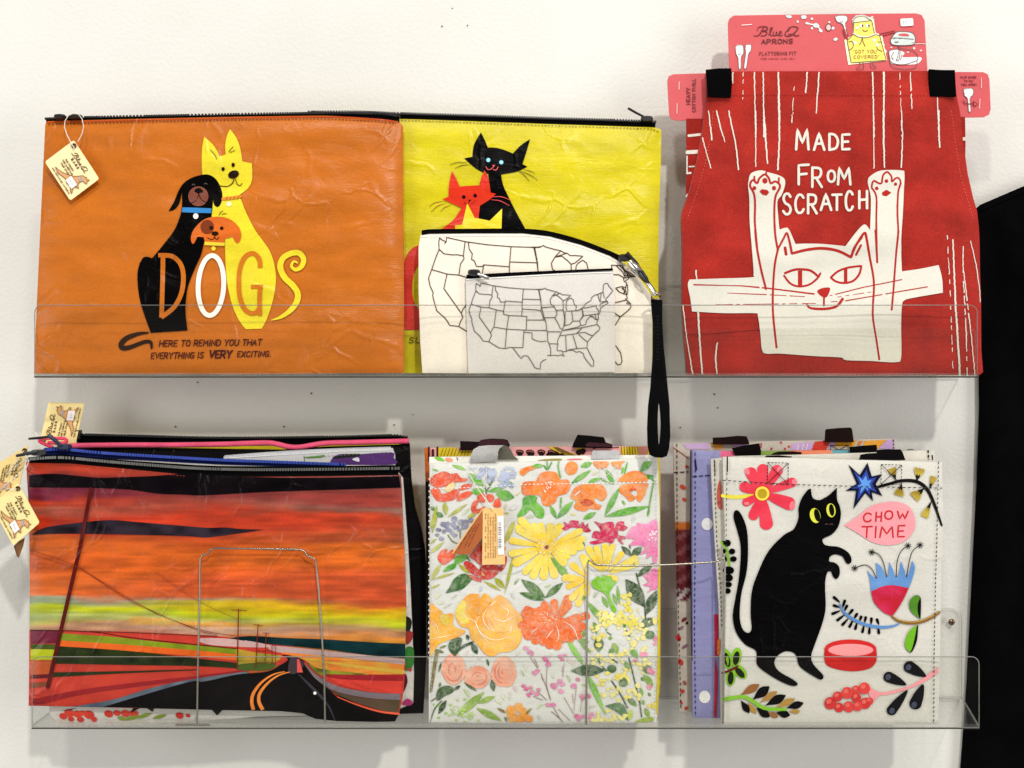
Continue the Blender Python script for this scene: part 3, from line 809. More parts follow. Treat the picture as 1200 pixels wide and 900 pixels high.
# --- orange dogs pouch
og = Sheet('zipper_pouch', [(53, 146), (55.5, 142), (150, 139.5), (280, 136.7), (380, 135.4), (440, 138.3), (466, 141.5), (472, 147), (472.5, 250), (473.5, 350), (473, 437), (300, 438.5), (150, 438.5), (40, 438), (42, 380), (48, 250)],
   .088, .060, TARP(), seed=11, puff=.005, puff_r=12, wr=.0022, wl=(120, 30), fine=.00045, thick=.004,
   label='orange laminated zipper pouch printed with three dogs and the word DOGS', cat='pouch', group='zipper pouches')
ORG = (189, 103, 26)
og.body('panel', ORG, g=5)
og.dashes('stitching', [(56, 145.5), (150, 143), (280, 140.2), (380, 138.9), (440, 141.8), (464, 144.5)], 1.0, (120, 30, 15), 3.4, .8)
og.stroke('welt', [(54.5, 143.2), (150, 140.8), (280, 138), (380, 136.8), (440, 139.6), (466, 142.8)], 1.4, (190, 70, 25), 1)
zipper(og, [(54, 139.3), (100, 137.6), (280, 134), (380, 132.6), (440, 133.2), (468, 136)], [(54, 142.5), (150, 139.5), (280, 136.7), (380, 135.4), (440, 138.3), (468, 142)], BLACK, (26, 24, 26), .0595, 2.6, 4.2, tooth_on=.0)
slider(og.root, og.org, 70, 136.8, .066, 14, 6.5, (16, 16, 18)); slider(og.root, og.org, 88, 136.6, .066, 17, 5.5, (16, 16, 18))
B = Z(140, 140, 5); K = Z(120, 280, 4.615)
DY = (226, 208, 44)
og.shape('yellow_dog_print', B([(497,102,1),(540,140),(570,180),(585,217,1),(623,205,1),(620,150),(630,95),(648,57,1),(680,100),(705,160),(720,245,1),(775,258,1),(778,300),(775,360),(755,400),(720,430),(695,445,1),(712,470,1),(740,540),(790,640),(840,710),(880,770),(905,840)]) +
   K([(938,200),(935,260),(920,340),(890,430),(862,485,1),(775,488,1),(745,450),(710,380),(685,290),(670,200),(664,60),(662,0)]) + B([(612,700),(545,640),(540,480),(500,420),(488,330),(484,300),(482,220),(487,150)]), DY, 1)
og.shape('black_dog_print', B([(500,322),(440,335),(385,365),(350,410),(320,480),(287,537,1),(320,528),(350,490),(366,425,1),(365,520),(350,580),(320,650),(260,730),(190,815,1),(170,805),(140,808),(120,840)]) +
   K([(205,120),(190,180),(192,260),(205,340),(230,420),(262,508,1),(460,495,1),(450,400),(452,330),(465,250),(500,160),(535,80),(553,0)]) + B([(520,620),(540,560),(548,475,1),(555,500),(575,514),(595,490),(603,440),(590,390),(565,350),(535,328)]), (4, 3, 3), 2)
og.shape('small_dog_print', B([(565,570),(620,575),(670,600),(705,640),(713,690),(695,725),(677,715),(664,688,1),(616,700,1),(614,724,1),(500,720,1),(493,690,1),(457,686,1),(440,720),(428,728),(418,700),(430,655),(465,610),(510,580)]), (208, 100, 28), 3)
def dot(part, sh, zf, x, y, r, ry, col, layer=4, rot=0, s=1.0):
    (a, b) = zf([(x, y)])[0]; sh.shape(part, ell(a, b, r/s, ry/s, rot), col, layer, False)
DK = (35, 18, 10)
dot('yellow_dog_print', og, B, 607, 290, 10, 12, DK, s=5); dot('yellow_dog_print', og, B, 666, 266, 10, 13, DK, s=5)
dot('yellow_dog_print', og, B, 668, 322, 33, 23, DK, s=5, rot=-20)
for a, w in (([(672,346),(660,375),(630,392),(585,388)], 1.1), ([(680,348),(690,378),(708,388),(717,374)], .9), ([(535,178),(560,210),(569,232)], .7), ([(640,190),(655,170),(666,160)], .7), ([(650,195),(662,186),(677,182)], .7), ([(583,560),(593,543),(606,535)], .7), ([(600,557),(612,552),(626,552)], .7)):
    og.stroke('yellow_dog_print', B(a), w, (70, 55, 12), 4)
og.stroke('yellow_dog_print', B([(606,466),(660,460),(708,450)]), 3.6, (212, 130, 40), 4)
for x in (625, 645, 668, 690): og.stroke('yellow_dog_print', B([(x, 468), (x + 8, 452)]), .7, (150, 85, 20), 5)
dot('yellow_dog_print', og, B, 642, 495, 15, 15, (246, 238, 190), s=5)
dot('black_dog_print', og, B, 462, 450, 59, 58, (122, 66, 50), s=5); dot('black_dog_print', og, B, 465, 419, 26, 18, (15, 8, 8), 5, s=5)
for a in ([(465,437),(455,465),(435,485),(414,490)], [(467,440),(478,468),(506,485)]): og.stroke('black_dog_print', B(a), .9, (20, 10, 8), 5)
for a in ([(425,385),(433,378),(442,384)], [(497,378),(506,373),(514,380)]): og.stroke('black_dog_print', B(a), .7, (95, 85, 80), 4)
og.shape('black_dog_print', B([(370,515),(450,517),(540,521),(537,549),(450,547),(366,543)]), (52, 132, 200), 4, False)
dot('black_dog_print', og, B, 447, 566, 16, 17, (242, 240, 236), s=5)
dot('small_dog_print', og, B, 514, 630, 40, 42, (118, 48, 14), s=5); dot('small_dog_print', og, B, 537, 635, 12, 12, DK, 5, s=5); dot('small_dog_print', og, B, 599, 637, 11, 11, DK, 5, s=5)
dot('small_dog_print', og, B, 560, 668, 21, 13, DK, 5, s=5)
for a in ([(560,678),(552,698),(535,703),(516,692)], [(558,690),(570,704),(582,690)]): og.stroke('small_dog_print', B(a), .8, DK, 5)
og.shape('small_dog_print', B([(500,716),(618,722),(615,741),(497,736)]), (232, 208, 60), 4, False); dot('small_dog_print', og, B, 551, 756, 13, 13, (240, 215, 50), 4, s=5)
# DOGS
LW = 5.4
og.stroke('lettering', K([(328,82),(326,200),(320,425)]), LW, ORG, 4, cap=False); og.stroke('lettering', K([(302,88),(330,88)]), 5, ORG, 4, False, False)
og.stroke('lettering', K([(328,88),(380,95),(422,135),(438,200),(428,290),(388,368),(318,424)]), [LW, LW, 5.6, LW, LW], ORG, 4, cap=False)
x, y = K([(587, 252)])[0]
e_ = ell(x, y, 69/4.615, 162/4.615, 3, 60)
og.stroke('lettering', e_ + e_[:1], 5.6, (240, 236, 226), 4, False, False)
og.stroke('lettering', K([(853,156),(851,120),(830,85),(800,79),(765,105),(742,170),(738,250),(745,320),(770,380),(805,402),(835,395),(850,370)]), LW, (202, 114, 22), 4, cap=False)
og.stroke('lettering', K([(853,258),(850,330),(852,416)]), LW, (202, 114, 22), 4, cap=False); og.stroke('lettering', K([(804,259),(868,257)]), 4.6, (202, 114, 22), 4, False, False)
og.stroke('lettering', K([(1053,128),(1034,122),(1022,148),(1045,166),(1076,150),(1088,110),(1062,76),(1015,80),(974,108),(962,155),(985,208),(1030,252),(1056,295),(1050,342),(1015,388),(962,424),(914,439)]), [2, 4, 6, 6.5, 6.5, 7, 7, 7, 7, 6.5, 4.5, 1], DY, 4)
og.stroke('black_dog_print', K([(246,507),(190,514),(130,537),(100,570),(112,590),(150,585),(195,568),(235,555),(262,560),(266,590)]), [2, 4, 5.5, 6, 6, 5, 4.5, 4.5, 2.5], (45, 26, 16), 2)
TX = (70, 20, 16)
og.text('lettering', 'HERE TO REMIND YOU THAT', 186.5, 399, 306, 406, 1.25, TX, 2, .18, rise=-1.6)
og.text('lettering', 'EVERYTHING IS', 176.8, 413.5, 238, 420.3, 1.25, TX, 2, .18, rise=-.8)
og.text('lettering', 'VERY', 245, 411, 270.5, 419.5, 1.9, TX, 2, .18, rise=-.3)
og.text('lettering', 'EXCITING.', 278, 411.8, 317, 418.2, 1.25, TX, 2, .18, rise=-.4)
og.done()

# --- hang tags (paper)
def hang_tag(corner, e1, e2, d, label, col=(248, 230, 176), loop=None, price=True, tilt=0.0, dark=(96, 70, 30), back=False):
    """corner: hole corner; e1 runs along the lettering, e2 across it (picture units)"""
    ox, oy = corner
    M = lambda p, q: (ox + e1[0]*p + e2[0]*q, oy + e1[1]*p + e2[1]*q)
    r = .05; pts = []
    for (cp, cq, a0) in ((r, r, 180), (1-r, r, 270), (1-r, 1-r, 0), (r, 1-r, 90)):
        for k in range(4):
            a = math.radians(a0 + 30*k); pts.append(M(cp + r*math.cos(a), cq + r*math.sin(a)))
    if (pts[1][0]-pts[0][0])*(pts[2][1]-pts[1][1]) - (pts[1][1]-pts[0][1])*(pts[2][0]-pts[1][0]) < 0: pts = pts[::-1]
    t = Sheet('hang_tag', pts, d, d - tilt, CARD(), seed=5, puff=0, wr=.0004, wl=(30, 30), fine=0, thick=.0006, label=label, cat='tag', group='cream hang tags')
    t.body('card', col, g=4)
    if not back:
        sc = math.hypot(*e1) / 51.0
        for st in SCRIPT_BLUEQ:
            t.stroke('lettering', [M(.2 + (x-330)/535*.52, .13 + (y-212)/113*.13) for x, y in st], .8*sc, dark, 1)
        mm = lambda a, b: M(a, b)
        t.text('lettering', 'BAGS', .3, .30, .55, .355, .8*sc, dark, 1, M=mm, gap=.9)
        t.text('lettering', 'THE POUCH', .22, .46, .52, .50, .55*sc, dark, 1, M=mm); t.text('lettering', 'FOR CARRYING', .2, .54, .58, .58, .55*sc, dark, 1, M=mm); t.text('lettering', 'YOUR STUFF', .22, .62, .54, .66, .55*sc, dark, 1, M=mm)
        t.text('lettering', '95% RECYCLED MATERIAL', .2, .90, .88, .935, .5*sc, dark, 1, M=mm)
        # hopping kangaroo
        kg = [(.22,.83),(.32,.80),(.45,.72),(.56,.62),(.64,.52),(.70,.40),(.73,.33),(.80,.30),(.80,.26),(.84,.30),(.90,.24),(.88,.32),(.93,.36),(.88,.40),(.82,.42),(.80,.52),(.84,.60),(.90,.62),(.85,.66),(.80,.66),(.80,.74),(.90,.86),(.82,.84),(.74,.78),(.66,.82),(.58,.78),(.50,.80),(.36,.86)]
        t.shape('animal_print', [M(a, b) for a, b in kg], (214, 160, 108), 1)
        t.stroke('animal_print', [M(a, b) for a, b in kg + kg[:1]], .6*sc, (120, 80, 42), 2)
        t.stroke('animal_print', [M(.72,.44),(M(.76,.47))[0:2],M(.81,.46)] if False else [M(.72,.42), M(.76,.46), M(.80,.45)], 1.6*sc, (150, 175, 195), 3, False)
        if price:
            c = M(.70, .70); a = math.degrees(math.atan2(e1[1], e1[0]))
            R = lambda dx, dy: (c[0] + e1[0]/51/sc*dx + e2[0]/41/sc*dy*.98, c[1] + e1[1]/51/sc*dx + e2[1]/41/sc*dy*.98)
            t.shape('price_sticker', [R(x*sc, y*sc) for x, y in ((-5.5,-4),(5.5,-4),(5.8,-3.6),(5.8,3.6),(5.5,4),(-5.5,4),(-5.8,3.6),(-5.8,-3.6))], (246, 243, 240), 5, False)
            t.text('price_sticker', '$14', -3*sc, -1.2*sc, 2.6*sc, 1.2*sc, .35, (170, 165, 165), 6, M=R)
    h = M(.10, .085)
    t.shape('eyelet', ell(h[0], h[1], 3.0), (30, 24, 16), 2, False)
    t.shape('eyelet', ell(h[0]+.5, h[1]+.6, 1.7), (120, 84, 40), 3, False)
    if loop:
        V, Fc = tube_vf([at(*p) for p in loop], .00045, 6)
        mesh_obj('loop', V, Fc, plain('clear_string', (226, 218, 205), .35), t.root, None, True, t.org, 60)
    t.done()
    return t
hang_tag((86.5, 164), (29.8, 45.5), (-34, 25.6), .0805, 'cream paper tag hanging over the corner of the orange dogs pouch',
   loop=[(87, 173.5, .0815), (83, 167, .081), (78.5, 158, .0785), (75.5, 149, .0755), (76, 142, .0725), (80, 135.5, .071), (86, 133, .069), (92, 134, .070), (96, 139, .0725), (98, 148, .0755), (96.5, 156, .0785), (91.5, 166, .0815)], tilt=.004)

# --- big map pouch with wrist strap
mp_out = [(493, 275), (497, 273), (553, 272.5), (613, 272.5), (644, 276), (681, 286), (715, 299), (732, 309), (749, 326), (761, 343), (764.5, 360), (764, 437), (640, 438), (495, 437), (492.5, 400), (490.5, 340), (490.5, 290)]
mp = Sheet('wristlet_pouch', mp_out, .097, .084, CANVAS(), seed=21, puff=.003, puff_r=10, wr=.0012, wl=(90, 70), thick=.004,
   label='large off-white map pouch with curved black zipper and black wrist strap', cat='pouch', group='map pouches')
mp.body('panel', (238, 229, 214), g=5)
W_ = Z(540, 330, 8.18); E_ = Z(610, 300, 6.4286)
MAPW = [[(148,15),(143,40),(145,88),(120,150),(98,215),(78,270),(88,320),(100,345),(108,362),(104,375),(110,405),(130,475),(180,520),(200,545),(210,568),(270,575)],
 [(148,15),(165,28),(185,38),(178,52),(190,40),(192,12),(310,38),(450,58),(600,70),(750,75),(785,74)], [(310,38),(298,128)], [(145,88),(158,98),(175,115),(230,122),(260,121),(298,128)],
 [(298,128),(303,145),(280,180),(270,250)], [(98,215),(195,243),(270,250),(340,270),(410,283)], [(330,42),(335,85),(355,115),(350,150),(368,160),(382,195),(420,195),(428,185)],
 [(428,185),(590,197)], [(600,70),(592,165),(590,197),(585,325)], [(597,167),(765,172)], [(750,75),(760,130),(768,175),(772,245),(768,275)], [(590,262),(720,270),(768,278)],
 [(428,185),(410,283),(410,312)], [(410,312),(460,325),(585,330),(635,335)], [(635,335),(630,370),(628,462)], [(460,325),(440,455)], [(195,243),(175,335),(285,490),(295,518),(280,545),(270,575)],
 [(340,270),(318,435),(296,465),(286,490)], [(318,435),(440,455),(628,465),(740,467),(818,468)], [(440,455),(425,640)], [(270,575),(365,635),(445,642),(450,630),(595,632)], [(605,468),(595,632)],
 [(605,485),(683,490),(683,545),(700,555),(720,565),(775,575),(818,570)], [(638,368),(795,368)], [(768,275),(790,340),(800,360),(818,390)], [(772,248),(818,248)],
 [(500,635),(520,660),(540,690),(580,738),(600,710),(640,712),(680,770),(710,825),(762,840),(765,780),(790,755),(818,745)]]
MAPE = [[(120,250),(150,250),(175,247),(180,240),(190,248),(215,255),(240,262),(268,268),(240,300)], [(135,250),(150,320),(158,385),(165,405)], [(240,300),(222,330),(228,360),(250,375),(270,410)],
 [(158,388),(250,382)], [(270,410),(275,440),(258,465)], [(170,465),(258,462)], [(165,405),(180,470),(192,500),(198,560),(203,570)], [(160,480),(185,480)], [(160,559),(195,560)],
 [(258,465),(285,510),(300,545),(318,552),(300,590)], [(203,570),(300,570)], [(270,408),(322,405)], [(240,300),(275,295),(300,315),(320,335),(323,405)], [(322,405),(333,480),(325,530),(318,552)],
 [(240,300),(300,280),(315,292),(335,292),(380,295),(360,312),(338,330),(320,335)], [(268,268),(290,280),(300,280)], [(345,345),(343,390),(350,415),(415,412),(422,380),(405,362),(398,330),(378,315),(355,330),(345,345)],
 [(336,418),(335,520)], [(386,415),(395,490)], [(415,412),(465,400),(470,450),(445,490),(395,490),(370,515),(328,525)],
 [(415,412),(440,408),(475,385),(488,360),(530,335),(535,315),(555,296),(590,285),(622,270),(625,215),(640,205),(655,205),(672,235),(697,260),(680,280),(665,300),(640,325),(655,345),(662,352),(630,372),(603,392),(598,430),(585,440),(588,470),(575,500),(577,515),(600,540),(590,560),(570,575),(545,600),(505,645),(500,690),(525,740),(552,790),(550,830),(535,830),(500,790),(478,755),(475,735),(445,718),(420,725),(400,710),(360,710),(345,718),(315,720),(322,740),(330,755),(300,742),(288,752),(255,746),(225,750),(203,748)],
 [(475,385),(482,392),(570,375),(575,395),(590,410),(585,435)], [(465,395),(475,450),(585,435)], [(580,288),(600,345)], [(608,280),(605,310),(600,345),(655,340)], [(622,270),(632,315)], [(598,380),(605,358),(655,340)],
 [(475,450),(445,490),(455,520),(470,522),(490,515),(500,480),(525,455),(550,460)], [(330,560),(460,540),(580,515)], [(525,450),(545,455),(560,475),(580,480)], [(560,440),(570,470),(582,480)], [(455,520),(430,535),(318,560)],
 [(300,600),(420,585),(440,565),(465,540)], [(420,585),(440,578),(490,575),(510,588),(540,600)], [(440,590),(470,620),(500,645)], [(395,597),(415,660),(425,700)], [(340,603),(343,660),(346,715)], [(365,705),(420,697),(495,692)],
 [(300,590),(278,640),(282,665),(275,690),(277,712),(315,715)], [(203,570),(205,640),(215,660),(278,662)], [(215,660),(228,700),(226,750)]]
SM = [W_(l) for l in MAPW] + [E_(l) for l in MAPE]
INK = (66, 44, 34)
T = lambda p: (515 + (p[0]-558)*1.515, 277.5 + (p[1]-331)*1.515)
for l in SM:
    if l[0][0] > 690 and l[0][1] < 395: continue
    pts = [T(p) for p in l]
    seg = []
    for p in resample(pts, False, 3):
        ok = 492 < p[0] < 702 and 277 < p[1] < 434
        if ok: seg.append(p)
        else:
            if len(seg) > 1: mp.stroke('map_print', seg, 1.0, INK, 1, False)
            seg = []
    if len(seg) > 1: mp.stroke('map_print', seg, 1.0, INK, 1, False)
for l in ([(685,68),(688,90),(695,105)], [(685,68),(720,70),(765,70),(790,110),(830,130),(865,155)], [(720,70),(745,95),(770,120),(790,165)], [(765,70),(780,110),(790,140)], [(745,70),(800,125),(835,150)], [(700,140),(740,140),(775,160),(780,190),(800,200),(790,250),(805,320)], [(785,145),(830,150),(865,155),(800,160),(775,165)], [(800,130),(815,170),(790,185)],
          [(720,240),(760,230),(790,235),(800,215)], [(720,245),(745,270),(780,285),(790,260),(765,245)], [(770,235),(785,260),(775,285),(800,290)], [(805,215),(810,260),(800,300)], [(715,350),(780,335),(800,330),(830,360),(832,385),(815,405),(750,460),(715,520)], [(790,320),(812,345),(795,355),(825,362)], [(712,430),(750,458)], [(718,675),(755,730),(765,790),(755,815),(735,820),(712,795)]):
    mp.stroke('map_print', E_(l), 1.0, INK, 1, False)
mp.stroke('welt', [(494, 277), (553, 276), (613, 276), (644, 279.5), (680, 289), (714, 302), (728, 310)], 1.3, (247, 242, 236), 1)
zt = [(494, 270.5), (503, 268.6), (553, 268), (613, 268), (644, 271), (681, 281), (715, 294), (728, 300)]
zb = [(494, 274), (503, 272.5), (553, 272), (613, 272), (644, 275.5), (681, 285.5), (715, 298.5), (728, 306)]
zipper(mp, zt, zb, (10, 9, 10), (10, 10, 11), .0855, 0)
slider(mp.root, mp.org, 732, 302, .093, 15, 9, (20, 20, 22)); 
tubeobj('zipper_pull', [at(734, 297, .0965), at(739, 301, .097), at(744, 306, .0975), at(748, 311, .097)], [.0026, .0016, .0014, .0016], plain('slider_20_20_22', (20, 20, 22), .35), mp.root, mp.org)
CHR = plain('chrome', (215, 213, 208), .16, 1.0)
hk = tubeobj('clasp', [at(738, 307, .097), at(744, 313, .098), at(749, 319, .0985), at(755, 326, .099), at(760, 333, .0995), at(765, 340, .101), at(769, 346, .103)], [.0034, .0046, .004, .0026, .0022, .0022, .002], CHR, mp.root, mp.org)
V, Fc = tube_vf([at(748, 317, .103), at(753, 318, .1035), at(758, 326, .104), at(760, 331, .104), at(756, 330, .104), at(750, 324, .1035)], .0013, 7, True)
q_ = mesh_obj('gate', V, Fc, plain('slider_20_20_22', (20, 20, 22), .35), hk, None, True, (0, 0, 0)); q_.location = (-mp.org[0], -mp.org[1], -mp.org[2])
tubeobj('strap_ring', [at(768 + 5.2*math.cos(a), 347.5 + 4*math.sin(a), .1155 - .010*math.sin(a)) for a in [2*math.pi*k/20 for k in range(20)]], .0011, CHR, mp.root, mp.org, closed=True)
S7 = Z(680, 280, 3.3333)
sl = S7([(276,235),(284,330),(284,450),(275,580),(266,650),(262,740),(264,810),(272,844),(290,853),(318,855),(338,849),(347,820),(352,770),(349,650),(336,520),(326,420),(321,330),(321,238)])
hole = S7([(307,640),(303,690),(303,740),(307,803),(312,780),(315,730),(313,680)])
slab('wrist_strap', sl, .1245, .004, WEB(), (10, 10, 11), mp.root, mp.org, holes=[catmull(hole, True, 2)], curve=lambda u, v: -.0095*np.exp(-(v-350)/14.0) + .0006*np.sin(u*1.1))
st = Sheet('strap', sl, .1245, .1245, WEB(), root=mp.root, puff=0, wr=0, fine=0, extra=lambda u, v: -.0095*np.exp(-(v-350)/14.0) + .0006*np.sin(u*1.1))
for a in ([(280,250),(290,350),(290,450),(283,560)], [(315,250),(318,350),(322,450),(333,560)]): st.dashes('stitching', S7(a), .7, (34, 34, 36), 1.6, 1.2, 1)
for yy in range(300, 470, 14): st.stroke('stitching', S7([(296, yy), (309, yy + 5)]), .6, (36, 36, 38), 1, False)
st.done()
mp.done()

# --- small map purse
sp = Sheet('coin_purse', [(546, 326), (600, 322.8), (660, 319.6), (718, 317.2), (720.3, 330), (720.8, 436), (640, 437), (549, 437.5), (547.5, 400), (546.5, 360)],
   .1035, .0975, CANVAS(), seed=23, puff=.002, puff_r=10, wr=.0008, wl=(80, 60), thick=.003,
   label='small grey-white map purse standing in front of the larger map pouch', cat='purse', group='map pouches')
sp.body('panel', (214, 210, 204), g=5)
for l in SM: sp.stroke('map_print', l, .85, (96, 80, 70), 1, False)
zipper(sp, [(546.5, 322), (600, 319.2), (660, 316.6), (718, 314.3)], [(546, 325.4), (600, 322.2), (660, 319), (718, 316.8)], (10, 9, 10), (10, 10, 11), .098, 0)
sp.stroke('welt', [(547, 327.5), (600, 324.3), (660, 321), (717.5, 318.8)], 1.3, (240, 238, 234), 1)
slider(sp.root, sp.org, 555.5, 319.5, .1015, 15, 8, (14, 14, 16))
tubeobj('zipper_pull', [at(560, 320.5, .105), at(566, 323.5, .1058), at(573, 326.5, .1055)], [.0011, .0021, .0014], CHR, sp.root, sp.org)
sp.done()
# ------------------------------------------------------------------ red apron folded on its card
CR = (202, 78, 84)
cout = [(855, 85), (854, 60), (853, 28), (854.5, 22), (860, 18.2), (900, 17.5), (980, 16.3), (1073, 15.6), (1080, 17.5), (1083.5, 24), (1085.5, 60), (1087, 84), (1152, 84.5), (1157.5, 87), (1159.5, 93), (1161, 128), (1159, 134.5), (1153, 137.3), (1040, 139), (826, 141), (792, 141.2), (786, 139), (784, 133), (782, 95), (783.5, 89.5), (789, 87)]
cd = Sheet('apron_card', cout, .056, .044, CARD(), seed=41, puff=0, wr=.0006, wl=(160, 80), fine=0, thick=.0012,
   label='coral red cardboard header holding the folded apron', cat='card')
cd.body('card', CR, g=6)
A1 = Z(850, 10, 10); A2 = Z(970, 10, 10); MR = (110, 18, 26)
for st_ in SCRIPT_BLUEQ: cd.stroke('lettering', A1(st_), [.8, 1.6, 1.0], MR, 1)
cd.text('lettering', 'APRONS', 892.5, 46.2, 929, 51.4, 1.25, MR, 1, gap=.4, rise=-.6)
cd.text('lettering', 'FLATTERING FIT', 890, 61, 933, 64.8, .7, MR, 1, gap=.5, rise=-.5); cd.text('lettering', 'FOR WOMEN AND MEN', 892, 68, 931, 70, .5, (140, 30, 40), 1, gap=.5, rise=-.3)
cd.stroke('staple', A1([(195,194),(308,186)]), .9, (235, 225, 222), 2, False)
WH = (240, 240, 236); GY = (120, 125, 125); AQ = (200, 225, 222)
def outlined(sh, part, pts, fill, line, lw, layer=1, smooth=True):
    sh.shape(part, pts, fill, layer, smooth); sh.stroke(part, list(pts) + [pts[0]], lw, line, layer + 1, smooth)
outlined(cd, 'utensil_print', A1([(120,440),(200,430),(212,520),(185,570),(182,700),(160,710),(150,580),(128,530)]), WH, GY, .6)
outlined(cd, 'utensil_print', A1([(240,425),(300,425),(295,500),(270,530),(245,690),(220,695),(240,530),(235,470)]), WH, GY, .6)
for p in ([(150,490),(151,495)], [(178,488),(179,493)], [(152,530),(165,538),(180,528)], [(258,465),(259,470)], [(275,465),(276,470)], [(262,494),(268,498)]): cd.stroke('utensil_print', A1(p), .6, (60,60,62), 3, False)
for x, y, a, b in ((745,90,38,22), (920,95,32,30), (848,152,13,13), (1015,118,14,14), (960,172,24,14), (1065,200,40,26), (1120,262,22,18), (1015,230,13,13)):
    p = A1([(x,y)])[0]; cd.shape('splash_print', [(q[0]+rng.uniform(-.4,.4), max(17.9, q[1]+rng.uniform(-.4,.4))) for q in ell(p[0], p[1], a/10, b/10, 20, 10)], AQ if a > 14 else WH, 1, True)
cd.stroke('splash_print', A1([(960,172),(1010,185),(1060,195),(1130,260)]), 1.3, WH, 1)
for x, y, a, b in ((10,220,32,40),):
    p = A2([(x,y)])[0]; outlined(cd, 'splash_print', ell(p[0], p[1], a/10, b/10, 0, 12), (238,190,185), (70,50,40), .8)
for x, y, a, b in ((62,230,20,16),(92,360,26,18),(18,160,12,12),(520,98,16,10),(675,500,14,24),(660,425,9,9),(1012,465,14,14),(1092,492,14,9),(940,512,14,9),(745,455,12,8)):
    p = A2([(x,y)])[0]; cd.shape('splash_print', ell(p[0], p[1], a/10, b/10, -20, 10), AQ, 1, False)
# walking apron figure, plain outlines
outlined(cd, 'figure_print', A2([(85,95),(150,80),(222,90),(228,140),(205,180),(232,300),(205,300),(180,190),(110,150)]), WH, GY, .6)
cd.stroke('figure_print', A2([(190,240),(210,300),(228,360)]), 2.2, (170, 40, 50), 2); cd.stroke('figure_print', A2([(215,240),(240,330)]), .6, (110, 20, 26), 3, False); cd.stroke('figure_print', A2([(172,255),(205,345)]), .6, (110, 20, 26), 3, False)
for p in ([(140,120),(141,128)], [(185,118),(186,126)], [(145,150),(165,158),(182,146)]): cd.stroke('figure_print', A2(p), .6, (70,70,72), 3, False)
cd.shape('figure_print', A2([(285,130),(330,80),(420,75),(540,120),(560,280),(640,320),(695,610),(240,660),(195,370),(290,310),(300,170)]), (245, 240, 200), 1, False)
outlined(cd, 'figure_print', A2([(305,165),(515,140),(550,300),(610,320),(685,605),(275,635),(228,375),(300,300)]), (246, 222, 96), (62, 60, 50), .8, 2, False)
cd.stroke('figure_print', A2([(300,165),(305,120),(350,88),(430,85),(510,135)]), 1.8, (190, 200, 200), 2); cd.stroke('figure_print', A2([(305,160),(312,122),(355,96),(430,94),(500,135)]), .5, (70,70,70), 4)
cd.stroke('figure_print', A2([(305,292),(350,320),(405,330),(480,330),(555,298)]), 1.5, (225,225,225), 4); cd.stroke('figure_print', A2([(305,300),(350,328),(405,338),(480,335),(555,305)]), .5, (60,60,56), 5)
for p in ([(405,338),(395,390),(372,420)], [(405,338),(415,390),(440,442)], [(245,390),(290,385),(298,450),(255,485)], [(590,390),(625,392)], [(575,450),(590,480),(638,500)]): cd.stroke('figure_print', A2(p), .7, (62,60,50), 4)
for x in (396, 470): 
    p = A2([(x,200)])[0]; cd.shape('figure_print', ell(p[0], p[1], 2.5, 2.1), WH, 4, False); cd.shape('figure_print', ell(p[0]+1.3, p[1], .9, 1.5), (30,30,30), 5, False)
cd.stroke('figure_print', A2([(412,250),(430,264),(455,264),(468,250)]), .7, (50,50,40), 4)
for p in (A2([(345,225)])[0], A2([(320,400)])[0], A2([(545,370)])[0], A2([(580,425)])[0]): cd.shape('figure_print', ell(p[0], p[1], 2.4, 1.8, 30), (236, 232, 215), 4, False)
cd.text('lettering', '"GOT YOU', 999.5, 58.6, 1027, 62.6, .6, (110, 96, 30), 4, gap=.45, rise=-.4); cd.text('lettering', 'COVERED"', 1000.5, 65, 1031, 68.6, .6, (110, 96, 30), 4, gap=.45, rise=-.5)
for p in ([(375,632),(378,670),(345,690),(350,710),(420,700),(415,630)], [(505,630),(510,690),(565,695),(570,682),(535,660),(530,628)]): cd.stroke('figure_print', A2(p), .7, (110, 60, 50), 3)
cd.stroke('figure_print', A2([(615,310),(700,290),(778,270)]), 2.6, (176, 40, 52), 1); cd.stroke('figure_print', A2([(615,296),(700,278),(780,260)]), .6, (100,16,24), 2); cd.stroke('figure_print', A2([(640,326),(720,300),(775,285)]), .6, (100,16,24), 2)
outlined(cd, 'mixer_print', A2([(735,370),(780,300),(830,270),(960,275),(1015,310),(1025,380),(990,425),(800,430),(745,410)]), (205, 216, 212), (60,70,70), .7)
cd.shape('mixer_print', A2([(830,315),(850,295),(930,295),(950,325)]), CR, 2); cd.stroke('mixer_print', A2([(745,345),(850,345),(1010,360)]), .6, (60,70,70), 3)
for p in ([(780,350),(790,342)], [(845,350),(860,344)], [(790,390),(810,396),(825,385)]): cd.stroke('mixer_print', A2(p), .9, (50,56,56), 3, False)
cd.stroke('mixer_print', A2([(985,400),(1060,404),(1146,405)]), .7, (150, 30, 40), 2); cd.stroke('mixer_print', A2([(1000,412),(1146,412)]), .6, WH, 2, False)
cd.shape('mixer_print', A2([(725,500),(800,480),(900,520),(880,570),(1090,570),(1075,630),(1000,655),(760,650),(735,590)]), (232, 238, 236), 1)
for p in ([(715,500),(725,590),(770,690),(1010,700),(1050,600),(1050,540),(990,490),(860,470),(715,490)], [(730,610),(780,645),(900,655),(1040,610)], [(825,430),(835,490),(810,600)], [(840,430),(850,500),(830,610),(800,600)], [(775,510),(750,560),(770,600)], [(870,540),(855,600)]): cd.stroke('mixer_print', A2(p), .7, (105, 70, 72), 3)
cd.shape('price_sticker', A2([(850,125),(865,118),(985,112),(1000,120),(1005,190),(995,200),(870,208),(855,200)]), (238, 236, 240), 4, False)
cd.text('price_sticker', '$9', 1058, 24.5, 1062.5, 27.5, .4, (180, 178, 184), 5)
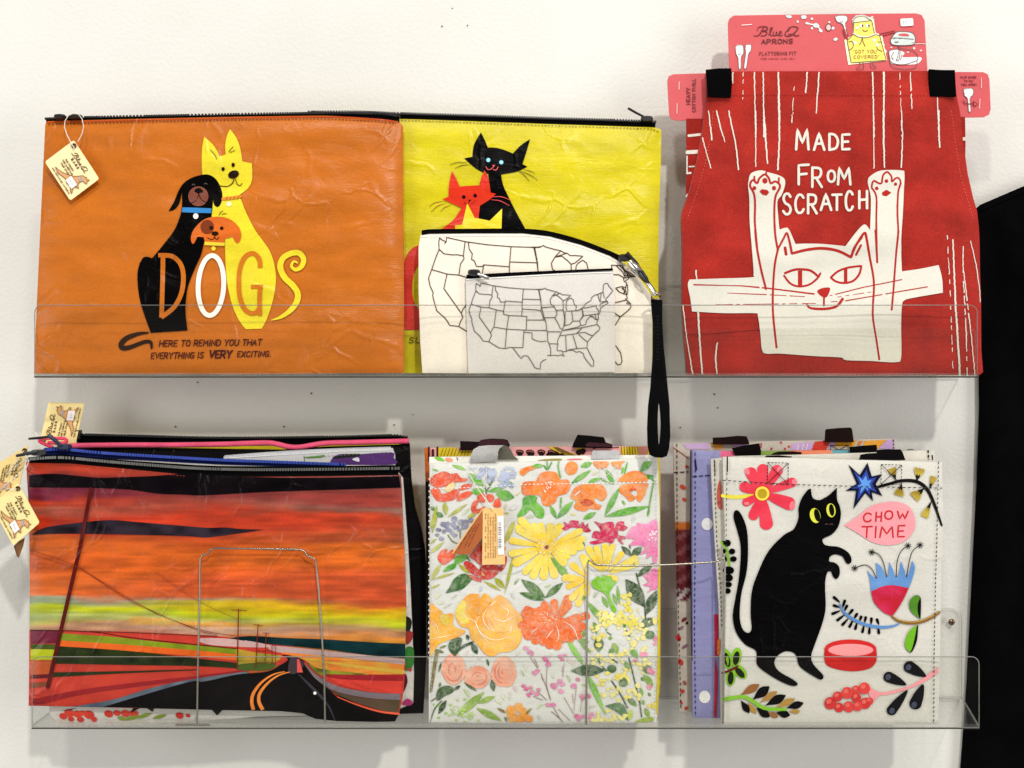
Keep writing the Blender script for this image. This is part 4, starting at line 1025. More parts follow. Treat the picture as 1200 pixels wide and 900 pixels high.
# left and right tabs
def vtext(sh, txt, u, v0, v1, h, w, col):      # reads upward
    sh.text('lettering', txt, 0, 0, 1, 1, w, col, 1, M=lambda a, b: (u + h*b, v0 + (v1-v0)*a), gap=.4)
vtext(cd, 'HEAVY', 804.5, 122, 103, 4.2, .9, MR); vtext(cd, 'COTTON TWILL', 811.5, 131, 92.5, 3.6, .8, MR)
for a in ([(796, 96), (795.6, 105)], [(793.5, 121.5), (793.2, 133)], [(1150, 91.5), (1150.2, 103)], [(1148.5, 116), (1147.8, 127)]): cd.stroke('staple', a, .9, (222, 190, 176), 2, False)
cd.text('lettering', 'FLIP OVER', 1126, 89.5, 1144, 91.8, .6, MR, 1); cd.text('lettering', 'TO SEE', 1130, 93.8, 1140.5, 95.8, .5, MR, 1); cd.text('lettering', 'FULL APRON', 1127, 98, 1144.5, 100.2, .55, MR, 1)
A3 = Z(1080, 70, 9)
outlined(cd, 'utensil_print', A3([(445,310),(520,300),(545,320),(540,370),(510,410),(520,540),(500,550),(485,410),(455,380)]), WH, GY, .6)
cd.stroke('utensil_print', A3([(440,430),(465,460),(540,466)]), 1.0, MR, 4); outlined(cd, 'utensil_print', A3([(545,440),(592,466),(555,492)]), CR, MR, .9, 3, False)
cd.done()

AP = Sheet('apron', [(828, 84), (900, 83.4), (1000, 83.4), (1118.5, 83), (1121, 110), (1126, 137), (1128.7, 165), (1134, 203), (1140.6, 232.7), (1145, 247), (1147.2, 267), (1148, 286), (1148.5, 320), (1149.6, 350), (1150, 410), (1152, 436), (1148, 439.5), (1000, 440), (900, 440), (806, 439.5), (802.5, 400), (800, 358), (800.5, 295), (799.2, 258), (800.3, 247), (809, 221.7), (817.6, 185), (823, 154), (825.5, 135), (827.5, 110)],
   .097, .059, COTTON(), seed=43, puff=.006, puff_r=16, wr=.0046, wl=(120, 44), fine=.0002, thick=.012,
   label='folded dark red cotton apron printed with a white cat, MADE FROM SCRATCH', cat='apron')
AR = (159, 39, 31); AW = (218, 215, 204)
AP.body('front_panel', AR, g=5)
# darker folded layer behind
bk = Sheet('apron', [(804.5, 139), (860, 139), (1090, 137), (1131, 137), (1131.5, 168), (1130, 240), (1120, 420), (830, 420), (806, 300), (804, 240), (804.5, 190)], .074, .0575, COTTON(), seed=44, root=AP.root, puff=.001, wr=.0006, thick=.003)
bk.body('back_fold', (150, 34, 26), g=10)
a1 = Z(780, 130, 5.4545); a2 = Z(960, 130, 5.4545); a3 = Z(790, 270, 5); a4 = Z(950, 270, 5); ac = Z(770, 0, 2.79)
for p, w in (([(148,158),(232,150)], 3), ([(140,264),(218,260)], 4.5), ([(150,356),(195,354)], 1.6), ([(138,398),(160,396)], 2.4), ([(137,290),(137,395)], 1.6), ([(136,545),(150,530)], 3)): bk.stroke('scratch_lines', a1(p), w, AW, 1, False)
bk.stroke('scratch_lines', [(1127, 163), (1132, 162.5)], 4, AW, 1, False)
bk.done()
def scr(zf, pts, w, keep=.97): AP.rough_line('scratch_lines', zf(pts), w, AW, 1, keep)
for pts, w, k in (([(248,237),(247,272)],1.5,.97), ([(282,237),(280,325)],1.0,.7), ([(318,237),(322,447)],1.8,.97), ([(347,237),(350,447)],1.8,.97), ([(397,237),(400,447)],2.2,1), ([(457,237),(448,290),(440,400)],1.0,.5), ([(491,237),(486,302)],1.8,.95), ([(530,237),(520,370)],1.6,.95),
                  ([(705,237),(710,447)],1.6,.98), ([(742,237),(741,447)],2.2,1), ([(794,237),(800,447)],1.0,.55), ([(828,237),(833,355)],1.6,.95), ([(917,320),(921,447)],1.3,.9)): scr(ac, pts, w, k)
for pts, w, k in (([(577,0),(576,355)],1.7,.98), ([(628,0),(640,180),(650,335)],2,1), ([(728,0),(728,180),(718,375)],1.9,.98), ([(275,0),(285,90),(297,185)],1.5,.95), ([(325,0),(350,100),(380,197)],1.5,.95), ([(403,0),(450,220),(465,375)],1.9,.97), ([(235,172),(262,270),(290,365)],1.5,.98), ([(815,0),(808,75)],.9,.6)): scr(a1, pts, w, k)
for pts, w, k in (([(346,0),(350,366)],1.6,1), ([(412,0),(412,180),(418,360)],2.1,.99), ([(525,0),(533,150),(525,360)],1.5,.93), ([(765,0),(765,150),(770,232)],2.2,.99)): scr(a2, pts, w, k)
for pts, w, k in (([(800,30),(815,300),(835,840)],1.2,.55), ([(833,55),(850,450),(875,850)],2.2,1), ([(893,95),(895,300),(912,600),(916,850)],1.5,.6), ([(893,95),(892,200),(915,400),(945,650),(962,850)],1.3,.95), ([(937,62),(970,200),(990,350),(994,420)],1.2,.97)): scr(a4, pts, w, k)
for pts, w, k in (([(52,440),(70,600),(108,840)],1.6,.98), ([(140,480),(150,640),(165,840)],2,1), ([(253,660),(242,735),(250,840)],2,1), ([(128,235),(132,285)],1.8,1)): scr(a3, pts, w, k)
# white cat
AP.shape('cat_print', a1([(530,450),(545,400),(600,380),(640,385),(655,392),(720,410),(760,435),(762,480),(740,540),(715,580),(722,700),(728,758,1),(770,746),(790,760),(830,850,1),(900,848),(1000,850),(1150,864,1)]) +
   a2([(240,770),(290,725),(325,762,1),(330,560),(310,450),(335,410),(400,380),(525,380),(545,400),(541,520),(535,650),(525,800),(525,880)]) +
   a4([(531,150),(535,240,1),(640,225),(750,203,1),(770,280),(775,365,1),(600,395),(550,410),(535,440),(530,560),(530,740),(500,772),(350,765),(205,760),(180,745),(50,738)]) +
   a3([(800,735),(620,722),(540,722),(515,700),(505,600),(490,500),(470,485),(300,485),(105,475,1),(95,400),(80,320),(90,288,1),(250,282),(450,275),(465,262),(463,200),(452,60)]) +
   a1([(537,700),(535,560),(527,480)]), AW, 2)
L2 = (172, 36, 30)
def rl(zf, pts, w, smooth=True, cap=True): AP.stroke('cat_print', zf(pts), w, L2, 3, smooth, cap)
rl(a1, [(545,455),(540,480),(565,530),(572,600),(570,700),(578,800),(588,905)], 2.4)
rl(a1, [(545,455),(560,440),(585,462),(600,430),(635,405),(660,430),(672,462),(700,450),(725,465),(730,490),(702,550),(695,650),(700,780),(712,860),(718,890)], 2.4)
for p in ([(567,420),(569,445)], [(645,388),(640,405)], [(724,428),(724,452)]): rl(a1, p, 2, False)
for x, y, r in ((568,493,12), (635,446,17), (693,493,13)): 
    p = a1([(x,y)])[0]; AP.shape('cat_print', ell(p[0], p[1], r/5.45, r*1.1/5.45), L2, 3, False)
AP.shape('cat_print', a1([(600,515),(615,500),(650,505),(662,520),(645,541),(620,535)]), L2, 3, False)
rl(a3, [(475,0),(485,100),(510,230),(538,342)], 2.4)
rl(a3, [(605,115),(640,50),(660,15),(675,60),(690,135,1),(780,113),(870,105),(960,120),(1037,157,1),(1060,95),(1100,40)], [2.2, 2.4, 3.2, 3.4, 3, 2.6])
rl(a3, [(608,112),(590,200),(580,330),(578,450),(585,550),(600,685)], 2.5)
rl(a4, [(235,155),(270,80),(315,15),(326,40),(345,150),(370,300),(365,440),(366,520),(385,640),(402,755)], [2.6, 3, 2.6, 2.4, 2.2, 2.4])
rl(a3, [(650,102),(656,140)], 3.4, False); rl(a4, [(295,87),(266,143)], 2.6, False)
rl(a2, [(335,490),(340,460),(352,446),(372,458),(398,462),(408,412),(435,390),(462,420),(465,452),(488,430),(508,430),(521,460),(505,520),(500,650),(505,780),(492,905)], 2.2)
rl(a2, [(335,490),(365,550),(365,700),(368,905)], 2.2)
for x, y, r in ((368,495,12), (430,448,12), (488,468,11)):
    p = a2([(x,y)])[0]; AP.shape('cat_print', ell(p[0], p[1], r/5.45, r/5.45), L2, 3, False)
AP.shape('cat_print', a2([(400,522),(430,503),(462,522),(430,546),(405,541)]), L2, 3, False)
rl(a4, [(380,0),(386,100),(390,187)], 2.4); rl(a4, [(515,0),(500,150),(485,350),(475,465)], 2.2)
rl(a3, [(650,250),(700,232),(740,228),(800,236),(846,272)], 2.8); rl(a3, [(645,266),(680,310),(730,328),(790,318),(835,285),(857,252)], 2.4); rl(a3, [(738,236),(738,322)], 5, False, False)
rl(a4, [(118,276),(160,240),(220,218),(297,208,1),(285,255),(250,295),(200,308),(150,300),(118,276)], 2.5); rl(a4, [(205,226),(205,302)], 4, False, False)
AP.shape('cat_print', a3([(838,356),(868,338),(910,335),(912,355),(892,392),(862,386)]), L2, 3); rl(a3, [(878,388),(878,440)], 2.2, False)
rl(a3, [(778,435),(800,455),(880,460),(950,445),(987,402)], [2.2, 3, 3, 3, 3.2])
for zf, pts, w, k in ((a3, [(115,318),(400,325),(560,340),(818,372)], 1.7, .97), (a3, [(312,367),(540,376),(765,388)], 1.2, .92), (a3, [(235,435),(500,432),(850,427)], 1.1, .8), (a4, [(115,382),(300,335),(535,288)], 1.4, .97), (a4, [(160,390),(355,360)], .8, .8), (a4, [(205,412),(450,370),(685,330)], 1.4, .98), (a4, [(120,418),(156,416)], .9, .9)):
    AP.rough_line('cat_print', zf(pts), w, L2, 3, k)
for ch, x0, y0, x1, y1 in (('M',933,151.5,947.5,175), ('A',954,156,966,175.5), ('D',972,157,982,175.5), ('E',987,157.5,995.5,175), ('F',936,193,947.5,216), ('R',952,196.5,963,219), ('O',970,200,978.5,213), ('M',982,196.5,996.5,216),
                           ('S',917.5,227,927,251), ('C',932,228,942,249.5), ('R',947,228,957,250), ('A',962,227,974,246), ('T',975.5,228,986,246), ('C',991,224,999.5,246.5), ('H',1007,224,1016,244)):
    AP.glyph('lettering', ch, x0, y0, x1, y1, 3.0, AW, 2)
AP.dashes('stitching', [(830, 112), (900, 111.5), (1000, 112), (1120, 112)], .7, (140, 26, 22), 2.4, 1.6, 1)
AP.dashes('stitching', a1([(305,0),(290,150),(255,330),(200,520),(140,690)]), .6, (214, 110, 96), 2.2, 1.6, 1); AP.dashes('stitching', a2([(845,0),(870,200),(905,420),(985,690)]), .6, (206, 104, 92), 2.2, 1.8, 1)
AP.stroke('hem', [(801, 392), (830, 391.5), (870, 388), (900, 386)], .6, (120, 20, 18), 1)
AP.done({'cat_print': CANVAS(), 'lettering': CANVAS(), 'scratch_lines': CANVAS()})
for o_ in ([(827.5, 81.5), (842, 80), (857, 80), (857.8, 98), (856.5, 114), (842, 113.6), (829.8, 113)], [(1089, 81), (1104, 82), (1119, 82), (1119.8, 98), (1120.5, 113), (1105, 112.6), (1090, 113)]):
    slab('fold_over_tab', o_, .0685, .004, WEB(), (4, 4, 5), AP.root, AP.org, curve=lambda u, v: -.0025*np.exp(-(v-80)/5.0) + .0035*(v-96)/34)
# ------------------------------------------------------------------ lower shelf, left: stack of zipper pouches
def tote_handle(root, org, outline, d, col, thick=.003, curve=None):
    return slab('handle', outline, d, thick, WEB(), col, root, org, curve=curve)
def zip_top(sh, up, lo, col, tcol, d, teeth=2.6, sp=3.1, on=.2, metal=False): zipper(sh, up, lo, col, tcol, d, teeth, sp, tooth_on=on, metal=metal)
# rear pouch: yellow with a black zipper
p6 = Sheet('zipper_pouch', [(91, 520), (260, 522), (466, 519), (478, 521), (479, 600), (478, 830), (95, 830), (90, 700)], .048, .044, TARP(), seed=61, puff=.002, wr=.0008, thick=.003,
   label='yellow pouch with black zipper at the back of the painted pouch stack', cat='pouch', group='zipper pouches')
p6.body('panel', (220, 196, 40), g=12)
zip_top(p6, [(90, 508.5), (150, 510), (260, 512.5), (380, 511.5), (466, 509.8), (477, 514)], [(90, 518), (150, 519), (260, 521), (380, 520), (466, 518), (477, 521)], BLACK, (26, 25, 26), .045, 2.8, 4.2, .03)
V, Fc = box_vf((at(90.5, 0, .047).x, -.050, at(0, 514.5, .047).z), (at(95, 0, .047).x, -.044, at(0, 504, .047).z)); solid('zipper_stop', V, Fc, plain('slider_16_16_18', (16, 16, 18), .35), p6.root, p6.org)
p6.stroke('piping', [(94, 521), (120, 521), (160, 521.8)], 1.6, (226, 205, 60), 1)
p6.done()
# black pouch with pink zipper; right side widened to fill the dark gap with black
p5 = Sheet('zipper_pouch', [(70, 524), (200, 525), (330, 527), (380, 523.5), (470, 521), (480, 519), (482, 560), (486, 592), (495, 625), (499, 660), (499.5, 770), (496, 836), (250, 842), (72, 838), (68, 680)], .066, .056, TARP(), seed=62, puff=.004, wr=.0012, thick=.004,
   label='black pouch with bright pink zipper in the painted pouch stack', cat='pouch', group='zipper pouches')
p5.body('panel', (14, 12, 13), g=10)
PK = (216, 84, 116)
V, Fc = tube_vf([at(u, v, .060) for u, v in catmull([(70, 524), (90, 522.3), (150, 521.5), (200, 521.5), (260, 520.6), (310, 519), (325, 520.5), (338, 523.5), (352, 524), (380, 519.6), (420, 518.4), (479, 516.8)], False, 5)], .0026, 8)
mesh_obj('zipper_tape', V, Fc, WEB(), p5.root, [lin(PK)]*len(V), True, p5.org, 60)
V, Fc = tube_vf([at(u, v, .0625) for u, v in catmull([(62, 524.5), (46, 517.2), (52, 513.8), (66, 513.6), (76, 514.2), (78, 518), (70, 519.5), (56, 518.5)], False, 3)], .0017, 7)
mesh_obj('zipper_pull', V, Fc, WEB(), p5.root, [lin((218, 72, 104))]*len(V), True, p5.org, 60)
p5.bead('welt', [(479, 524), (481, 560), (485, 592), (494, 626), (498, 662), (498.5, 768)], .001, (20, 18, 19))
p5.done()
# grey-white pouch with purple print
p4 = Sheet('zipper_pouch', [(262, 535), (330, 531), (400, 527), (450, 525.5), (460, 525), (463, 533), (464, 600), (462, 830), (270, 832), (262, 700)], .078, .068, TARP(), seed=63, puff=.002, wr=.0008, thick=.003,
   label='white pouch with purple and green print between the black and blue-zipped pouches', cat='pouch', group='zipper pouches')
p4.body('panel', (190, 190, 190), g=8)
q = Z(240, 480, 4.2857)
p4.shape('leaf_print', q([(500,238),(560,232),(600,228),(590,240),(520,244)]), (90, 140, 50), 1); p4.shape('leaf_print', q([(630,262),(660,228),(720,222),(760,230),(800,222),(940,215),(948,240),(945,275),(640,280)]), (78, 44, 104), 1); p4.shape('leaf_print', q([(640,245),(700,225),(780,222),(760,236)]), (30, 34, 26), 2); p4.shape('leaf_print', q([(740,250),(770,240),(775,262)]), (210, 206, 214), 3)
p4.stroke('leaf_print', q([(498,232),(502,262)]), .8, (90, 90, 95), 2, False)
zip_top(p4, [(263, 533.5), (330, 528.5), (400, 525), (458, 523.3)], [(263, 536), (330, 532), (400, 528), (458, 526.3)], (204, 204, 208), (190, 190, 196), .069, 0)
p4.dashes('stitching', q([(520,240),(700,228),(935,216)]), .6, (120, 118, 120), 3, 1.6)
p4.done()
# white floral pouch with a blue zipper
p2 = Sheet('zipper_pouch', [(50, 536), (120, 538), (200, 541), (300, 544.5), (460, 545.5), (472, 560), (478, 640), (481, 690), (483, 735), (485, 790), (484, 824), (470, 830), (400, 838), (300, 840), (230, 845), (150, 849), (85, 849), (62, 845), (58, 836), (52, 700)], .090, .081, TARP(), seed=64, puff=.003, wr=.001, thick=.004,
   label='white floral pouch with blue zipper directly behind the sunset road pouch', cat='pouch', group='zipper pouches')
p2.body('panel', (206, 203, 196), g=8)
zip_top(p2, [(52, 525), (75, 524), (120, 529), (200, 534), (260, 537.4), (330, 540), (404, 543)], [(52, 534), (75, 533), (120, 535), (200, 539.8), (260, 543), (330, 545), (404, 547)], (20, 30, 84), (50, 74, 168), .0835, 3.2, 4.6, .22)
slider(p2.root, p2.org, 75, 523.5, .088, 17, 7, (36, 44, 70)); tubeobj('zipper_pull', [at(71.5, 522.5, .0915), at(65, 516.5, .0935), at(56.5, 509.5, .094)], [.0016, .0021, .0018], plain('slider_36_44_70', (36, 44, 70), .35), p2.root, p2.org)
q = Z(10, 640, 4.09)
for c, r in (((262,815),20),((290,800),24),((330,805),22),((355,800),16),((385,808),26),((410,830),16),((345,830),18),((300,828),16),((480,804),22),((520,800),18),((560,802),22),((600,802),22),((820,812),20),((860,812),12)):
    x, y = q([c])[0]; p2.shape('flower_print', ell(x, y, r/4.09, r*.75/4.09, 20), (212, 68, 50), 1, col2=(190, 44, 40))
for a in ([(520,820),(560,828)], [(540,835),(640,812)], [(610,826),(690,800)], [(690,826),(760,808)]): p2.shape('leaf_print', leaf(*q(a)[0], *q(a)[1], 4.5), (128, 148, 50), 1)
for a in ([(250,790),(330,775),(300,785)], [(585,800),(640,770),(600,770)], [(690,795),(660,775),(700,770)], [(975,785),(1000,812),(1030,780)]): p2.shape('leaf_print', q(a), (26, 26, 32), 1, False)
q = Z(220, 640, 4)
for a, c in (([(1022,330),(1050,350),(1040,400),(1022,395)], (30, 36, 30)), ([(1025,400),(1055,405),(1050,440),(1025,460)], (150, 50, 40)), ([(1022,480),(1058,480),(1056,560),(1018,580)], (52, 120, 46)), ([(1000,610),(1022,600),(1030,640),(1005,690)], (90, 20, 40)), ([(1003,740),(1030,715),(1056,730),(1040,748)], (170, 50, 110)), ([(1022,180),(1032,190),(1030,280),(1022,260)], (232, 228, 220)), ([(1026,575),(1050,575),(1045,588)], (200, 50, 60))):
    p2.shape('flower_print', q(a), c, 1)
p2.done()
# sunset road pouch
SO = [(30.5, 542), (33, 540), (82, 541.5), (150, 548), (217, 554.5), (300, 557), (400, 556), (466, 555), (469.5, 558), (470.5, 572), (472, 610), (474.5, 657), (476, 705), (475, 755), (472.5, 810), (468, 836), (463, 845.5), (440, 846), (395, 845), (370, 842.5), (355, 836), (330, 833.5), (250, 832), (105, 828.5), (33.5, 827), (34.5, 760), (35, 700), (34, 600)]
su = Sheet('zipper_pouch', SO, .1005, .0925, TARP(), seed=65, puff=.003, puff_r=8, wr=.0014, wl=(120, 36), fine=.0004, thick=.004,
   label='zipper pouch painted with a black road under a red and orange sunset', cat='pouch', group='zipper pouches')
sky = {35: [(541,(214,66,32)),(554,(205,60,34)),(573,(126,30,72)),(580,(140,34,70)),(584,(216,62,32)),(590,(214,70,46)),(593,(188,98,84)),(602,(184,88,78)),(606,(214,56,30)),(617,(208,52,32)),(626,(216,98,34)),(640,(222,104,36)),(660,(206,86,30)),(680,(226,112,44)),(694,(224,104,40)),(698,(190,122,100)),(703,(140,156,148)),(709,(146,164,140)),(713,(192,206,14)),(718,(180,190,40)),(722,(160,176,120)),(729,(206,196,110)),(734,(200,150,130)),(738,(190,130,110)),(742,(200,70,50)),(830,(214,74,52))],
       250: [(541,(200,60,40)),(583,(150,60,66)),(590,(176,80,74)),(598,(206,66,44)),(606,(214,62,36)),(618,(206,66,40)),(632,(206,84,36)),(648,(220,102,34)),(668,(222,98,34)),(682,(214,86,48)),(698,(216,92,46)),(702,(180,140,130)),(705,(200,180,60)),(711,(222,192,20)),(720,(196,206,30)),(727,(180,180,130)),(732,(222,150,60)),(736,(200,160,150)),(744,(206,160,150)),(750,(214,120,70)),(830,(214,74,52))],
       470: [(556,(160,80,80)),(571,(166,84,84)),(584,(184,66,60)),(593,(152,120,118)),(598,(150,110,108)),(603,(208,76,52)),(612,(214,70,40)),(622,(190,84,50)),(634,(178,80,52)),(641,(222,108,36)),(662,(218,100,34)),(676,(212,88,48)),(692,(204,80,48)),(706,(214,84,44)),(710,(228,150,30)),(720,(224,196,24)),(730,(196,206,40)),(735,(184,160,100)),(742,(190,130,100)),(748,(228,140,60)),(754,(230,170,60)),(775,(180,150,140)),(785,(226,120,50)),(830,(214,74,52))]}
def skycol(u, v):
    nz = su.n1(u / 60, v / 5.0) * 3.4 + su.n2(u / 16, v / 2.4) * 1.8 + su.n2(u / 130 + 9, v / 16) * 5
    vv = v + nz; ks = sorted(sky); res = []
    for k in ks:
        st_ = sky[k]; xs = [s_[0] for s_ in st_]
        res.append(np.stack([np.interp(vv, xs, [s_[1][i] for s_ in st_]) for i in range(3)], 1))
    t1 = np.clip((u - 35) / 215, 0, 1)[:, None]; t2 = np.clip((u - 250) / 220, 0, 1)[:, None]
    c = np.where(u[:, None] < 250, res[0]*(1-t1) + res[1]*t1, res[1]*(1-t2) + res[2]*t2)
    c = c * (.92 + .10 * su.n2(u / 40, v / 1.7) + .10 * su.n1(u / 24, v / 6.0 + u / 90))[:, None]
    c = c * np.where(v < 700, np.clip(.84 + (v - 560) / 700, .84, .97), .97)[:, None] * np.array([1, 1, .9])
    c[(u > 150 + (832 - v) * 8) & (v > 815)] = (14, 9, 10)
    return [lin(x) for x in c]
su.body('panel', skycol, g=2.6)
l1, l2, l3, l4 = Z(0, 460, 4.615), Z(240, 480, 4.2857), Z(10, 640, 4.09), Z(220, 640, 4)
def clip_pts(pts):
    return [(min(max(p[0], 34.2), 476.5),) + tuple(p[1:]) for p in pts]
su.shape('cloud_print', clip_pts(l1([(142,447,1),(300,440),(520,460),(650,458),(850,450),(1000,436,1),(1100,436)]) + l2([(0,326,1),(300,340),(600,342),(975,334,1),(985,392,1),(600,404),(300,414),(0,430)]) + l1([(1000,552),(850,546),(700,525),(480,515),(300,514),(142,512,1)])), (5, 3, 5), 1, col2=(16, 9, 14))
su.shape('cloud_print', clip_pts(l1([(168,770,1),(230,735),(300,720),(460,700),(600,690),(760,702),(1100,730)]) + l2([(100,592),(180,600),(295,603,1),(180,620),(80,634),(0,642)]) + l1([(1000,776),(700,768),(450,764),(300,764)])), (12, 7, 11), 1, col2=(52, 42, 54))
su.shape('cloud_print', l4([(175,438,1),(240,425),(320,422),(450,430),(640,437),(850,450),(1020,458,1),(1020,525,1),(850,510),(650,485),(450,465),(280,450)]), (5, 24, 27), 2, col2=(12, 50, 54))
# fields
su.shape('field_print', clip_pts(l3([(98,402,1),(390,408),(640,415),(1000,432)])) + l4([(300,450,1),(640,490),(1020,540,1),(1010,690),(990,785,1),(800,745),(500,560)]) + clip_pts(l3([(900,640),(560,740),(380,768),(98,762,1)])), (200, 62, 42), 1, col2=(184, 52, 44))
su.shape('field_print', l4([(400,468),(640,490),(1018,530,1),(1016,556,1),(700,520),(420,497)]), (178, 150, 146), 2)
su.shape('field_print', l4([(60,432),(240,438),(400,468),(330,475),(100,462)]), (198, 160, 156), 2)
su.shape('field_print', l4([(440,498),(700,522),(1014,556,1),(1012,600,1),(840,600),(620,575),(540,530)]), (224, 116, 46), 2, col2=(206, 160, 56)); su.stroke('field_print', l4([(560,530),(800,565),(1008,590)]), [2, 4, 5], (204, 162, 60), 3)
su.shape('field_print', l3([(105,404),(250,402),(232,465),(105,468)]), (104, 24, 48), 2, False); su.shape('field_print', l3([(105,470),(228,470),(220,495),(105,492)]), (60, 78, 20), 2, False); su.shape('field_print', l3([(105,493),(222,496),(214,545),(105,545)]), (172, 182, 20), 2, False)
su.shape('field_print', l3([(105,546),(214,546),(200,612),(105,616)]), (190, 84, 40), 2, False); su.shape('field_print', l3([(105,618),(200,614),(195,632),(105,636)]), (90, 22, 26), 2, False); su.shape('field_print', l3([(105,655),(190,650),(185,672),(105,682)]), (120, 60, 30), 2, False)
su.shape('field_print', l3([(255,418,1),(500,435),(750,462),(1095,492,1),(1095,520,1),(900,500),(600,475),(250,452,1)]), (128, 146, 26), 2, col2=(110, 120, 20)); su.stroke('field_print', l3([(105,403),(390,410),(600,440),(900,472),(1095,492)]), [1.2, .8, 1, .8], (66, 20, 16), 4)
su.stroke('field_print', l3([(390,408),(640,416),(1000,432)]), .9, (110, 30, 20), 4)
su.shape('field_print', l3([(250,452,1),(600,475),(900,500),(1095,520,1),(1095,548,1),(800,520),(245,480,1)]), (218, 96, 30), 2)
su.shape('field_print', l3([(245,480,1),(600,505),(1095,560,1),(1095,586,1),(900,575),(600,570),(218,563,1)]), (18, 26, 12), 3, col2=(44, 56, 20))
su.shape('field_print', l3([(215,605,1),(500,600),(900,590,1),(900,595,1),(500,612),(213,628,1)]), (36, 46, 20), 3)
su.shape('field_print', l3([(108,752,1),(110,735,1),(400,680),(900,622,1),(1140,592,1),(1140,604),(900,638),(400,704),(160,756)]), (146, 28, 34), 2)
su.shape('field_print', l4([(225,480,1),(330,500),(440,512,1),(420,540),(330,560),(230,575,1)]), (206, 150, 50), 2, col2=(120, 130, 40)); su.shape('field_print', l4([(235,555),(400,545),(380,580),(235,580)]), (70, 90, 30), 2)
su.shape('field_print', l4([(565,545),(620,575),(840,600),(800,608),(640,606),(590,580)]), (150, 156, 40), 3, col2=(40, 60, 26))
su.shape('field_print', l4([(640,600,1),(1010,606,1),(1000,692,1),(850,682),(720,650)]), (206, 58, 46), 3); su.shape('field_print', l4([(640,600,1),(1010,606,1),(1008,632,1),(800,628),(680,618)]), (148, 24, 34), 4)
# road
su.shape('road_print', clip_pts(l3([(300,770,1),(500,735),(700,675),(900,635),(1145,600,1),(1145,615,1),(900,655),(700,705),(560,745),(470,773,1)])), (104, 118, 132), 3, col2=(70, 80, 96))
su.shape('road_print', l3([(450,772,1),(640,715),(870,650)]) + l4([(80,634),(230,602),(370,588),(425,562),(470,532),(440,510,1),(490,515),(540,535),(555,570),(640,640),(700,705),(850,762),(965,792,1),(970,818,1),(700,816),(600,808),(540,785),(480,770),(0,762)]), (5, 3, 5), 4, col2=(14, 8, 9))
su.shape('road_print', l4([(482,520),(512,524),(545,550),(518,592),(472,592)]), (62, 52, 60), 5); su.shape('road_print', l4([(512,530),(523,530),(540,592),(513,592)]), (224, 88, 82), 6, False)
su.stroke('road_print', l4([(455,588),(400,602),(345,640),(308,690),(300,730),(308,767)]), [1.0, 2.2, 3.6, 4.2], (226, 128, 48), 5, cap=False); su.stroke('road_print', l4([(478,590),(425,606),(375,642),(338,690),(334,730),(352,767)]), [1.0, 2.2, 3.6, 4.4], (230, 134, 52), 5, cap=False)
su.stroke('road_print', l4([(520,600),(560,640),(620,700),(660,750),(690,815)]), [1, 3.5, 2.4, 1.2], (52, 52, 62), 5)
su.shape('road_print', l4([(545,545),(600,600),(700,655),(850,684),(1000,692,1),(996,722,1),(850,712),(700,682),(600,622)]), (108, 98, 108), 5, col2=(128, 112, 116)); su.shape('road_print', l4([(610,630),(700,684),(850,714),(996,724,1),(988,782,1),(900,768),(760,722),(670,676)]), (76, 64, 40), 5, col2=(96, 70, 60)); su.stroke('road_print', l4([(700,706),(800,746),(900,775),(988,786)]), [1, 1.8, 2.4], (232, 92, 60), 6)
su.shape('road_print', ell(*l4([(596,689)])[0], 1.9), (250, 248, 244), 7, False)
# poles and wires
su.stroke('pole_print', [(106.5, 573), (101, 602), (94, 640), (56, 805)], [4.2, 4.4, 4.6, 4.6], (84, 16, 16), 5, False)
for a, w in (([(105,20),(330,100),(600,270),(900,395),(1100,432)], .7), ([(105,34),(300,100)], .6), ([(345,105),(640,285),(900,400),(1000,425)], .6), ([(700,120),(905,260),(1100,350)], .4)): su.stroke('pole_print', l3(a), w, (120, 40, 24), 5)
for a, w in (([(238,295),(232,575)], 1.3), ([(205,299),(275,302)], .8), ([(330,368),(318,572)], 1.1), ([(310,368),(352,374)], .7), ([(368,405),(362,550)], .9), ([(350,407),(386,409)], .6), ([(395,468),(396,545)], .8), ([(410,470),(412,540)], .7), ([(325,490),(395,492)], .6), ([(318,545),(412,548)], .6), ([(362,515),(410,520)], .6)): su.stroke('pole_print', l4(a), w, (118, 30, 20), 5, False)
su.dashes('stitching', [(36, 544), (82, 545), (150, 551.5), (217, 558)], .7, (140, 40, 20), 2.4, 1.4, 1)
zip_top(su, [(33, 536), (60, 533), (82, 533.5), (130, 538), (200, 543), (260, 546), (360, 546.2), (467, 545)], [(33, 541), (82, 541.5), (150, 548), (217, 554.5), (300, 557), (400, 556), (467, 555)], (8, 8, 9), (150, 150, 146), .095, 3.2, 4.6, .32, True)
slider(su.root, su.org, 45, 530.5, .099, 18, 7.5, (38, 40, 46)); tubeobj('zipper_pull', [at(43, 529.5, .1025), at(32, 531.5, .105), at(19, 534.3, .106)], [.0016, .0018, .0013], plain('slider_38_40_46', (38, 40, 46), .35), su.root, su.org)
tubeobj('second_pull', [at(62, 511, .088), at(48, 513, .089), at(33.5, 514.2, .090)], [.0009, .0014, .0011], plain('slider_16_16_18', (16, 16, 18), .35), p5.root, p5.org)
su.done()
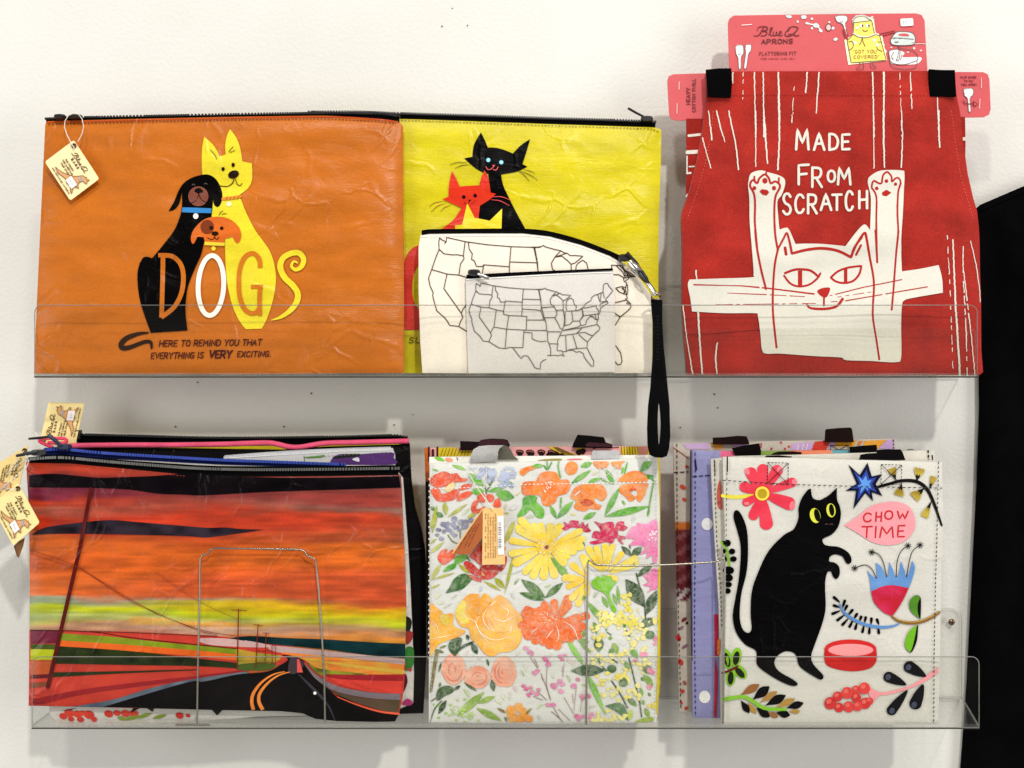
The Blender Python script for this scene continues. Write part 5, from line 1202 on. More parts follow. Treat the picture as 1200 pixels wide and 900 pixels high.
# tags of the stack
hang_tag((21, 565.5), (25.5, 47), (-31, 27), .1125, 'cream paper tag with price sticker dangling beside the sunset road pouch', col=(244, 224, 156), loop=[(19.5, 573, .1132), (10, 572.5, .1132), (-2, 576, .112), (8, 567, .110), (20, 557, .109), (31, 548, .106), (34, 540, .1065), (30, 533.5, .107)], tilt=.003, dark=(90, 66, 22))
hang_tag((33.5, 521), (-11, 49), (-42, 26), .085, 'cream paper tag half hidden behind the dangling price tag', col=(232, 206, 134), loop=[(28, 528, .0855), (20, 540, .088), (8, 556, .088), (18, 548, .0885), (30, 536, .088), (38, 528, .090)], tilt=.002, price=False)
hang_tag((46, 521), (11, -50), (42, 1.5), .052, 'cream paper tag standing upright against the wall above the pouch stack', col=(246, 224, 156), tilt=.006, loop=[(51, 516.5, .053), (46, 513, .056), (41, 506, .058), (44, 511, .060), (50, 518, .062)])
bt = Sheet('hang_tag', [(16, 640), (22, 634), (29, 630), (27, 640), (22, 653), (20, 652)], .1065, .1065, CARD(), seed=6, puff=0, wr=0, fine=0, thick=.0006, label='brown corner of a tag peeking out below the dangling price tag', cat='tag', group='cream hang tags')
bt.body('card', (120, 78, 38), g=4); bt.stroke('edge', [(16.6, 640.6), (20.4, 652.4), (22, 652.8)], .7, (90, 54, 24), 1); bt.done()
# ------------------------------------------------------------------ lower shelf, middle: floral totes
fb = Sheet('tote_bag', [(497, 525), (560, 524.5), (640, 523.4), (766, 523), (773, 526), (774, 560), (774, 800), (770, 838), (504, 836), (500, 720), (498.5, 560)], .072, .062, TOTE(), seed=71, puff=.002, wr=.0006, thick=.004,
   label='pink and yellow patterned tote standing behind the white floral tote', cat='tote bag', group='tote bags')
def fbcol(u, v):
    c = np.tile(np.array(lin((226, 160, 160))), (len(u), 1))
    c[u < 503.5] = lin((186, 96, 34)); c[(u < 503.5) & (v > 562)] = lin((26, 16, 14)); c[(u < 504) & (v > 770)] = lin((110, 34, 20)); c[u > 770.5] = lin((206, 180, 30))
    return c
fb.body('panel', fbcol, g=3)
f1 = Z(480, 490, 6.667); f2 = Z(620, 490, 6.667)
YO = (204, 180, 30); BRN = (60, 26, 20)
fb.shape('pattern_print', f1([(215,230),(360,228),(390,258),(490,240),(490,330),(215,330)]), YO, 1, False); fb.stroke('pattern_print', f1([(150,228),(150,330)]), 2, BRN, 2, False); fb.stroke('pattern_print', f1([(182,250),(182,330)]), 3, BRN, 2, False); fb.stroke('pattern_print', f1([(217,228),(217,330)]), 2.2, BRN, 2, False)
for k in range(10): fb.stroke('pattern_print', f1([(235+k*26,320),(262+k*26,236)]), .7, (120, 90, 10), 2, False)
for cx in (862, 940, 1030, 1110, 1170): 
    fb.shape('pattern_print', f1([(cx-32,258),(cx,245),(cx+32,262),(cx+8,300),(cx-6,300)]), (30, 14, 12), 1); fb.stroke('pattern_print', f1([(cx-20,262),(cx,256),(cx+20,266)]), .8, (190, 110, 90), 2)
fb.shape('pattern_print', f2([(140,225),(200,225),(330,270),(460,320),(420,325),(290,310),(230,268)]), YO, 1, False); fb.shape('pattern_print', f2([(350,250),(400,225),(450,222),(400,248)]), YO, 1, False)
for k in range(5): fb.stroke('pattern_print', f2([(190+k*8,228),(300+k*20,300)]), .7, (110, 80, 10), 2, False)
for cx, cy in ((20,280),(95,270),(160,290),(210,285),(390,270),(420,262),(260,298)): fb.shape('pattern_print', f2([(cx-28,cy-5),(cx,cy-28),(cx+24,cy-4),(cx,cy+22)]), (34, 16, 12), 1)
fb.shape('pattern_print', f2([(718,225),(850,222),(862,308),(722,310)]), YO, 1, False)
for k in range(7): fb.stroke('pattern_print', f2([(722+k*21,224),(728+k*21,308)]), .8, (90, 50, 10), 2, False)
fb.shape('pattern_print', f2([(862,222),(940,225),(905,305),(865,308)]), (200, 130, 110), 1, False); fb.shape('pattern_print', f2([(940,230),(975,225),(965,305),(915,305)]), YO, 1, False)
fb.stroke('pattern_print', f2([(500,240),(560,225),(600,232),(700,228)]), .9, BRN, 2)
fb.done()
DKB = (28, 18, 20)
slab('handle', f1([(395,180),(470,182),(540,186),(560,170),(640,160),(740,164),(765,172),(785,212),(760,250),(395,250)]), .069, .004, WEB(), DKB, fb.root, fb.org)
slab('handle', f2([(338,230),(345,200),(380,130),(480,138),(585,150),(600,190),(650,205),(650,235)]), .069, .004, WEB(), (16, 13, 14), fb.root, fb.org)
slab('handle_fold', f1([(538,212),(546,180),(580,170),(640,163),(750,167),(778,208)]), .0705, .0015, WEB(), (60, 34, 42), fb.root, fb.org); slab('handle_fold', f2([(440,205),(470,188),(620,200),(655,210),(650,224),(445,222)]), .0705, .0015, WEB(), (64, 36, 44), fb.root, fb.org)

FO = [(504, 543), (560, 542.3), (620, 541), (700, 538.8), (771, 537), (773, 600), (772.5, 700), (771.5, 800), (769, 846.5), (640, 848.5), (502.5, 846.5), (502.5, 700), (503.5, 600)]
fl = Sheet('tote_bag', FO, .1005, .0935, TOTE(), seed=73, puff=.003, puff_r=9, wr=.0014, wl=(100, 50), thick=.006,
   label='white tote covered with watercolour flowers in red, orange, yellow and pink', cat='tote bag', group='tote bags')
WHT = (213, 214, 208)
fl.body('front_panel', WHT, g=5)
lipb = Sheet('lip', [(503, 535.5), (560, 534.8), (640, 534.3), (769, 533), (771, 545), (770, 840), (505, 840), (503.5, 600)], .090, .088, TOTE(), root=fl.root, seed=74, puff=.001, wr=.0005, thick=.002)
lipb.body('back_panel', (230, 228, 220), g=8)
lipb.shape('back_flower_print', f1([(195,305),(240,305),(275,335),(220,330)]), (120, 190, 60), 1); lipb.shape('back_flower_print', f1([(280,312),(320,312),(340,335),(290,338)]), (232, 150, 120), 1); lipb.shape('back_flower_print', f1([(1000,330),(1100,318),(1190,318),(1190,330)]), (150, 140, 60), 1); lipb.shape('back_flower_print', f2([(290,322),(370,316),(420,322),(360,328)]), (226, 110, 110), 1); lipb.shape('back_flower_print', f1([(545,345),(620,345),(680,350),(770,340),(700,360),(560,358)]), (208, 66, 56), 1)
lipb.stroke('back_flower_print', f1([(370,308),(375,330)]), 1, (70, 90, 60), 1, False)
lipb.done()
slab('handle', f1([(475,348),(477,290),(498,245),(540,220),(610,212),(735,212),(705,235),(690,265),(686,338)]), .096, .002, WEB(), (168, 168, 166), fl.root, fl.org, curve=lambda u, v: .004*np.sin(np.clip((v-521)/22, 0, 1)*3.1))
slab('handle_inside', f1([(690,325),(693,270),(706,236),(735,212),(762,216),(790,245),(815,295),(852,325)]), .0915, .002, WEB(), (96, 94, 82), fl.root, fl.org)
slab('handle', f2([(492,268),(500,254),(690,252),(704,262),(706,312),(690,318),(492,318)]), .0925, .002, WEB(), (196, 196, 198), fl.root, fl.org)
f3, f4, f5, f6 = Z(480, 600, 6.667), Z(620, 600, 6.667), Z(480, 720, 6.667), Z(620, 720, 6.667)
U0, U1, V0, V1 = 504.3, 770.5, 540.5, 846
def cl(pts):
    return [(min(max(p[0], U0), U1), min(max(p[1], V0), V1)) + tuple(p[2:]) for p in pts]
def fs(pts, c, c2=None, layer=1, smooth=True, part='flower_print'): fl.shape(part, cl(pts), c, layer, smooth, col2=c2)
def lf(zf, x0, y0, x1, y1, w, c, c2=None, bend=0.0, fat=.5, layer=1):
    (a, b), (e, f) = zf([(x0, y0), (x1, y1)]); fs(leaf(a, b, e, f, w / 6.667, bend, fat), c, c2, layer, True, 'leaf_print')
def stm(zf, pts, w, c, layer=1): fl.stroke('leaf_print', cl(zf(pts)), w, c, layer)
def wob(cx, cy, rx, ry, n=9, a=.22):
    return [(cx + rx*(1 + rng.uniform(-a, a))*math.cos(2*math.pi*i/n), cy + ry*(1 + rng.uniform(-a, a))*math.sin(2*math.pi*i/n)) for i in range(n)]
def blobs(zf, pts, r, c, c2=None, part='flower_print'):
    for x, y in pts:
        p = zf([(x, y)])[0]; rr = r*rng.uniform(.7, 1.2)/6.667; fs(wob(p[0], p[1], rr, rr*rng.uniform(.7, 1), 8), c, c2, rng.choice((1, 1, 2)), True, part)
def petals(cx, cy, tips, w, c, c2, layer=1):
    for i, (x, y) in enumerate(tips):
        fs(drop(cx + (x-cx)*.12, cy + (y-cy)*.12, x, y, w*rng.uniform(.85, 1.15)), c, c2, layer + (i % 2), True)
RD, RD2 = (214, 60, 36), (226, 96, 62); OR, OR2 = (228, 108, 34), (238, 152, 66); GR, GR2 = (52, 142, 44), (120, 188, 66); OL, OL2 = (150, 156, 40), (196, 200, 90); DG, DG2 = (44, 70, 44), (86, 112, 74)
YL, YL2 = (236, 196, 40), (242, 224, 96); MG = (178, 26, 70); PKF, PKF2 = (222, 84, 150), (236, 150, 190); BG, BG2 = (128, 140, 180), (186, 196, 220)
CRM = (240, 236, 226)
# row 1
fs(f1([(165,470),(200,440),(270,415),(320,435),(370,430),(400,465),(452,474),(440,495),(395,500),(350,505),(290,530),(220,540),(170,520)]), RD, RD2); fs(f1([(380,555),(430,515),(485,520),(470,545),(400,565)]), RD, RD2)
fs(f1([(165,555),(225,545),(250,590),(300,580),(370,555),(388,590),(340,640),(230,652),(185,610)]), RD, RD2); fs(f1([(365,640),(400,590),(460,570),(490,590),(440,630),(390,650)]), RD, RD2); fs(f1([(275,560),(300,525),(345,500),(350,545),(310,575)]), (236, 208, 140), None, 2)
blobs(f1, [(545+rng.uniform(-20,140), 395+rng.uniform(0,95)) for _ in range(14)] + [(700+rng.uniform(0,120), 385+rng.uniform(0,165)) for _ in range(26)], 19, BG, BG2); blobs(f1, [(560,430),(640,430),(760,450),(740,500)], 34, (160, 172, 206), BG2)
for a in ((455,430,582,532,62), (478,575,585,570,55), (605,575,740,545,34), (675,590,818,620,85), (735,505,760,490,18), (780,512,800,500,16)): lf(f1, *a, GR, GR2)
for p in ([(612,460),(622,520)], [(660,465),(630,525),(600,570)], [(590,530),(600,590)]): stm(f1, p, 1.3, (70, 110, 50))
for pts in ([(525,640),(540,600),(580,588),(592,650),(560,660)], [(600,600),(650,598),(660,640),(620,655)], [(478,700),(500,650),(540,648),(520,710),(590,690),(560,730),(500,744)], [(655,690),(668,640),(700,628),(714,690)]): fs(f1(pts), RD, RD2)
for a in ((330,365,445,405,26), (175,395,228,415,14)): lf(f1, *a, (130, 190, 70), GR2)
for a in ((272,650,285,760,40), (295,775,450,670,26), (175,900,212,680,40), (735,740,780,742,14), (770,900,820,805,32), (450,775,520,745,30)): lf(f1, *a, OL, OL2)
lf(f1, 205, 740, 265, 770, 40, (40,120,40)); lf(f1, 165, 690, 195, 720, 30, (40,120,40))
fs(f1([(868,400),(960,370),(982,395),(930,415),(890,450),(862,432)]), OR, OR2); lf(f1, 955, 375, 1050, 370, 34, GR, GR2); stm(f1, [(1050,370),(1078,400),(1110,345)], 1.6, GR)
fs(f2([(-60,550),(-40,500),(55,490),(62,470),(95,430),(150,415),(215,428),(245,480),(300,480),(325,530),(295,585),(225,610),(205,655),(150,688),(105,670),(88,610),(30,600),(-40,600)]), OR, (236, 134, 54))
for _ in range(12): fl.stroke('flower_print', f2([(110+rng.uniform(0,70), 490+rng.uniform(0,90)), (120+rng.uniform(0,70), 495+rng.uniform(0,90))]) if False else f2([(x_ := 115+rng.uniform(0,60), y_ := 490+rng.uniform(0,85)), (x_+rng.uniform(4,14), y_+rng.uniform(-12,14))]), .9, (246, 232, 214), 3, False)
fs(f2([(325,620),(345,560),(390,525),(470,515),(560,520),(600,560),(607,610),(570,647),(535,630),(512,622),(520,668),(565,680),(545,715),(470,708),(440,727),(380,720),(350,690),(368,650)]), OR, OR2); fs(f2([(400,650),(440,630),(500,650),(490,680),(430,682)]), (206, 78, 26), None, 2); fl.stroke('flower_print', f2([(358,605),(395,572)]), 1.2, CRM, 3, False)
fs(f2([(698,480),(760,430),(830,411),(900,430),(926,480),(900,500),(720,498)]), OR, OR2); fs(f2([(705,570),(732,522),(920,508),(915,560),(905,600),(865,655),(835,622),(850,580),(820,560),(790,580),(832,622),(790,652),(750,612)]), OR, OR2); blobs(f2, [(810,535),(830,555),(800,560)], 14, (214, 66, 40))
fs(f2([(280,400),(300,350),(340,335),(380,370),(362,430),(310,442)]), OR, OR2); fs(f2([(500,340),(560,338),(622,342),(610,380),(560,398),(520,380)]), (232,122,60), OR2); fs(f2([(640,345),(700,338),(752,330),(720,360),(715,397),(670,385)]), (232,122,60), OR2)
for a in ((325,515,485,405,40), (590,765,705,545,46), (588,770,942,688,56), (420,792,524,735,42), (215,786,346,648,52), (215,786,163,680,34), (868,420,962,318,56), (600,400,662,512,40), (460,502,560,468,30), (400,380,495,348,44), (20,378,112,368,34), (725,640,752,680,16), (740,448,772,330,16), (726,440,735,375,16)): lf(f2, *a, GR, GR2)
fs(f1([(840,768),(880,690),(890,620),(960,605),(1000,620),(990,650),(1050,715),(1040,780),(990,770),(945,715),(900,755)]), GR, GR2)
for p in ([(232,340),(228,380),(245,460)], [(145,400),(140,340)], [(560,470),(610,500),(660,510)], [(945,470),(972,490),(955,600),(928,760)], [(245,700),(250,625)], [(890,460),(930,445),(970,465)]): stm(f2, p, 1.8, (92, 160, 58))
lf(f2, 890, 470, 975, 450, 28, GR); lf(f2, 925, 770, 940, 700, 18, GR)
# row 2
blobs(f3, [(215,180),(245,210),(260,95),(290,115),(350,60),(340,100),(365,120),(400,80),(440,75),(480,62),(230,140),(270,150),(310,140),(330,165),(350,182),(390,140),(430,115),(255,212),(440,95),(300,90)], 22, (118, 120, 148), (150, 154, 180))
for p in ([(300,180),(330,225),(370,245)], [(395,160),(395,200)], [(375,110),(380,140)]): stm(f3, p, 1.2, (90, 100, 40))
for a in ((160,325,270,230,26), (165,530,245,405,34), (165,530,355,475,18), (158,600,240,563,14), (160,130,205,10,26), (160,250,210,205,18)): lf(f3, *a, OL, OL2)
fs(f3([(218,350),(250,300),(292,290),(290,325),(330,290),(345,310),(358,350),(320,380),(270,412),(235,392)]), RD, RD2)
fs(f3([(262,468),(300,420),(350,395),(360,345),(440,333),(448,360),(400,395),(370,400),(350,440)]), GR, GR2, 2, True, 'leaf_print'); stm(f3, [(440,345),(470,380)], 1.4, (40,110,44))
RB, RB2 = (186, 34, 34), (214, 74, 60)
for pts in ([(422,400),(450,383),(500,410),(562,482),(540,502),(470,470)], [(558,422),(690,418),(695,470),(640,520),(580,527),(552,514)], [(470,345),(520,290),(562,240),(566,410),(500,372)], [(458,490),(540,510),(562,546),(500,532)], [(745,350),(762,350),(750,420),(712,468),(708,440)], [(742,275),(752,275),(748,300),(740,300)]): fs(f3(pts), RB, RB2)
fs(f3([(560,462),(580,490),(592,500),(570,495)]), (220,190,90), None, 3)
fs(f3([(283,634),(310,590),(350,520),(420,480),(470,500),(490,520),(450,570),(400,610),(350,620)]), (34, 88, 34), (66, 110, 52), 1, True, 'leaf_print')
for a in ((380,405,470,485,30), (578,540,716,616,26), (660,512,745,598,48), (742,642,822,298,26), (742,245,822,68,40)): lf(f3, *a, OL, (180, 178, 60))
c = (641.5, 640.5)
petals(*c, [f4([t])[0] for t in ((-105,110),(-80,45),(80,80),(170,85),(255,92),(420,140),(443,208),(375,310),(320,355),(290,415),(205,520),(110,530),(20,520),(-45,485),(-128,410),(-160,330),(-158,220),(-100,130),(20,90),(430,272))], 9, YL, YL2)
fs(wob(*c, 11, 9, 12, .2), YL, (240, 200, 60), 3); fs(f4([(120,270),(150,258),(152,285),(125,290)]), (150, 40, 20), None, 4)
for _ in range(26):
    a_ = rng.uniform(0, 6.28); r_ = rng.uniform(5, 14); x_, y_ = c[0]+math.cos(a_)*r_, c[1]+math.sin(a_)*r_*.8
    fl.stroke('flower_print', [(x_, y_), (x_+math.cos(a_)*2.2, y_+math.sin(a_)*2)], .7, (250, 240, 190), 4, False)
for pts in ([(253,130),(280,110),(270,75),(310,95),(320,68),(385,70),(390,105),(420,75),(440,110),(460,85),(465,125),(487,148),(440,158),(400,130),(330,122),(290,145)], [(472,235),(540,215),(490,195),(510,150),(560,150),(540,110),(508,72),(570,90),(600,80),(660,80),(665,130),(690,80),(740,75),(745,105),(772,120),(730,150),(700,140),(700,180),(752,190),(750,215),(720,212),(740,255),(705,235),(680,200),(650,245),(600,235),(560,245),(500,254)]): fs(f4(pts), MG, (206, 56, 96))
blobs(f4, [(600,110),(615,130),(705,120)], 12, (226, 110, 80))
fs(f4([(765,180),(800,120),(850,105),(840,85),(920,95),(960,70),(1004,80),(1008,380),(970,385),(960,340),(915,365),(920,320),(865,335),(905,280),(850,260),(785,260),(820,215),(765,205)]), PKF, PKF2)
blobs(f4, [(955+rng.uniform(-15,40), 130+rng.uniform(0,100)) for _ in range(14)], 8, (248, 222, 232))
ctr = f4([(600,490)])[0]
petals(*ctr, [f4([t])[0] for t in ((452,268),(520,262),(590,243),(655,248),(735,310),(850,352),(860,400),(690,540),(410,335),(640,260))], 7.5, YL, YL2)
petals(*f4([(470,520)])[0], [f4([t])[0] for t in ((320,400),(255,515),(290,590),(320,690),(375,740),(440,660),(410,330))], 8, (238, 182, 40), YL2)
fs(f4([(488,545),(515,520),(540,498),(560,515),(580,488),(600,505),(640,500),(650,525),(680,545),(650,590),(628,650),(684,768),(650,770),(602,650),(540,610),(500,592)]), (98, 176, 22), (136, 200, 50), 3, True, 'leaf_print')
for a in ((755,525,905,740,118), (1000,612,908,805,80), (978,395,838,512,50), (720,265,805,345,44), (882,275,800,345,60), (780,250,795,290,14)): lf(f4, *a, DG, DG2)
stm(f4, [(838,480),(858,560),(900,720),(910,830)], 1.6, (60, 80, 50)); stm(f4, [(820,400),(825,420)], 1.4, (60, 80, 50))
fs(f4([(876,880),(890,845),(940,825),(1000,835),(1004,870),(950,890),(900,915)]), DG, DG2, 1, True, 'leaf_print')
fs(f4([(885,490),(930,495),(920,470),(960,470),(955,450),(1004,445),(1002,592),(960,610),(922,632),(950,590),(890,572),(930,545)]), PKF, PKF2)
for a in ((872,525,1062,672,74), (1060,672,1198,552,52), (858,630,1058,690,52)): lf(f3, *a, (60, 104, 44), (96, 130, 76))
for a in ((165,352,310,498,54), (225,420,300,500,60), (570,655,618,750,34), (655,635,690,730,26), (688,570,708,722,26), (445,690,595,875,46), (415,690,445,640,30)): lf(f4, *a, (96, 150, 50), (130, 180, 80))
stm(f4, [(632,255),(636,325)], 1.2, (110, 120, 60)); stm(f4, [(420,232),(436,258)], 1, (70, 90, 60))
# row 3
fs([(535,714),(545,700),(555,695.5),(562,702),(568,695),(578,703),(585,697),(597,705),(603,714),(611,722),(613,735),(611,750),(603,761),(590,763),(578,769),(568,766),(560,756),(552,748),(549,737),(540,734),(534,724)], (236, 158, 46), (242, 190, 92))
fs([(553,700),(561,696.5),(560,712),(556,724),(548,716)], (238, 150, 46), (242, 186, 60), 2); fs([(563,705),(569,696.5),(576,703),(566,716),(560,722)], (238, 156, 46), (242, 186, 70), 2); fs([(572,712),(584,698),(598,707),(605,722),(600,738),(580,740),(570,728)], (238, 168, 80), (244, 196, 120), 2); fs([(552,726),(562,735),(572,748),(596,748),(610,742),(604,760),(585,764),(560,752)], (236, 160, 40), (244, 196, 96), 2)
for p in ([(571,712),(566,724),(572,736),(580,740)], [(562,722),(558,732),(566,744),(580,750),(598,746)], [(582,703),(575,710)], [(545,724),(556,728),(563,742),(575,756)], [(590,712),(596,716),(594,722)], [(578,724),(590,728),(602,722)], [(600,732),(598,742)], [(577,716),(580,720)]): fl.stroke('flower_print', p, [.4, 1.0, .4], (250, 238, 214), 4)
fs(f5([(155,-70),(200,-60),(255,-20),(262,10),(320,-10),(345,10),(345,90),(435,130),(390,172),(250,222),(200,270),(155,312)]), (236, 154, 36), (242, 190, 70)); fs(f5([(240,0),(300,5),(315,60),(280,85),(245,60)]), (222, 190, 50), None, 2); fl.stroke('flower_print', f5([(180,190),(260,175),(330,160)]), [.4, .9, .4], (250, 232, 200), 3); fl.stroke('flower_print', f5([(180,70),(210,90),(230,140)]), [.4, .9, .4], (250, 232, 200), 3)
fs(f3([(355,800),(385,720),(420,690),(440,720),(430,790),(470,850),(420,880),(390,850)]), (232, 196, 60), YL2, 2)
c = (651, 729)
petals(*c, [f6([t])[0] for t in ((-70,50),(-60,-20),(10,-30),(60,-50),(105,-100),(195,-120),(320,-150),(325,-95),(478,5),(445,100),(415,180),(345,210),(280,222),(220,278),(150,270),(95,240),(25,225),(-40,180),(-82,130),(-90,90),(-40,-50),(30,-5))], 10, (226, 92, 34), (236, 130, 70))
fs(wob(c[0]+8, c[1]+8, 22, 14, 14, .12), (226, 92, 34), (234, 120, 60), 3)
for _ in range(24):
    a_ = rng.uniform(0, 6.28); r_ = rng.uniform(2, 11); x_, y_ = 644+math.cos(a_)*r_, 724+math.sin(a_)*r_*.7
    fl.stroke('flower_print', [(x_, y_), (x_+math.cos(a_)*2.4, y_+math.sin(a_)*2)], .6, (250, 226, 206), 4, False)
for p in ([(652,732),(655,745),(652,752)], [(660,728),(672,736),(678,752)], [(648,738),(640,748)], [(664,722),(676,718),(684,722)], [(630,736),(622,742)]): fl.stroke('flower_print', p, [.4, 1, .4], (250, 232, 216), 4)
fs(f5([(302,260),(320,205),(380,180),(410,195),(400,240),(372,312),(345,322)]), DG, DG2, 2, True, 'leaf_print'); stm(f5, [(365,290),(420,250),(490,220)], 3.2, DG, 2); lf(f5, 485, 222, 530, 312, 48, DG, DG2); lf(f5, 445, 155, 462, 205, 28, DG); stm(f5, [(215,285),(195,400),(180,500),(165,600)], [4.6, 4.2, 3], (122, 112, 62)); lf(f5, 200, 275, 270, 300, 24, (96, 104, 56)); lf(f5, 230, 265, 290, 242, 18, (110, 120, 60))
PR, PR2 = (232, 142, 112), (242, 190, 166)
for (x, y, a, b) in ((345,430,95,125), (530,490,102,84), (735,450,98,124)):
    p = f5([(x,y)])[0]; fs(wob(p[0], p[1], a/6.667, b/6.667, 12, .08), PR, PR2)
    for k in range(5):
        r_ = (5 - k) / 6; st0 = rng.uniform(0, 6); fl.stroke('flower_print', [(p[0]+a/6.667*r_*math.cos(st0+t_*.5)*.85, p[1]+b/6.667*r_*math.sin(st0+t_*.5)*.85) for t_ in range(6)], [.4, 1.2, .4], (240, 190, 166) if k % 2 else (224, 126, 104), 3)
for a in ((225,455,248,370,16), (430,490,485,405,12), (620,405,602,345,20), (425,530,525,600,26), (640,510,660,605,40), (232,570,240,530,20), (150,690,240,630,10)): lf(f5, *a, DG, DG2)
fs(f5([(207,640),(225,582),(290,556),(345,575),(335,610),(270,640),(220,675)]), DG, DG2, 2, True, 'leaf_print'); lf(f5, 345, 592, 398, 555, 26, DG); lf(f5, 225, 778, 288, 668, 44, DG, DG2); stm(f5, [(150,835),(195,740),(250,675)], [1, 1.8, 1.2], (80, 104, 70))
for a in ((370,795,585,605,64), (530,695,668,640,44), (520,730,720,832,52)): lf(f5, *a, (112, 150, 40), (150, 180, 80))
blobs(f5, [(rng.gauss(400, 75), rng.gauss(760, 52)) for _ in range(44)], 11, (150, 192, 92), (184, 210, 130), 'leaf_print')
petals(*f5([(850,775)])[0], [f5([t])[0] for t in ((760,730),(850,690),(910,740),(960,830),(880,850),(790,850),(760,790))], 9, (234, 140, 40), (240, 172, 76)); lf(f5, 755, 772, 685, 730, 22, (140,110,50)); lf(f5, 900, 790, 958, 728, 18, (130,120,50)); lf(f5, 765, 840, 742, 800, 20, (110,110,40))
PS, PS2 = (204, 84, 140), (224, 150, 186)
for x, y in ((910,265),(940,285),(955,310),(1050,340),(1065,355),(1085,380),(1000,440),(980,460),(890,560),(905,585),(945,575),(935,635),(955,615),(995,620),(1010,590),(1115,560),(1140,565),(1180,520),(1190,550),(1180,600),(1080,705),(1120,710)): blobs(f5, [(x,y),(x+rng.uniform(-12,12), y+rng.uniform(-12,12))], 17, PS, PS2)
for x, y in ((240,330),(260,350),(275,320),(150,385),(180,550),(200,570),(215,555),(245,520),(258,545),(250,600),(340,560),(355,550),(380,510),(405,640),(425,650),(470,640),(365,800),(385,815),(400,795),(430,800),(490,785),(480,810)): blobs(f6, [(x,y),(x+rng.uniform(-12,12), y+rng.uniform(-12,12))], 16, PS, PS2)
for p in ([(940,330),(1000,420)], [(975,345),(1005,415)], [(1075,400),(1070,540),(1100,660)], [(1025,460),(1065,560),(1100,670)], [(1030,490),(1060,540)], [(1125,725),(1160,790),(1195,840)], [(1110,760),(1190,830)], [(965,640),(1040,670)], [(1010,610),(1070,670)]): stm(f5, p, .8, (150, 120, 120))
for p in ([(275,380),(262,490)], [(258,410),(266,480)], [(370,560),(350,750)], [(340,620),(345,690)], [(275,650),(350,780)], [(415,660),(400,760)], [(230,740),(320,830)]): stm(f6, p, .7, (164, 130, 130))
lf(f6, 288, 175, 428, 402, 40, (100, 176, 44), (140, 200, 80)); lf(f6, 462, 480, 600, 792, 46, (100, 176, 44), (150, 200, 90), 0, .35); lf(f6, 325, 440, 598, 435, 88, (54, 84, 54), (80, 112, 80), 0, .5, 2); lf(f6, 592, 715, 775, 832, 76, (70, 110, 70), (110, 140, 100), -.22)
for a in ((505,58,532,158,36), (545,168,545,296, 78), (420,110,430,180,30), (380,205,470,215,44), (400,225,485,302,26), (630,170,640,200,30), (655,220,690,308,56), (620,300,665,270,36), (540,325,545,370,24), (600,110,610,130,20), (790,255,850,345,50), (745,365,785,430,34), (895,470,970,560,50), (890,430,940,395,44), (870,570,885,640,28), (885,665,900,710,24), (905,730,940,805,40), (760,640,845,720,44), (930,610,950,640,24), (875,490,900,520,30)): lf(f6, *a, rng.choice(((56, 88, 52), (96, 160, 50), (130, 160, 60))), (120, 160, 80))
for x, y in ((648,425),(738,530),(925,430),(945,160)): 
    p = f6([(x,y)])[0]; fs(wob(p[0], p[1], 5.4, 5, 9, .15), (60, 96, 56), (104, 136, 90), 2, True, 'leaf_print')
for p in ([(540,360),(620,465)], [(645,520),(700,600),(770,730)], [(650,350),(690,378)], [(780,340),(820,500),(870,700)], [(610,140),(640,160)], [(745,95),(790,180)], [(860,660),(880,800)]): stm(f6, p, 1.6, (70, 90, 60))
for (x0, y0, x1, y1) in ((500,300,750,372), (550,520,800,450), (570,655,840,588), (480,830,760,800), (700,60,990,95), (740,200,900,130), (560,40,850,45), (800,240,900,250), (560,780-720+0,700,30), (820,430,930,380), (480,150,600,120), (930,700,985,740)):
    k = int(math.hypot(x1-x0, y1-y0)/14); blobs(f6, [(x0+(x1-x0)*rng.uniform(-.08,1.08), y0+(y1-y0)*rng.uniform(0,1)+rng.gauss(0,26)) for i in range(int(k*1.4))], 18, (228, 212, 80), (240, 234, 168))
blobs(f4, [(540+rng.uniform(0,300), 770+rng.uniform(0,130)) for _ in range(40)] + [(720+rng.uniform(0,90), 640+rng.uniform(0,110)) for _ in range(18)], 17, (228, 210, 54), (240, 230, 120)); lf(f4, 500, 860, 530, 900, 22, DG); lf(f4, 690, 815, 710, 835, 18, GR); lf(f4, 735, 880, 755, 900, 22, GR)
blobs(f6, [(990,190),(985,230),(885,315),(905,310),(830,360),(945,440),(960,455),(940,565)], 22, (224, 110, 150), (236, 160, 180))
lf(f6, 780, 830, 800, 740, 40, (176, 196, 80)); fs(f6([(830,842),(880,815),(950,800),(975,822),(940,845)]), (150, 176, 60), None, 1, True, 'leaf_print')
# loose brush marks filling the gaps
occ = []
for pcs_ in fl.parts.values():
    for p_ in pcs_:
        A_ = np.array(p_[0]); k_ = (D + A_[:, 1]) / F
        occ.append(np.stack([A_[:, 0] / k_ + 600, 450 - (A_[:, 2] - ZC) / k_], 1))
occ = np.concatenate(occ); n_f = 0
for _ in range(2600):
    u_, v_ = rng.uniform(509, 766), rng.uniform(548, 842)
    if np.hypot(occ[:, 0]-u_, occ[:, 1]-v_).min() < 5.2: continue
    an = rng.uniform(0, 6.28); L_ = rng.uniform(7, 13)
    low_ = v_ > 770
    c_ = rng.choice(((150, 190, 90), (186, 200, 120), (214, 170, 190), (232, 214, 120), (120, 150, 90), (176, 190, 210)))
    pts_ = leaf(u_-math.cos(an)*L_/2, v_-math.sin(an)*L_/2, u_+math.cos(an)*L_/2, v_+math.sin(an)*L_/2, rng.uniform(1.6, 3.4), rng.uniform(-.15, .15))
    fs(pts_, c_, (214, 216, 196), 1, True, 'leaf_print'); occ = np.concatenate([occ, np.array(pts_)]); n_f += 1
    if n_f > 75: break
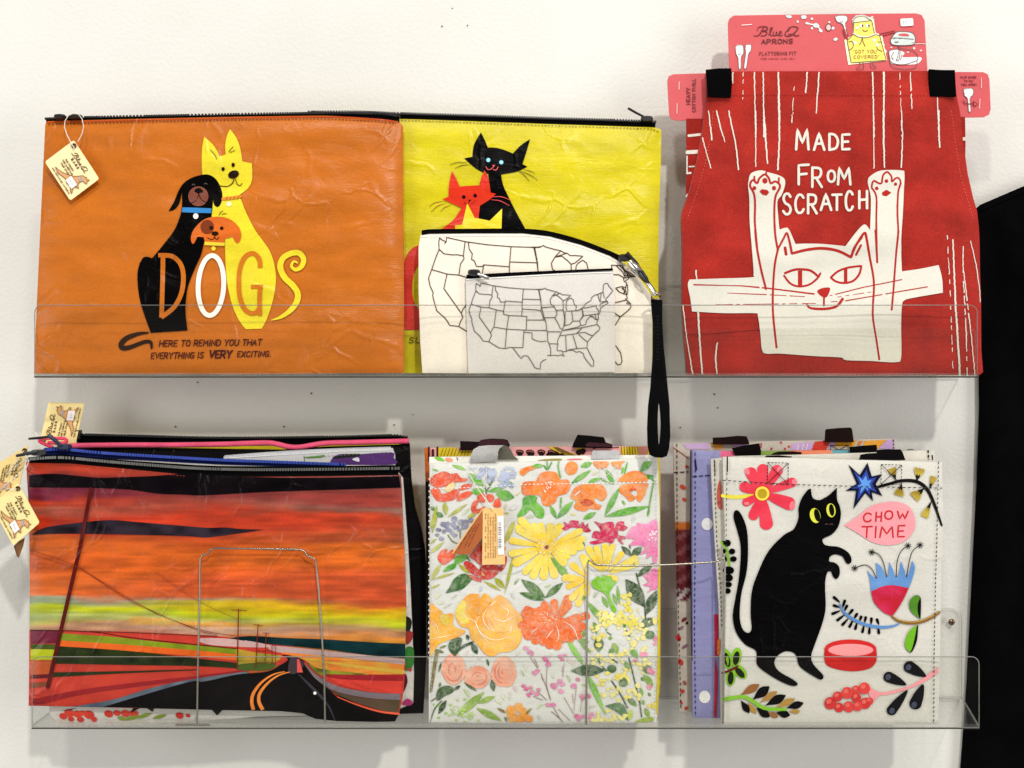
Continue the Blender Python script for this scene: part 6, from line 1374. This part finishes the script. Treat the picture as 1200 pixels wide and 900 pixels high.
# seams
fl.dashes('stitching', [(504, 573), (560, 571), (620, 567.5), (700, 566.3), (771, 565)], .8, (244, 242, 236), 3.4, 1.4, 4); fl.dashes('stitching', [(507, 545), (506, 700), (505.5, 840)], .6, (190, 188, 182), 2.4, 2, 4); fl.dashes('stitching', [(768.5, 540), (769.5, 700), (767, 842)], .6, (150, 150, 150), 2.4, 2, 4)
for x0 in (549, 703):
    fl.stroke('stitching', [(x0, 544), (x0, 566), (x0+21, 566), (x0+21, 544)], .6, (214, 212, 208), 4, False); fl.stroke('stitching', [(x0, 545), (x0+21, 565)], .6, (214, 212, 208), 4, False); fl.stroke('stitching', [(x0+21, 545), (x0, 565)], .6, (214, 212, 208), 4, False)
fl.stroke('side_piping', [(503, 560), (502.6, 660), (502.4, 772)], 1.4, (40, 34, 24), 3, False); fl.dashes('side_piping', [(503, 560), (502.6, 660), (502.4, 772)], 1.2, (222, 220, 206), 3, 4, 4)
fl.stroke('side_piping', [(772.6, 665), (771.8, 760), (770, 836)], 1.7, (206, 186, 20), 3, False)
fl.done({'flower_print': TOTE_PAINT(), 'leaf_print': TOTE_PAINT()})
# folded paper tag on the floral tote
kt = Sheet('folded_tag', [(566, 595.5), (589.5, 595.5), (592, 661.3), (565, 661.8)], .109, .1055, CARD(), seed=9, puff=0, wr=.0004, wl=(40, 40), fine=0, thick=.0006, label='folded tan paper tag with white barcode sticker on the floral tote', cat='tag')
kt.body('front_flap', (238, 194, 124), g=5)
for k, x in enumerate((569, 572, 575, 578, 580.5)):
    for j in range(14): 
        if rng.random() < .85: kt.stroke('lettering', [(x, 602+j*3.8), (x+rng.uniform(-.3,.3), 604+j*3.8+rng.uniform(0,1))], .8, (160, 110, 54), 1, False)
kt.shape('barcode_sticker', [(582.8, 604.5), (590, 604.5), (590.5, 650), (583.5, 650)], (246, 245, 242), 2, False)
for j in range(16): kt.stroke('barcode_sticker', [(584.2, 612+j*2), (587 + (j % 3)*.3, 612+j*2)], rng.uniform(.4, 1.1), (84, 90, 104), 3, False)
kt.done()
bf = Sheet('flap', [(565.6, 596), (565.2, 630), (551, 649.6), (530, 649.6)], .108, .1055, CARD(), root=kt.root, seed=10, puff=0, wr=0, fine=0, thick=.0006, extra=lambda u, v: -.0003*(566-u)*.15 )
bf.body('back_flap', (172, 92, 44), g=5); bf.stroke('flap_edge', [(565.4, 597), (548, 622), (530.6, 648.6)], 1.5, (226, 176, 110), 1, False)
for a in ([(553,618),(537,643)], [(557,616),(543,643)], [(561,614),(549,640)]): bf.dashes('flap_lettering', a, 1.2, (112, 50, 24), 2, 1, 1)
bf.done()
V, Fc = tube_vf([at(578, 597, .1095), at(571, 588, .1075), at(560, 573, .105), at(549, 555, .101)], .00055, 6); mesh_obj('string', V, Fc, plain('clear_string', (226, 218, 205), .35), kt.root, None, True, kt.org, 60)

# ------------------------------------------------------------------ lower shelf, right: cat tote and the totes behind it
c1, c2, m1, m2, b1, b2 = Z(780, 490, 6), Z(950, 490, 6), Z(780, 620, 6), Z(950, 620, 6), Z(780, 720, 6), Z(950, 720, 6)
t4 = Sheet('tote_bag', [(789, 519.5), (850, 518), (930, 516.5), (1049, 514), (1050, 560), (1049, 838), (900, 838), (796, 834), (794, 740), (792, 640)], .062, .052, TOTE(), seed=81, puff=.002, wr=.0008, thick=.004,
   label='tote with purple, orange and red painted pattern at the very back', cat='tote bag', group='tote bags')
def t4c(u, v):
    c = np.tile(np.array(lin((196, 186, 174))), (len(u), 1)).astype(float)
    k = (v > 612) & (v < 704) & (u < 830); c[k] = lin((96, 30, 34)); k2 = k & (((v + u*.6) % 17) < 6); c[k2] = lin((120, 66, 70)); c[k & (v < 622)] = lin((190, 104, 44))
    c[(v > 690) & (v < 704) & (u < 830) & ((v + u) % 13 < 6)] = lin((200, 190, 190))
    return c
t4.body('panel', t4c, g=3)
for a, c in (([(120,182),(300,172),(310,218),(150,218)], (196, 164, 206)), ([(315,175),(390,175),(405,215),(350,218)], (226, 150, 40)), ([(465,172),(560,172),(570,200),(480,202)], (190, 150, 200)), ([(668,175),(678,175),(676,208),(668,208)], (190, 40, 40)), ([(890,180),(1040,165),(1030,225),(880,225)], (194, 164, 210))): t4.shape('pattern_print', c1(a), c, 1, False)
for a, c in (([(30,165),(135,158),(110,225),(5,225)], (206, 54, 36)), ([(140,160),(180,158),(165,200),(120,225)], (190, 160, 206)), ([(175,165),(325,155),(300,200),(170,200)], (226, 156, 30)), ([(380,160),(535,152),(470,215),(370,195)], (226, 156, 40)), ([(540,152),(585,150),(585,218),(480,215)], (192, 158, 206)), ([(340,160),(370,158),(350,190),(325,190)], (214, 120, 40))): t4.shape('pattern_print', c2(a), c, 1, False)
for a in ([(935,185),(925,225)], [(970,182),(960,225)], [(1000,180),(990,225)]): t4.stroke('pattern_print', c1(a), .8, (236, 226, 230), 2, False)
for p in ((745,215),(840,215),(868,200),(812,172)): t4.shape('pattern_print', ell(*c1([p])[0], 1.2, 1.5), (196, 40, 36), 1, False)
for p in ((122,485,24,15),(132,572,18,11),(150,340,14,9)): t4.shape('pattern_print', ell(*c1([p[:2]])[0], p[2]/6, p[3]/6, 30), (198, 70, 44), 1, False)
t4.stroke('pattern_print', c1([(52,205),(110,245),(162,285)]), .9, (160, 70, 50), 1, False)
for p, c in (((130,635-620+0,18,12),(120,50,40)),): pass
for (x, y, a, b, c) in ((130,36,22,13,(120,50,50)), (110,95,22,10,(150,100,120)), (90,165,18,24,(180,40,36)), (135,225,24,10,(130,90,110)), (105,335,18,26,(196,60,50)), (135,480,10,18,(190,90,70)), (120,540,16,14,(196,60,50)), (110,620,10,14,(190,60,56)), (145,660,14,12,(180,50,46)), (150,60,10,10,(60,30,36))): t4.shape('pattern_print', ell(*b1([(x,y)])[0], a/6, b/6, -35), c, 1, False)
t4.dashes('stitching', [(793.2, 520), (793.5, 600), (795, 720), (798, 830)], 1.1, (30, 24, 24), 4, 2.5, 3); t4.dashes('stitching', [(789.5, 553.5), (807, 553)], 1.2, (26, 22, 22), 6, 1.2, 3); t4.dashes('stitching', c2([(582,150),(584,215)]), 1.2, (34, 26, 40), 3, 1.4, 3)
t4.stroke('stitching', c2([(140,192),(262,190),(265,222),(140,224),(140,192)]), .8, (50, 26, 20), 3, False); t4.stroke('stitching', c2([(140,192),(200,222),(262,190)]), .7, (50, 26, 20), 3, False)
t4.done()
for o_ in (c1([(335,138),(420,134),(510,125),(570,128),(588,170),(588,185),(335,185)]), c2([(103,170),(108,85),(118,78),(200,70),(282,66),(292,80),(304,170)])): slab('handle', o_, .0595, .004, WEB(), (30, 17, 17), t4.root, t4.org)
t3 = Sheet('tote_bag', [(809.5, 527.5), (840, 528.6), (900, 528.5), (1000, 527.5), (1036, 529), (1040, 600), (1040, 840), (845, 842), (812, 841), (810.5, 740), (809.5, 640)], .0775, .068, TOTE(), seed=83, puff=.003, wr=.001, thick=.005,
   label='lavender polka dot tote with coloured top band between the cat tote and rear tote', cat='tote bag', group='tote bags')
def t3c(u, v):
    c = np.tile(np.array(lin((140, 140, 186))), (len(u), 1)).astype(float)
    c[u < 811] = lin((26, 20, 30)); c[(u > 844) & (v < 560)] = lin((222, 90, 130)); c[(u > 876) & (v < 560)] = lin((120, 150, 50)); c[(u > 925) & (v < 560)] = lin((232, 130, 86)); c[(u > 974) & (v < 560)] = lin((90, 160, 170))
    return c
t3.body('panel', t3c, g=3)
t3.shape('dot_print', ell(*c1([(292,745)])[0], 6.6, 7.2), (222, 220, 222), 1, False); t3.shape('dot_print', ell(*b1([(275,580)])[0], 6.6, 7.4), (228, 228, 226), 1, False)
t3.shape('side_stripe', m1([(340,600),(375,600),(368,900),(345,900)]) + b1([(368,400),(360,725),(338,725),(345,300)]), (176, 40, 70), 1, False)
t3.dashes('stitching', [(814.6, 530), (814.5, 640), (813.8, 740), (815, 838)], 1.2, (40, 40, 90), 4.2, 2.4, 2); t3.dashes('stitching', [(811.5, 558.5), (833, 557)], 1.2, (30, 30, 60), 6, 1.2, 2); t3.stroke('stitching', c1([(208,300),(215,362)]), 2.2, (28, 26, 54), 2, False)
t3.done()
for o_, cc in ((c1([(470,212),(560,192),(660,178),(672,230),(668,285),(505,285),(480,235)]), (14, 11, 11)), (c1([(705,290),(765,245),(800,236),(900,234),(957,240),(955,262),(900,292)]), (28, 18, 16)), (c2([(275,205),(350,196),(465,188),(468,250),(290,262)]), (14, 12, 12))): slab('handle', o_, .0735, .004, WEB(), cc, t3.root, t3.org)
CO = [(847, 535.5), (930, 536.5), (1000, 538.8), (1067, 540.5), (1104, 541.5), (1105, 600), (1102.5, 700), (1101, 800), (1099.5, 849), (960, 850.5), (847, 849), (847.5, 770), (849, 690), (849.5, 620), (848, 570)]
ct = Sheet('tote_bag', CO, .1005, .0935, TOTE(), seed=85, puff=.003, puff_r=9, wr=.0016, wl=(110, 60), thick=.006,
   label='off-white tote printed with a black cat and a CHOW TIME speech bubble', cat='tote bag', group='tote bags')
ct.body('front_panel', (207, 205, 196), g=5)
b4 = Sheet('back', [(833, 538), (860, 534.5), (930, 533), (1000, 531), (1095, 527.5), (1096, 545), (1097, 845), (845, 846), (842.5, 713), (838, 640), (835, 590)], .0895, .082, TOTE(), root=ct.root, seed=86, puff=.002, wr=.0005, thick=.003)
b4.body('back_panel', (206, 202, 190), g=8)
b4.dashes('stitching', c1([(342,292),(350,600),(360,860)]) + m1([(385,400),(395,700)]), 1, (50, 46, 42), 3.5, 2, 2); b4.stroke('stitching', c1([(345,300),(348,400)]), 1, (40, 36, 34), 2, False); b4.dashes('stitching', c2([(826,225),(830,290)]), 1.8, (30, 28, 28), 4, 1, 2)
b4.shape('back_flower_print', c1([(368,470),(385,440),(395,560),(396,640),(372,630),(360,560)]), (196, 90, 80), 1); b4.shape('back_flower_print', m1([(366,780),(385,780),(380,880),(362,880)]), (196, 110, 50), 1)
b4.stroke('back_flower_print', c2([(680,222),(720,220)]), 1, (40, 36, 36), 1, False); b4.stroke('back_flower_print', c2([(855,262),(858,290)]), 1.4, (40, 36, 36), 1, False)
b4.done()
slab('handle', c2([(345,292),(355,258),(400,250),(470,246),(465,224),(540,220),(632,220),(645,235),(667,296)]), .0925, .003, WEB(), (14, 12, 13), ct.root, ct.org); slab('handle', c1([(700,276),(712,264),(800,262),(890,270),(880,280)]), .0915, .003, WEB(), (16, 12, 12), ct.root, ct.org)
BK = (4, 3, 4)
# red flower
ctr = c1([(680,530)])[0]
ct.stroke('flower_print', c1([(402,545),(500,555),(640,540)]), 4.4, (226, 214, 70), 1)
for (x, y, w) in ((582,350,80), (685,322,78), (805,335,80), (922,440,68), (908,615,92), (715,785,92), (605,715,72), (543,605,58), (522,470,76)):
    p = c1([(x,y)])[0]; ct.shape('flower_print', drop(*ctr, *p, w/6), (216, 40, 66), 2, True, col2=(228, 66, 84))
for (x, y, a, b, r) in ((890,615,20,32,10), (905,448,18,22,0), (575,375,18,24,-20), (800,362,18,24,30), (570,600,20,12,0)): ct.shape('flower_print', ell(*c1([(x,y)])[0], a/6, b/6, r), (236, 118, 132), 3, False)
ct.shape('flower_print', ell(*ctr, 9.5), (216, 40, 60), 2, False); ct.shape('flower_print', ell(*ctr, 8.3), (238, 214, 74), 4, False); ct.shape('flower_print', ell(*ctr, 5.6), (176, 150, 26), 5, False)
cat = [(950.3,572.5,1),(952.5,583.3),(960,586),(966,583.5),(971.7,580),(980.8,571.3,1),(981,585),(984,593),(985.5,603),(982.5,616.7),(975,626),(966,630.5),(963.7,633),(966,638),(971.7,639.7),(983,641),(993.3,646.7),(997.5,653.3),(997.5,659),(993.3,661),(990,656.7),(986.7,651.7),(978.3,649.7),(972.5,652.5),(972,658),(977.5,659),(983.3,664),(984,673.3),(980,678.7),(976,675),(974,670),(970,670),(967.5,678.3),(967,690),(967.5,713),(963.3,731.7),(955,755),(950.8,768),(953,778),(965,791.7),(963,796),(958,795),(938,781.7),(933,768),(926.7,763.7),(918,764),(910,770),(907.5,777.5),(913,786.7),(930,796.7),(935,801.7),(931,804),(921.7,801.7),(905,793),(888,780),(886.7,768),(885,761.7),(873,755),(863,741.7),(859,726.7),(859.3,715),(861.7,701.7),(865.8,678),(868,653),(867.5,636.7),(864,622),(859.7,606.7),(860.8,599),(865,598.3),(870.8,606.7),(875.5,622),(876.7,645),(875,670),(869,695),(867,715),(867.5,728),(870.8,738),(876.7,741.7),(880.8,736.7),(879.7,720),(880.8,695),(886.7,675),(900,646.7),(918,627.5),(930,620),(935.8,606.7),(935.8,595),(940,583),(946.7,574)]
cat = [(u if i == 0 else u, v) + ((1,) if len(p_) > 2 else ()) for i, p_ in enumerate(cat) for u, v in [p_[:2]]]
ct.shape('cat_print', cat, BK, 3)
for (x, y, a, b, r, px, pa) in ((1052,685,37,53,-14,1066,20), (1163,648,32,49,-8,1168,18)):
    ct.shape('cat_print', ell(*c1([(x,y)])[0], a/6, b/6, r), (222, 226, 70), 4, False); ct.shape('cat_print', ell(*c1([(px,y-2)])[0], pa/6, (b-7)/6, r), (12, 12, 8), 5, False)
for x in (112, 146): ct.stroke('cat_print', c2([(x-10,748),(x,742),(x+10,748)]), .7, (96, 70, 72), 4)
ct.shape('speech_bubble_print', c2([(236,755,1),(330,690),(420,622),(520,592),(620,590),(700,630),(735,720),(720,800),(650,870),(540,893),(430,870),(320,802)]), (236, 154, 162), 2)
for ch, x0, y0, x1, y1 in (('C',370,668,425,728), ('H',458,662,495,725), ('O',520,652,575,710), ('W',608,655,682,708), ('T',358,762,428,838), ('I',445,762,465,838), ('M',487,762,580,838), ('E',612,755,657,834)):
    (xa, ya), (xb, yb) = c2([(x0,y0),(x1,y1)]); ct.glyph('lettering', ch, xa, ya, xb, yb, 1.8, (196, 34, 40), 3, .06)
# star and branch
sp_ = [(265,325),(345,400),(400,312),(430,410),(503,393),(458,462),(505,548),(430,520),(440,585),(385,525),(300,640),(320,510),(243,512),(325,460)]
cx, cy = 380, 462
ct.shape('star_print', c2(sp_), (14, 16, 44), 2, False)
for s_, cc, l in ((.66, (40, 64, 160), 3), (.40, (92, 150, 224), 4)): ct.shape('star_print', c2([(cx+(x-cx)*s_, cy+(y-cy)*s_) for x, y in sp_]), cc, l, False)
ct.stroke('branch_print', c2([(470,485),(560,460),(640,440),(740,445),(810,490),(860,580),(923,755)]), [3.2, 3.6, 4.2, 4, 3.4, 2], (16, 13, 12), 2)
for (x0, y0, x1, y1, w) in ((600,438,570,352,62), (745,445,768,352,78), (832,505,868,412,48), (642,460,618,545,70), (800,490,725,560,80), (852,578,798,695,56)):
    dx, dy = x1-x0, y1-y0; L_ = math.hypot(dx, dy); nx, ny = -dy/L_, dx/L_
    ct.shape('branch_print', c2([(x0,y0),(x0+dx*.8+nx*w*.42,y0+dy*.8+ny*w*.42),(x0+dx*.8-nx*w*.42,y0+dy*.8-ny*w*.42)]), (20, 16, 14), 2, False)
    for k in (-.36, 0, .36): ct.shape('branch_print', drop(*c2([(x0+dx*.42+nx*w*k*.5, y0+dy*.42+ny*w*k*.5)])[0], *c2([(x0+dx*1.02+nx*w*k, y0+dy*1.02+ny*w*k)])[0], w/6*.34), (150, 122, 34), 3, col2=(204, 184, 70))
# berries at the left
ct.stroke('berry_print', m1([(390,90),(430,150),(448,258)]), 2.8, (126, 176, 40), 2); ct.stroke('berry_print', c1([(405,870),(420,895)]), 3, BK, 2, False)
for (x, y, a, b) in ((435,98,24,24), (467,157,23,21), (477,210,24,20), (412,155,10,18), (418,213,14,20), (442,290,40,28), (442,343,32,26), (440,390,27,20), (435,435,24,20)): ct.shape('berry_print', ell(*m1([(x,y)])[0], a/6, b/6), BK, 3, False)
# blue flower with red cup
ct.shape('blue_flower_print', m2([(425,440,1),(415,350),(395,285,1),(440,335),(468,345,1),(458,235,1),(500,270),(530,340,1),(545,330,1),(552,228,1),(580,290),(597,340,1),(620,320,1),(635,222,1),(660,290),(667,330,1),(690,310),(715,222,1),(733,270),(715,350),(690,415,1),(580,395),(500,405)]), (82, 132, 194), 2, col2=(108, 152, 206))
ct.shape('blue_flower_print', m2([(425,440,1),(500,405),(580,395),(690,415,1),(650,500),(600,580),(575,610,1),(520,590),(450,520)]), (186, 22, 38), 3, col2=(206, 40, 84))
for a in ([(462,345),(430,280),(380,252),(310,275)], [(535,335),(510,230),(475,175),(430,162)], [(602,335),(610,220),(640,150),(685,117)], [(675,335),(695,220),(720,150),(770,112)]):
    ct.stroke('blue_flower_print', m2(a), 1.0, (20, 18, 20), 4); x, y = a[-1]
    for k in range(4):
        an = k*math.pi/4 + .3; ct.stroke('blue_flower_print', m2([(x-22*math.cos(an), y-22*math.sin(an)), (x+22*math.cos(an), y+22*math.sin(an))]), .9, (14, 12, 14), 4, False)
ct.stroke('stem_print', m2([(572,612),(620,645),(700,660),(780,650),(850,620),(903,585)]), [2.4, 3.8, 4, 4, 3.6], (130, 92, 36), 4); ct.stroke('stem_print', m2([(580,612),(625,640),(700,654),(780,644),(850,613),(903,579)]), .9, (196, 156, 70), 5)
ct.shape('stem_print', m2([(772,635,1),(705,575),(695,510),(735,466),(772,480),(776,560)]), (12, 14, 10), 3); ct.shape('stem_print', m2([(766,630,1),(705,575),(695,510),(735,467),(768,478),(755,520),(752,580)]), (84, 146, 28), 4, col2=(60, 110, 30)); ct.shape('stem_print', m2([(757,672,1),(690,720),(662,810),(690,863),(715,860),(748,780)]), (12, 14, 10), 3); ct.shape('stem_print', m2([(748,675,1),(690,720),(662,810),(690,862),(708,850),(728,780)]), (104, 172, 26), 4)
ct.stroke('fern_print', m2([(205,530),(240,590),(310,640),(400,675),(500,690),(580,682),(620,665)]), [2, 3.4, 3.6, 3.6, 3.4, 1.6], (88, 136, 196), 3)
for a in ([(165,480),(205,515)], [(165,537),(200,550)], [(155,595),(205,575)], [(190,640),(235,605)], [(225,672),(262,632)], [(275,685),(298,640)], [(315,700),(325,660)], [(365,722),(375,680)], [(412,730),(415,690)], [(480,730),(475,695)], [(240,505),(225,550)], [(255,540),(238,575)], [(293,570),(265,605)], [(325,598),(305,630)], [(355,617),(345,645)], [(387,622),(380,655)], [(428,630),(425,668)], [(467,637),(480,670)]):
    ct.stroke('fern_print', m2(a), [3.4, 3.0, 1.2], BK, 2, False)
# bowl
ct.shape('bowl_print', b2([(98,240,1),(98,325),(140,372),(280,400),(410,382),(462,325),(462,240,1)]), (182, 20, 22), 2, col2=(200, 34, 30)); ct.shape('bowl_print', ell(*b2([(280,242)])[0], 182/6, 66/6), (206, 38, 36), 3, False); ct.shape('bowl_print', ell(*b2([(282,250)])[0], 158/6, 43/6), (234, 148, 150), 4, False)
# grapes
ct.shape('grape_print', b2([(405,510),(480,545),(560,540),(700,500),(800,440),(898,368,1),(898,410,1),(800,475),(700,520),(560,562),(490,570),(430,610)]), (238, 154, 160), 2)
for i, (x, y, r) in enumerate(((320,530,30), (322,585,34), (332,645,34), (200,655,33), (415,610,26), (190,577,34), (268,650,38), (385,625,38), (258,552,40), (138,625,42), (378,520,40))):
    ct.shape('grape_print', ell(*b2([(x,y)])[0], r/6, r*1.05/6), (206, 50, 50) if i % 2 else (220, 66, 62), 3 + i % 3, False); ct.shape('grape_print', ell(*b2([(x-r*.25,y-r*.3)])[0], r*.5/6, r*.42/6, -30), (232, 100, 92), 6, False)
for (x0, y0, x1, y1, w, hx, hy) in ((812,437,660,348,84,688,372), (674,496,515,425,76,545,440), (682,532,548,702,72,572,678), (792,490,722,665,86,728,636)):
    ct.shape('grape_print', drop(*b2([(x0,y0)])[0], *b2([(x1,y1)])[0], w/6), (12, 11, 16), 3); ct.shape('grape_print', ell(*b2([(hx,hy)])[0], 3.2, 3.8, 30), (62, 68, 90), 4, False)
# clover and feather
for (x, y, a, b, r) in ((432,312,36,72,-14), (497,300,36,68,10), (458,440,34,64,4), (522,402,36,62,-42)):
    if True: ct.shape('clover_print', [(max(847.5, p[0]), p[1]) for p in ell(*b1([(x,y)])[0], a/6, b/6, r)], (130, 186, 40), 2, False); ct.shape('clover_print', [(max(847.8, p[0]), p[1]) for p in ell(*b1([(x,y+8)])[0], a*.6/6, b*.72/6, r)], (26, 34, 20), 3, False)
ct.stroke('clover_print', b1([(398,412),(450,395),(505,365)]), [2.2, 3, 2.6], (104, 24, 26), 4)
for (x0, y0, x1, y1, w, cc) in ((525,568,660,492,56,(150,96,50)), (610,602,730,506,66,BK), (660,622,785,540,46,(170,128,66)), (698,642,845,568,62,BK), (770,657,910,592,46,(172,134,60)), (846,660,970,622,52,BK), (866,684,946,682,34,(176,140,70)), (775,690,876,708,54,BK), (716,688,792,722,42,(150,100,54)), (636,655,732,722,58,BK), (578,618,638,700,38,(172,134,60)), (528,602,590,694,48,BK)):
    (xa, ya), (xb, yb) = b1([(x0,y0),(x1,y1)]); ct.shape('feather_print', leaf(xa, ya, xb, yb, w/6, 0, .6), cc, 2 if cc != BK else 3)
ct.stroke('feather_print', b1([(402,598),(450,590),(550,580),(620,615),(700,660),(840,668)]), [4.6, 4.2, 4.2, 4.2, 3.6], (128, 190, 46), 5)
# seams
ct.dashes('stitching', c1([(402,437),(600,450),(720,458),(920,468)]) + c2([(0,470),(240,478),(480,484),(700,488),(925,492)])[1:], 1.1, (46, 44, 42), 4, 2.2, 7); ct.dashes('stitching', c1([(434,272),(428,600),(425,890)]) + m1([(425,100),(412,500),(405,900)])[1:], 1.0, (60, 56, 52), 3.6, 2.4, 6); ct.dashes('stitching', c2([(900,305),(893,600),(887,890)]) + m2([(880,300),(872,700)]) + b2([(868,300),(866,770)]), 1.2, (50, 46, 42), 3.4, 1.8, 6)
ct.stroke('stitching', c1([(435,272),(434,375)]), 1.5, (24, 22, 22), 7, False)
for sq, d_ in ((c1([(718,313),(862,316),(862,465),(716,458),(718,313)]), 1.0), (c2([(496,326),(640,330),(640,468),(494,466),(496,326)]), .9)):
    ct.dashes('stitching', sq, d_, (24, 20, 20), 3, 1, 7); ct.stroke('stitching', [sq[0], sq[2]], .8, (30, 26, 24), 7, False); ct.stroke('stitching', [sq[1], sq[3]], .8, (30, 26, 24), 7, False)
ct.done()
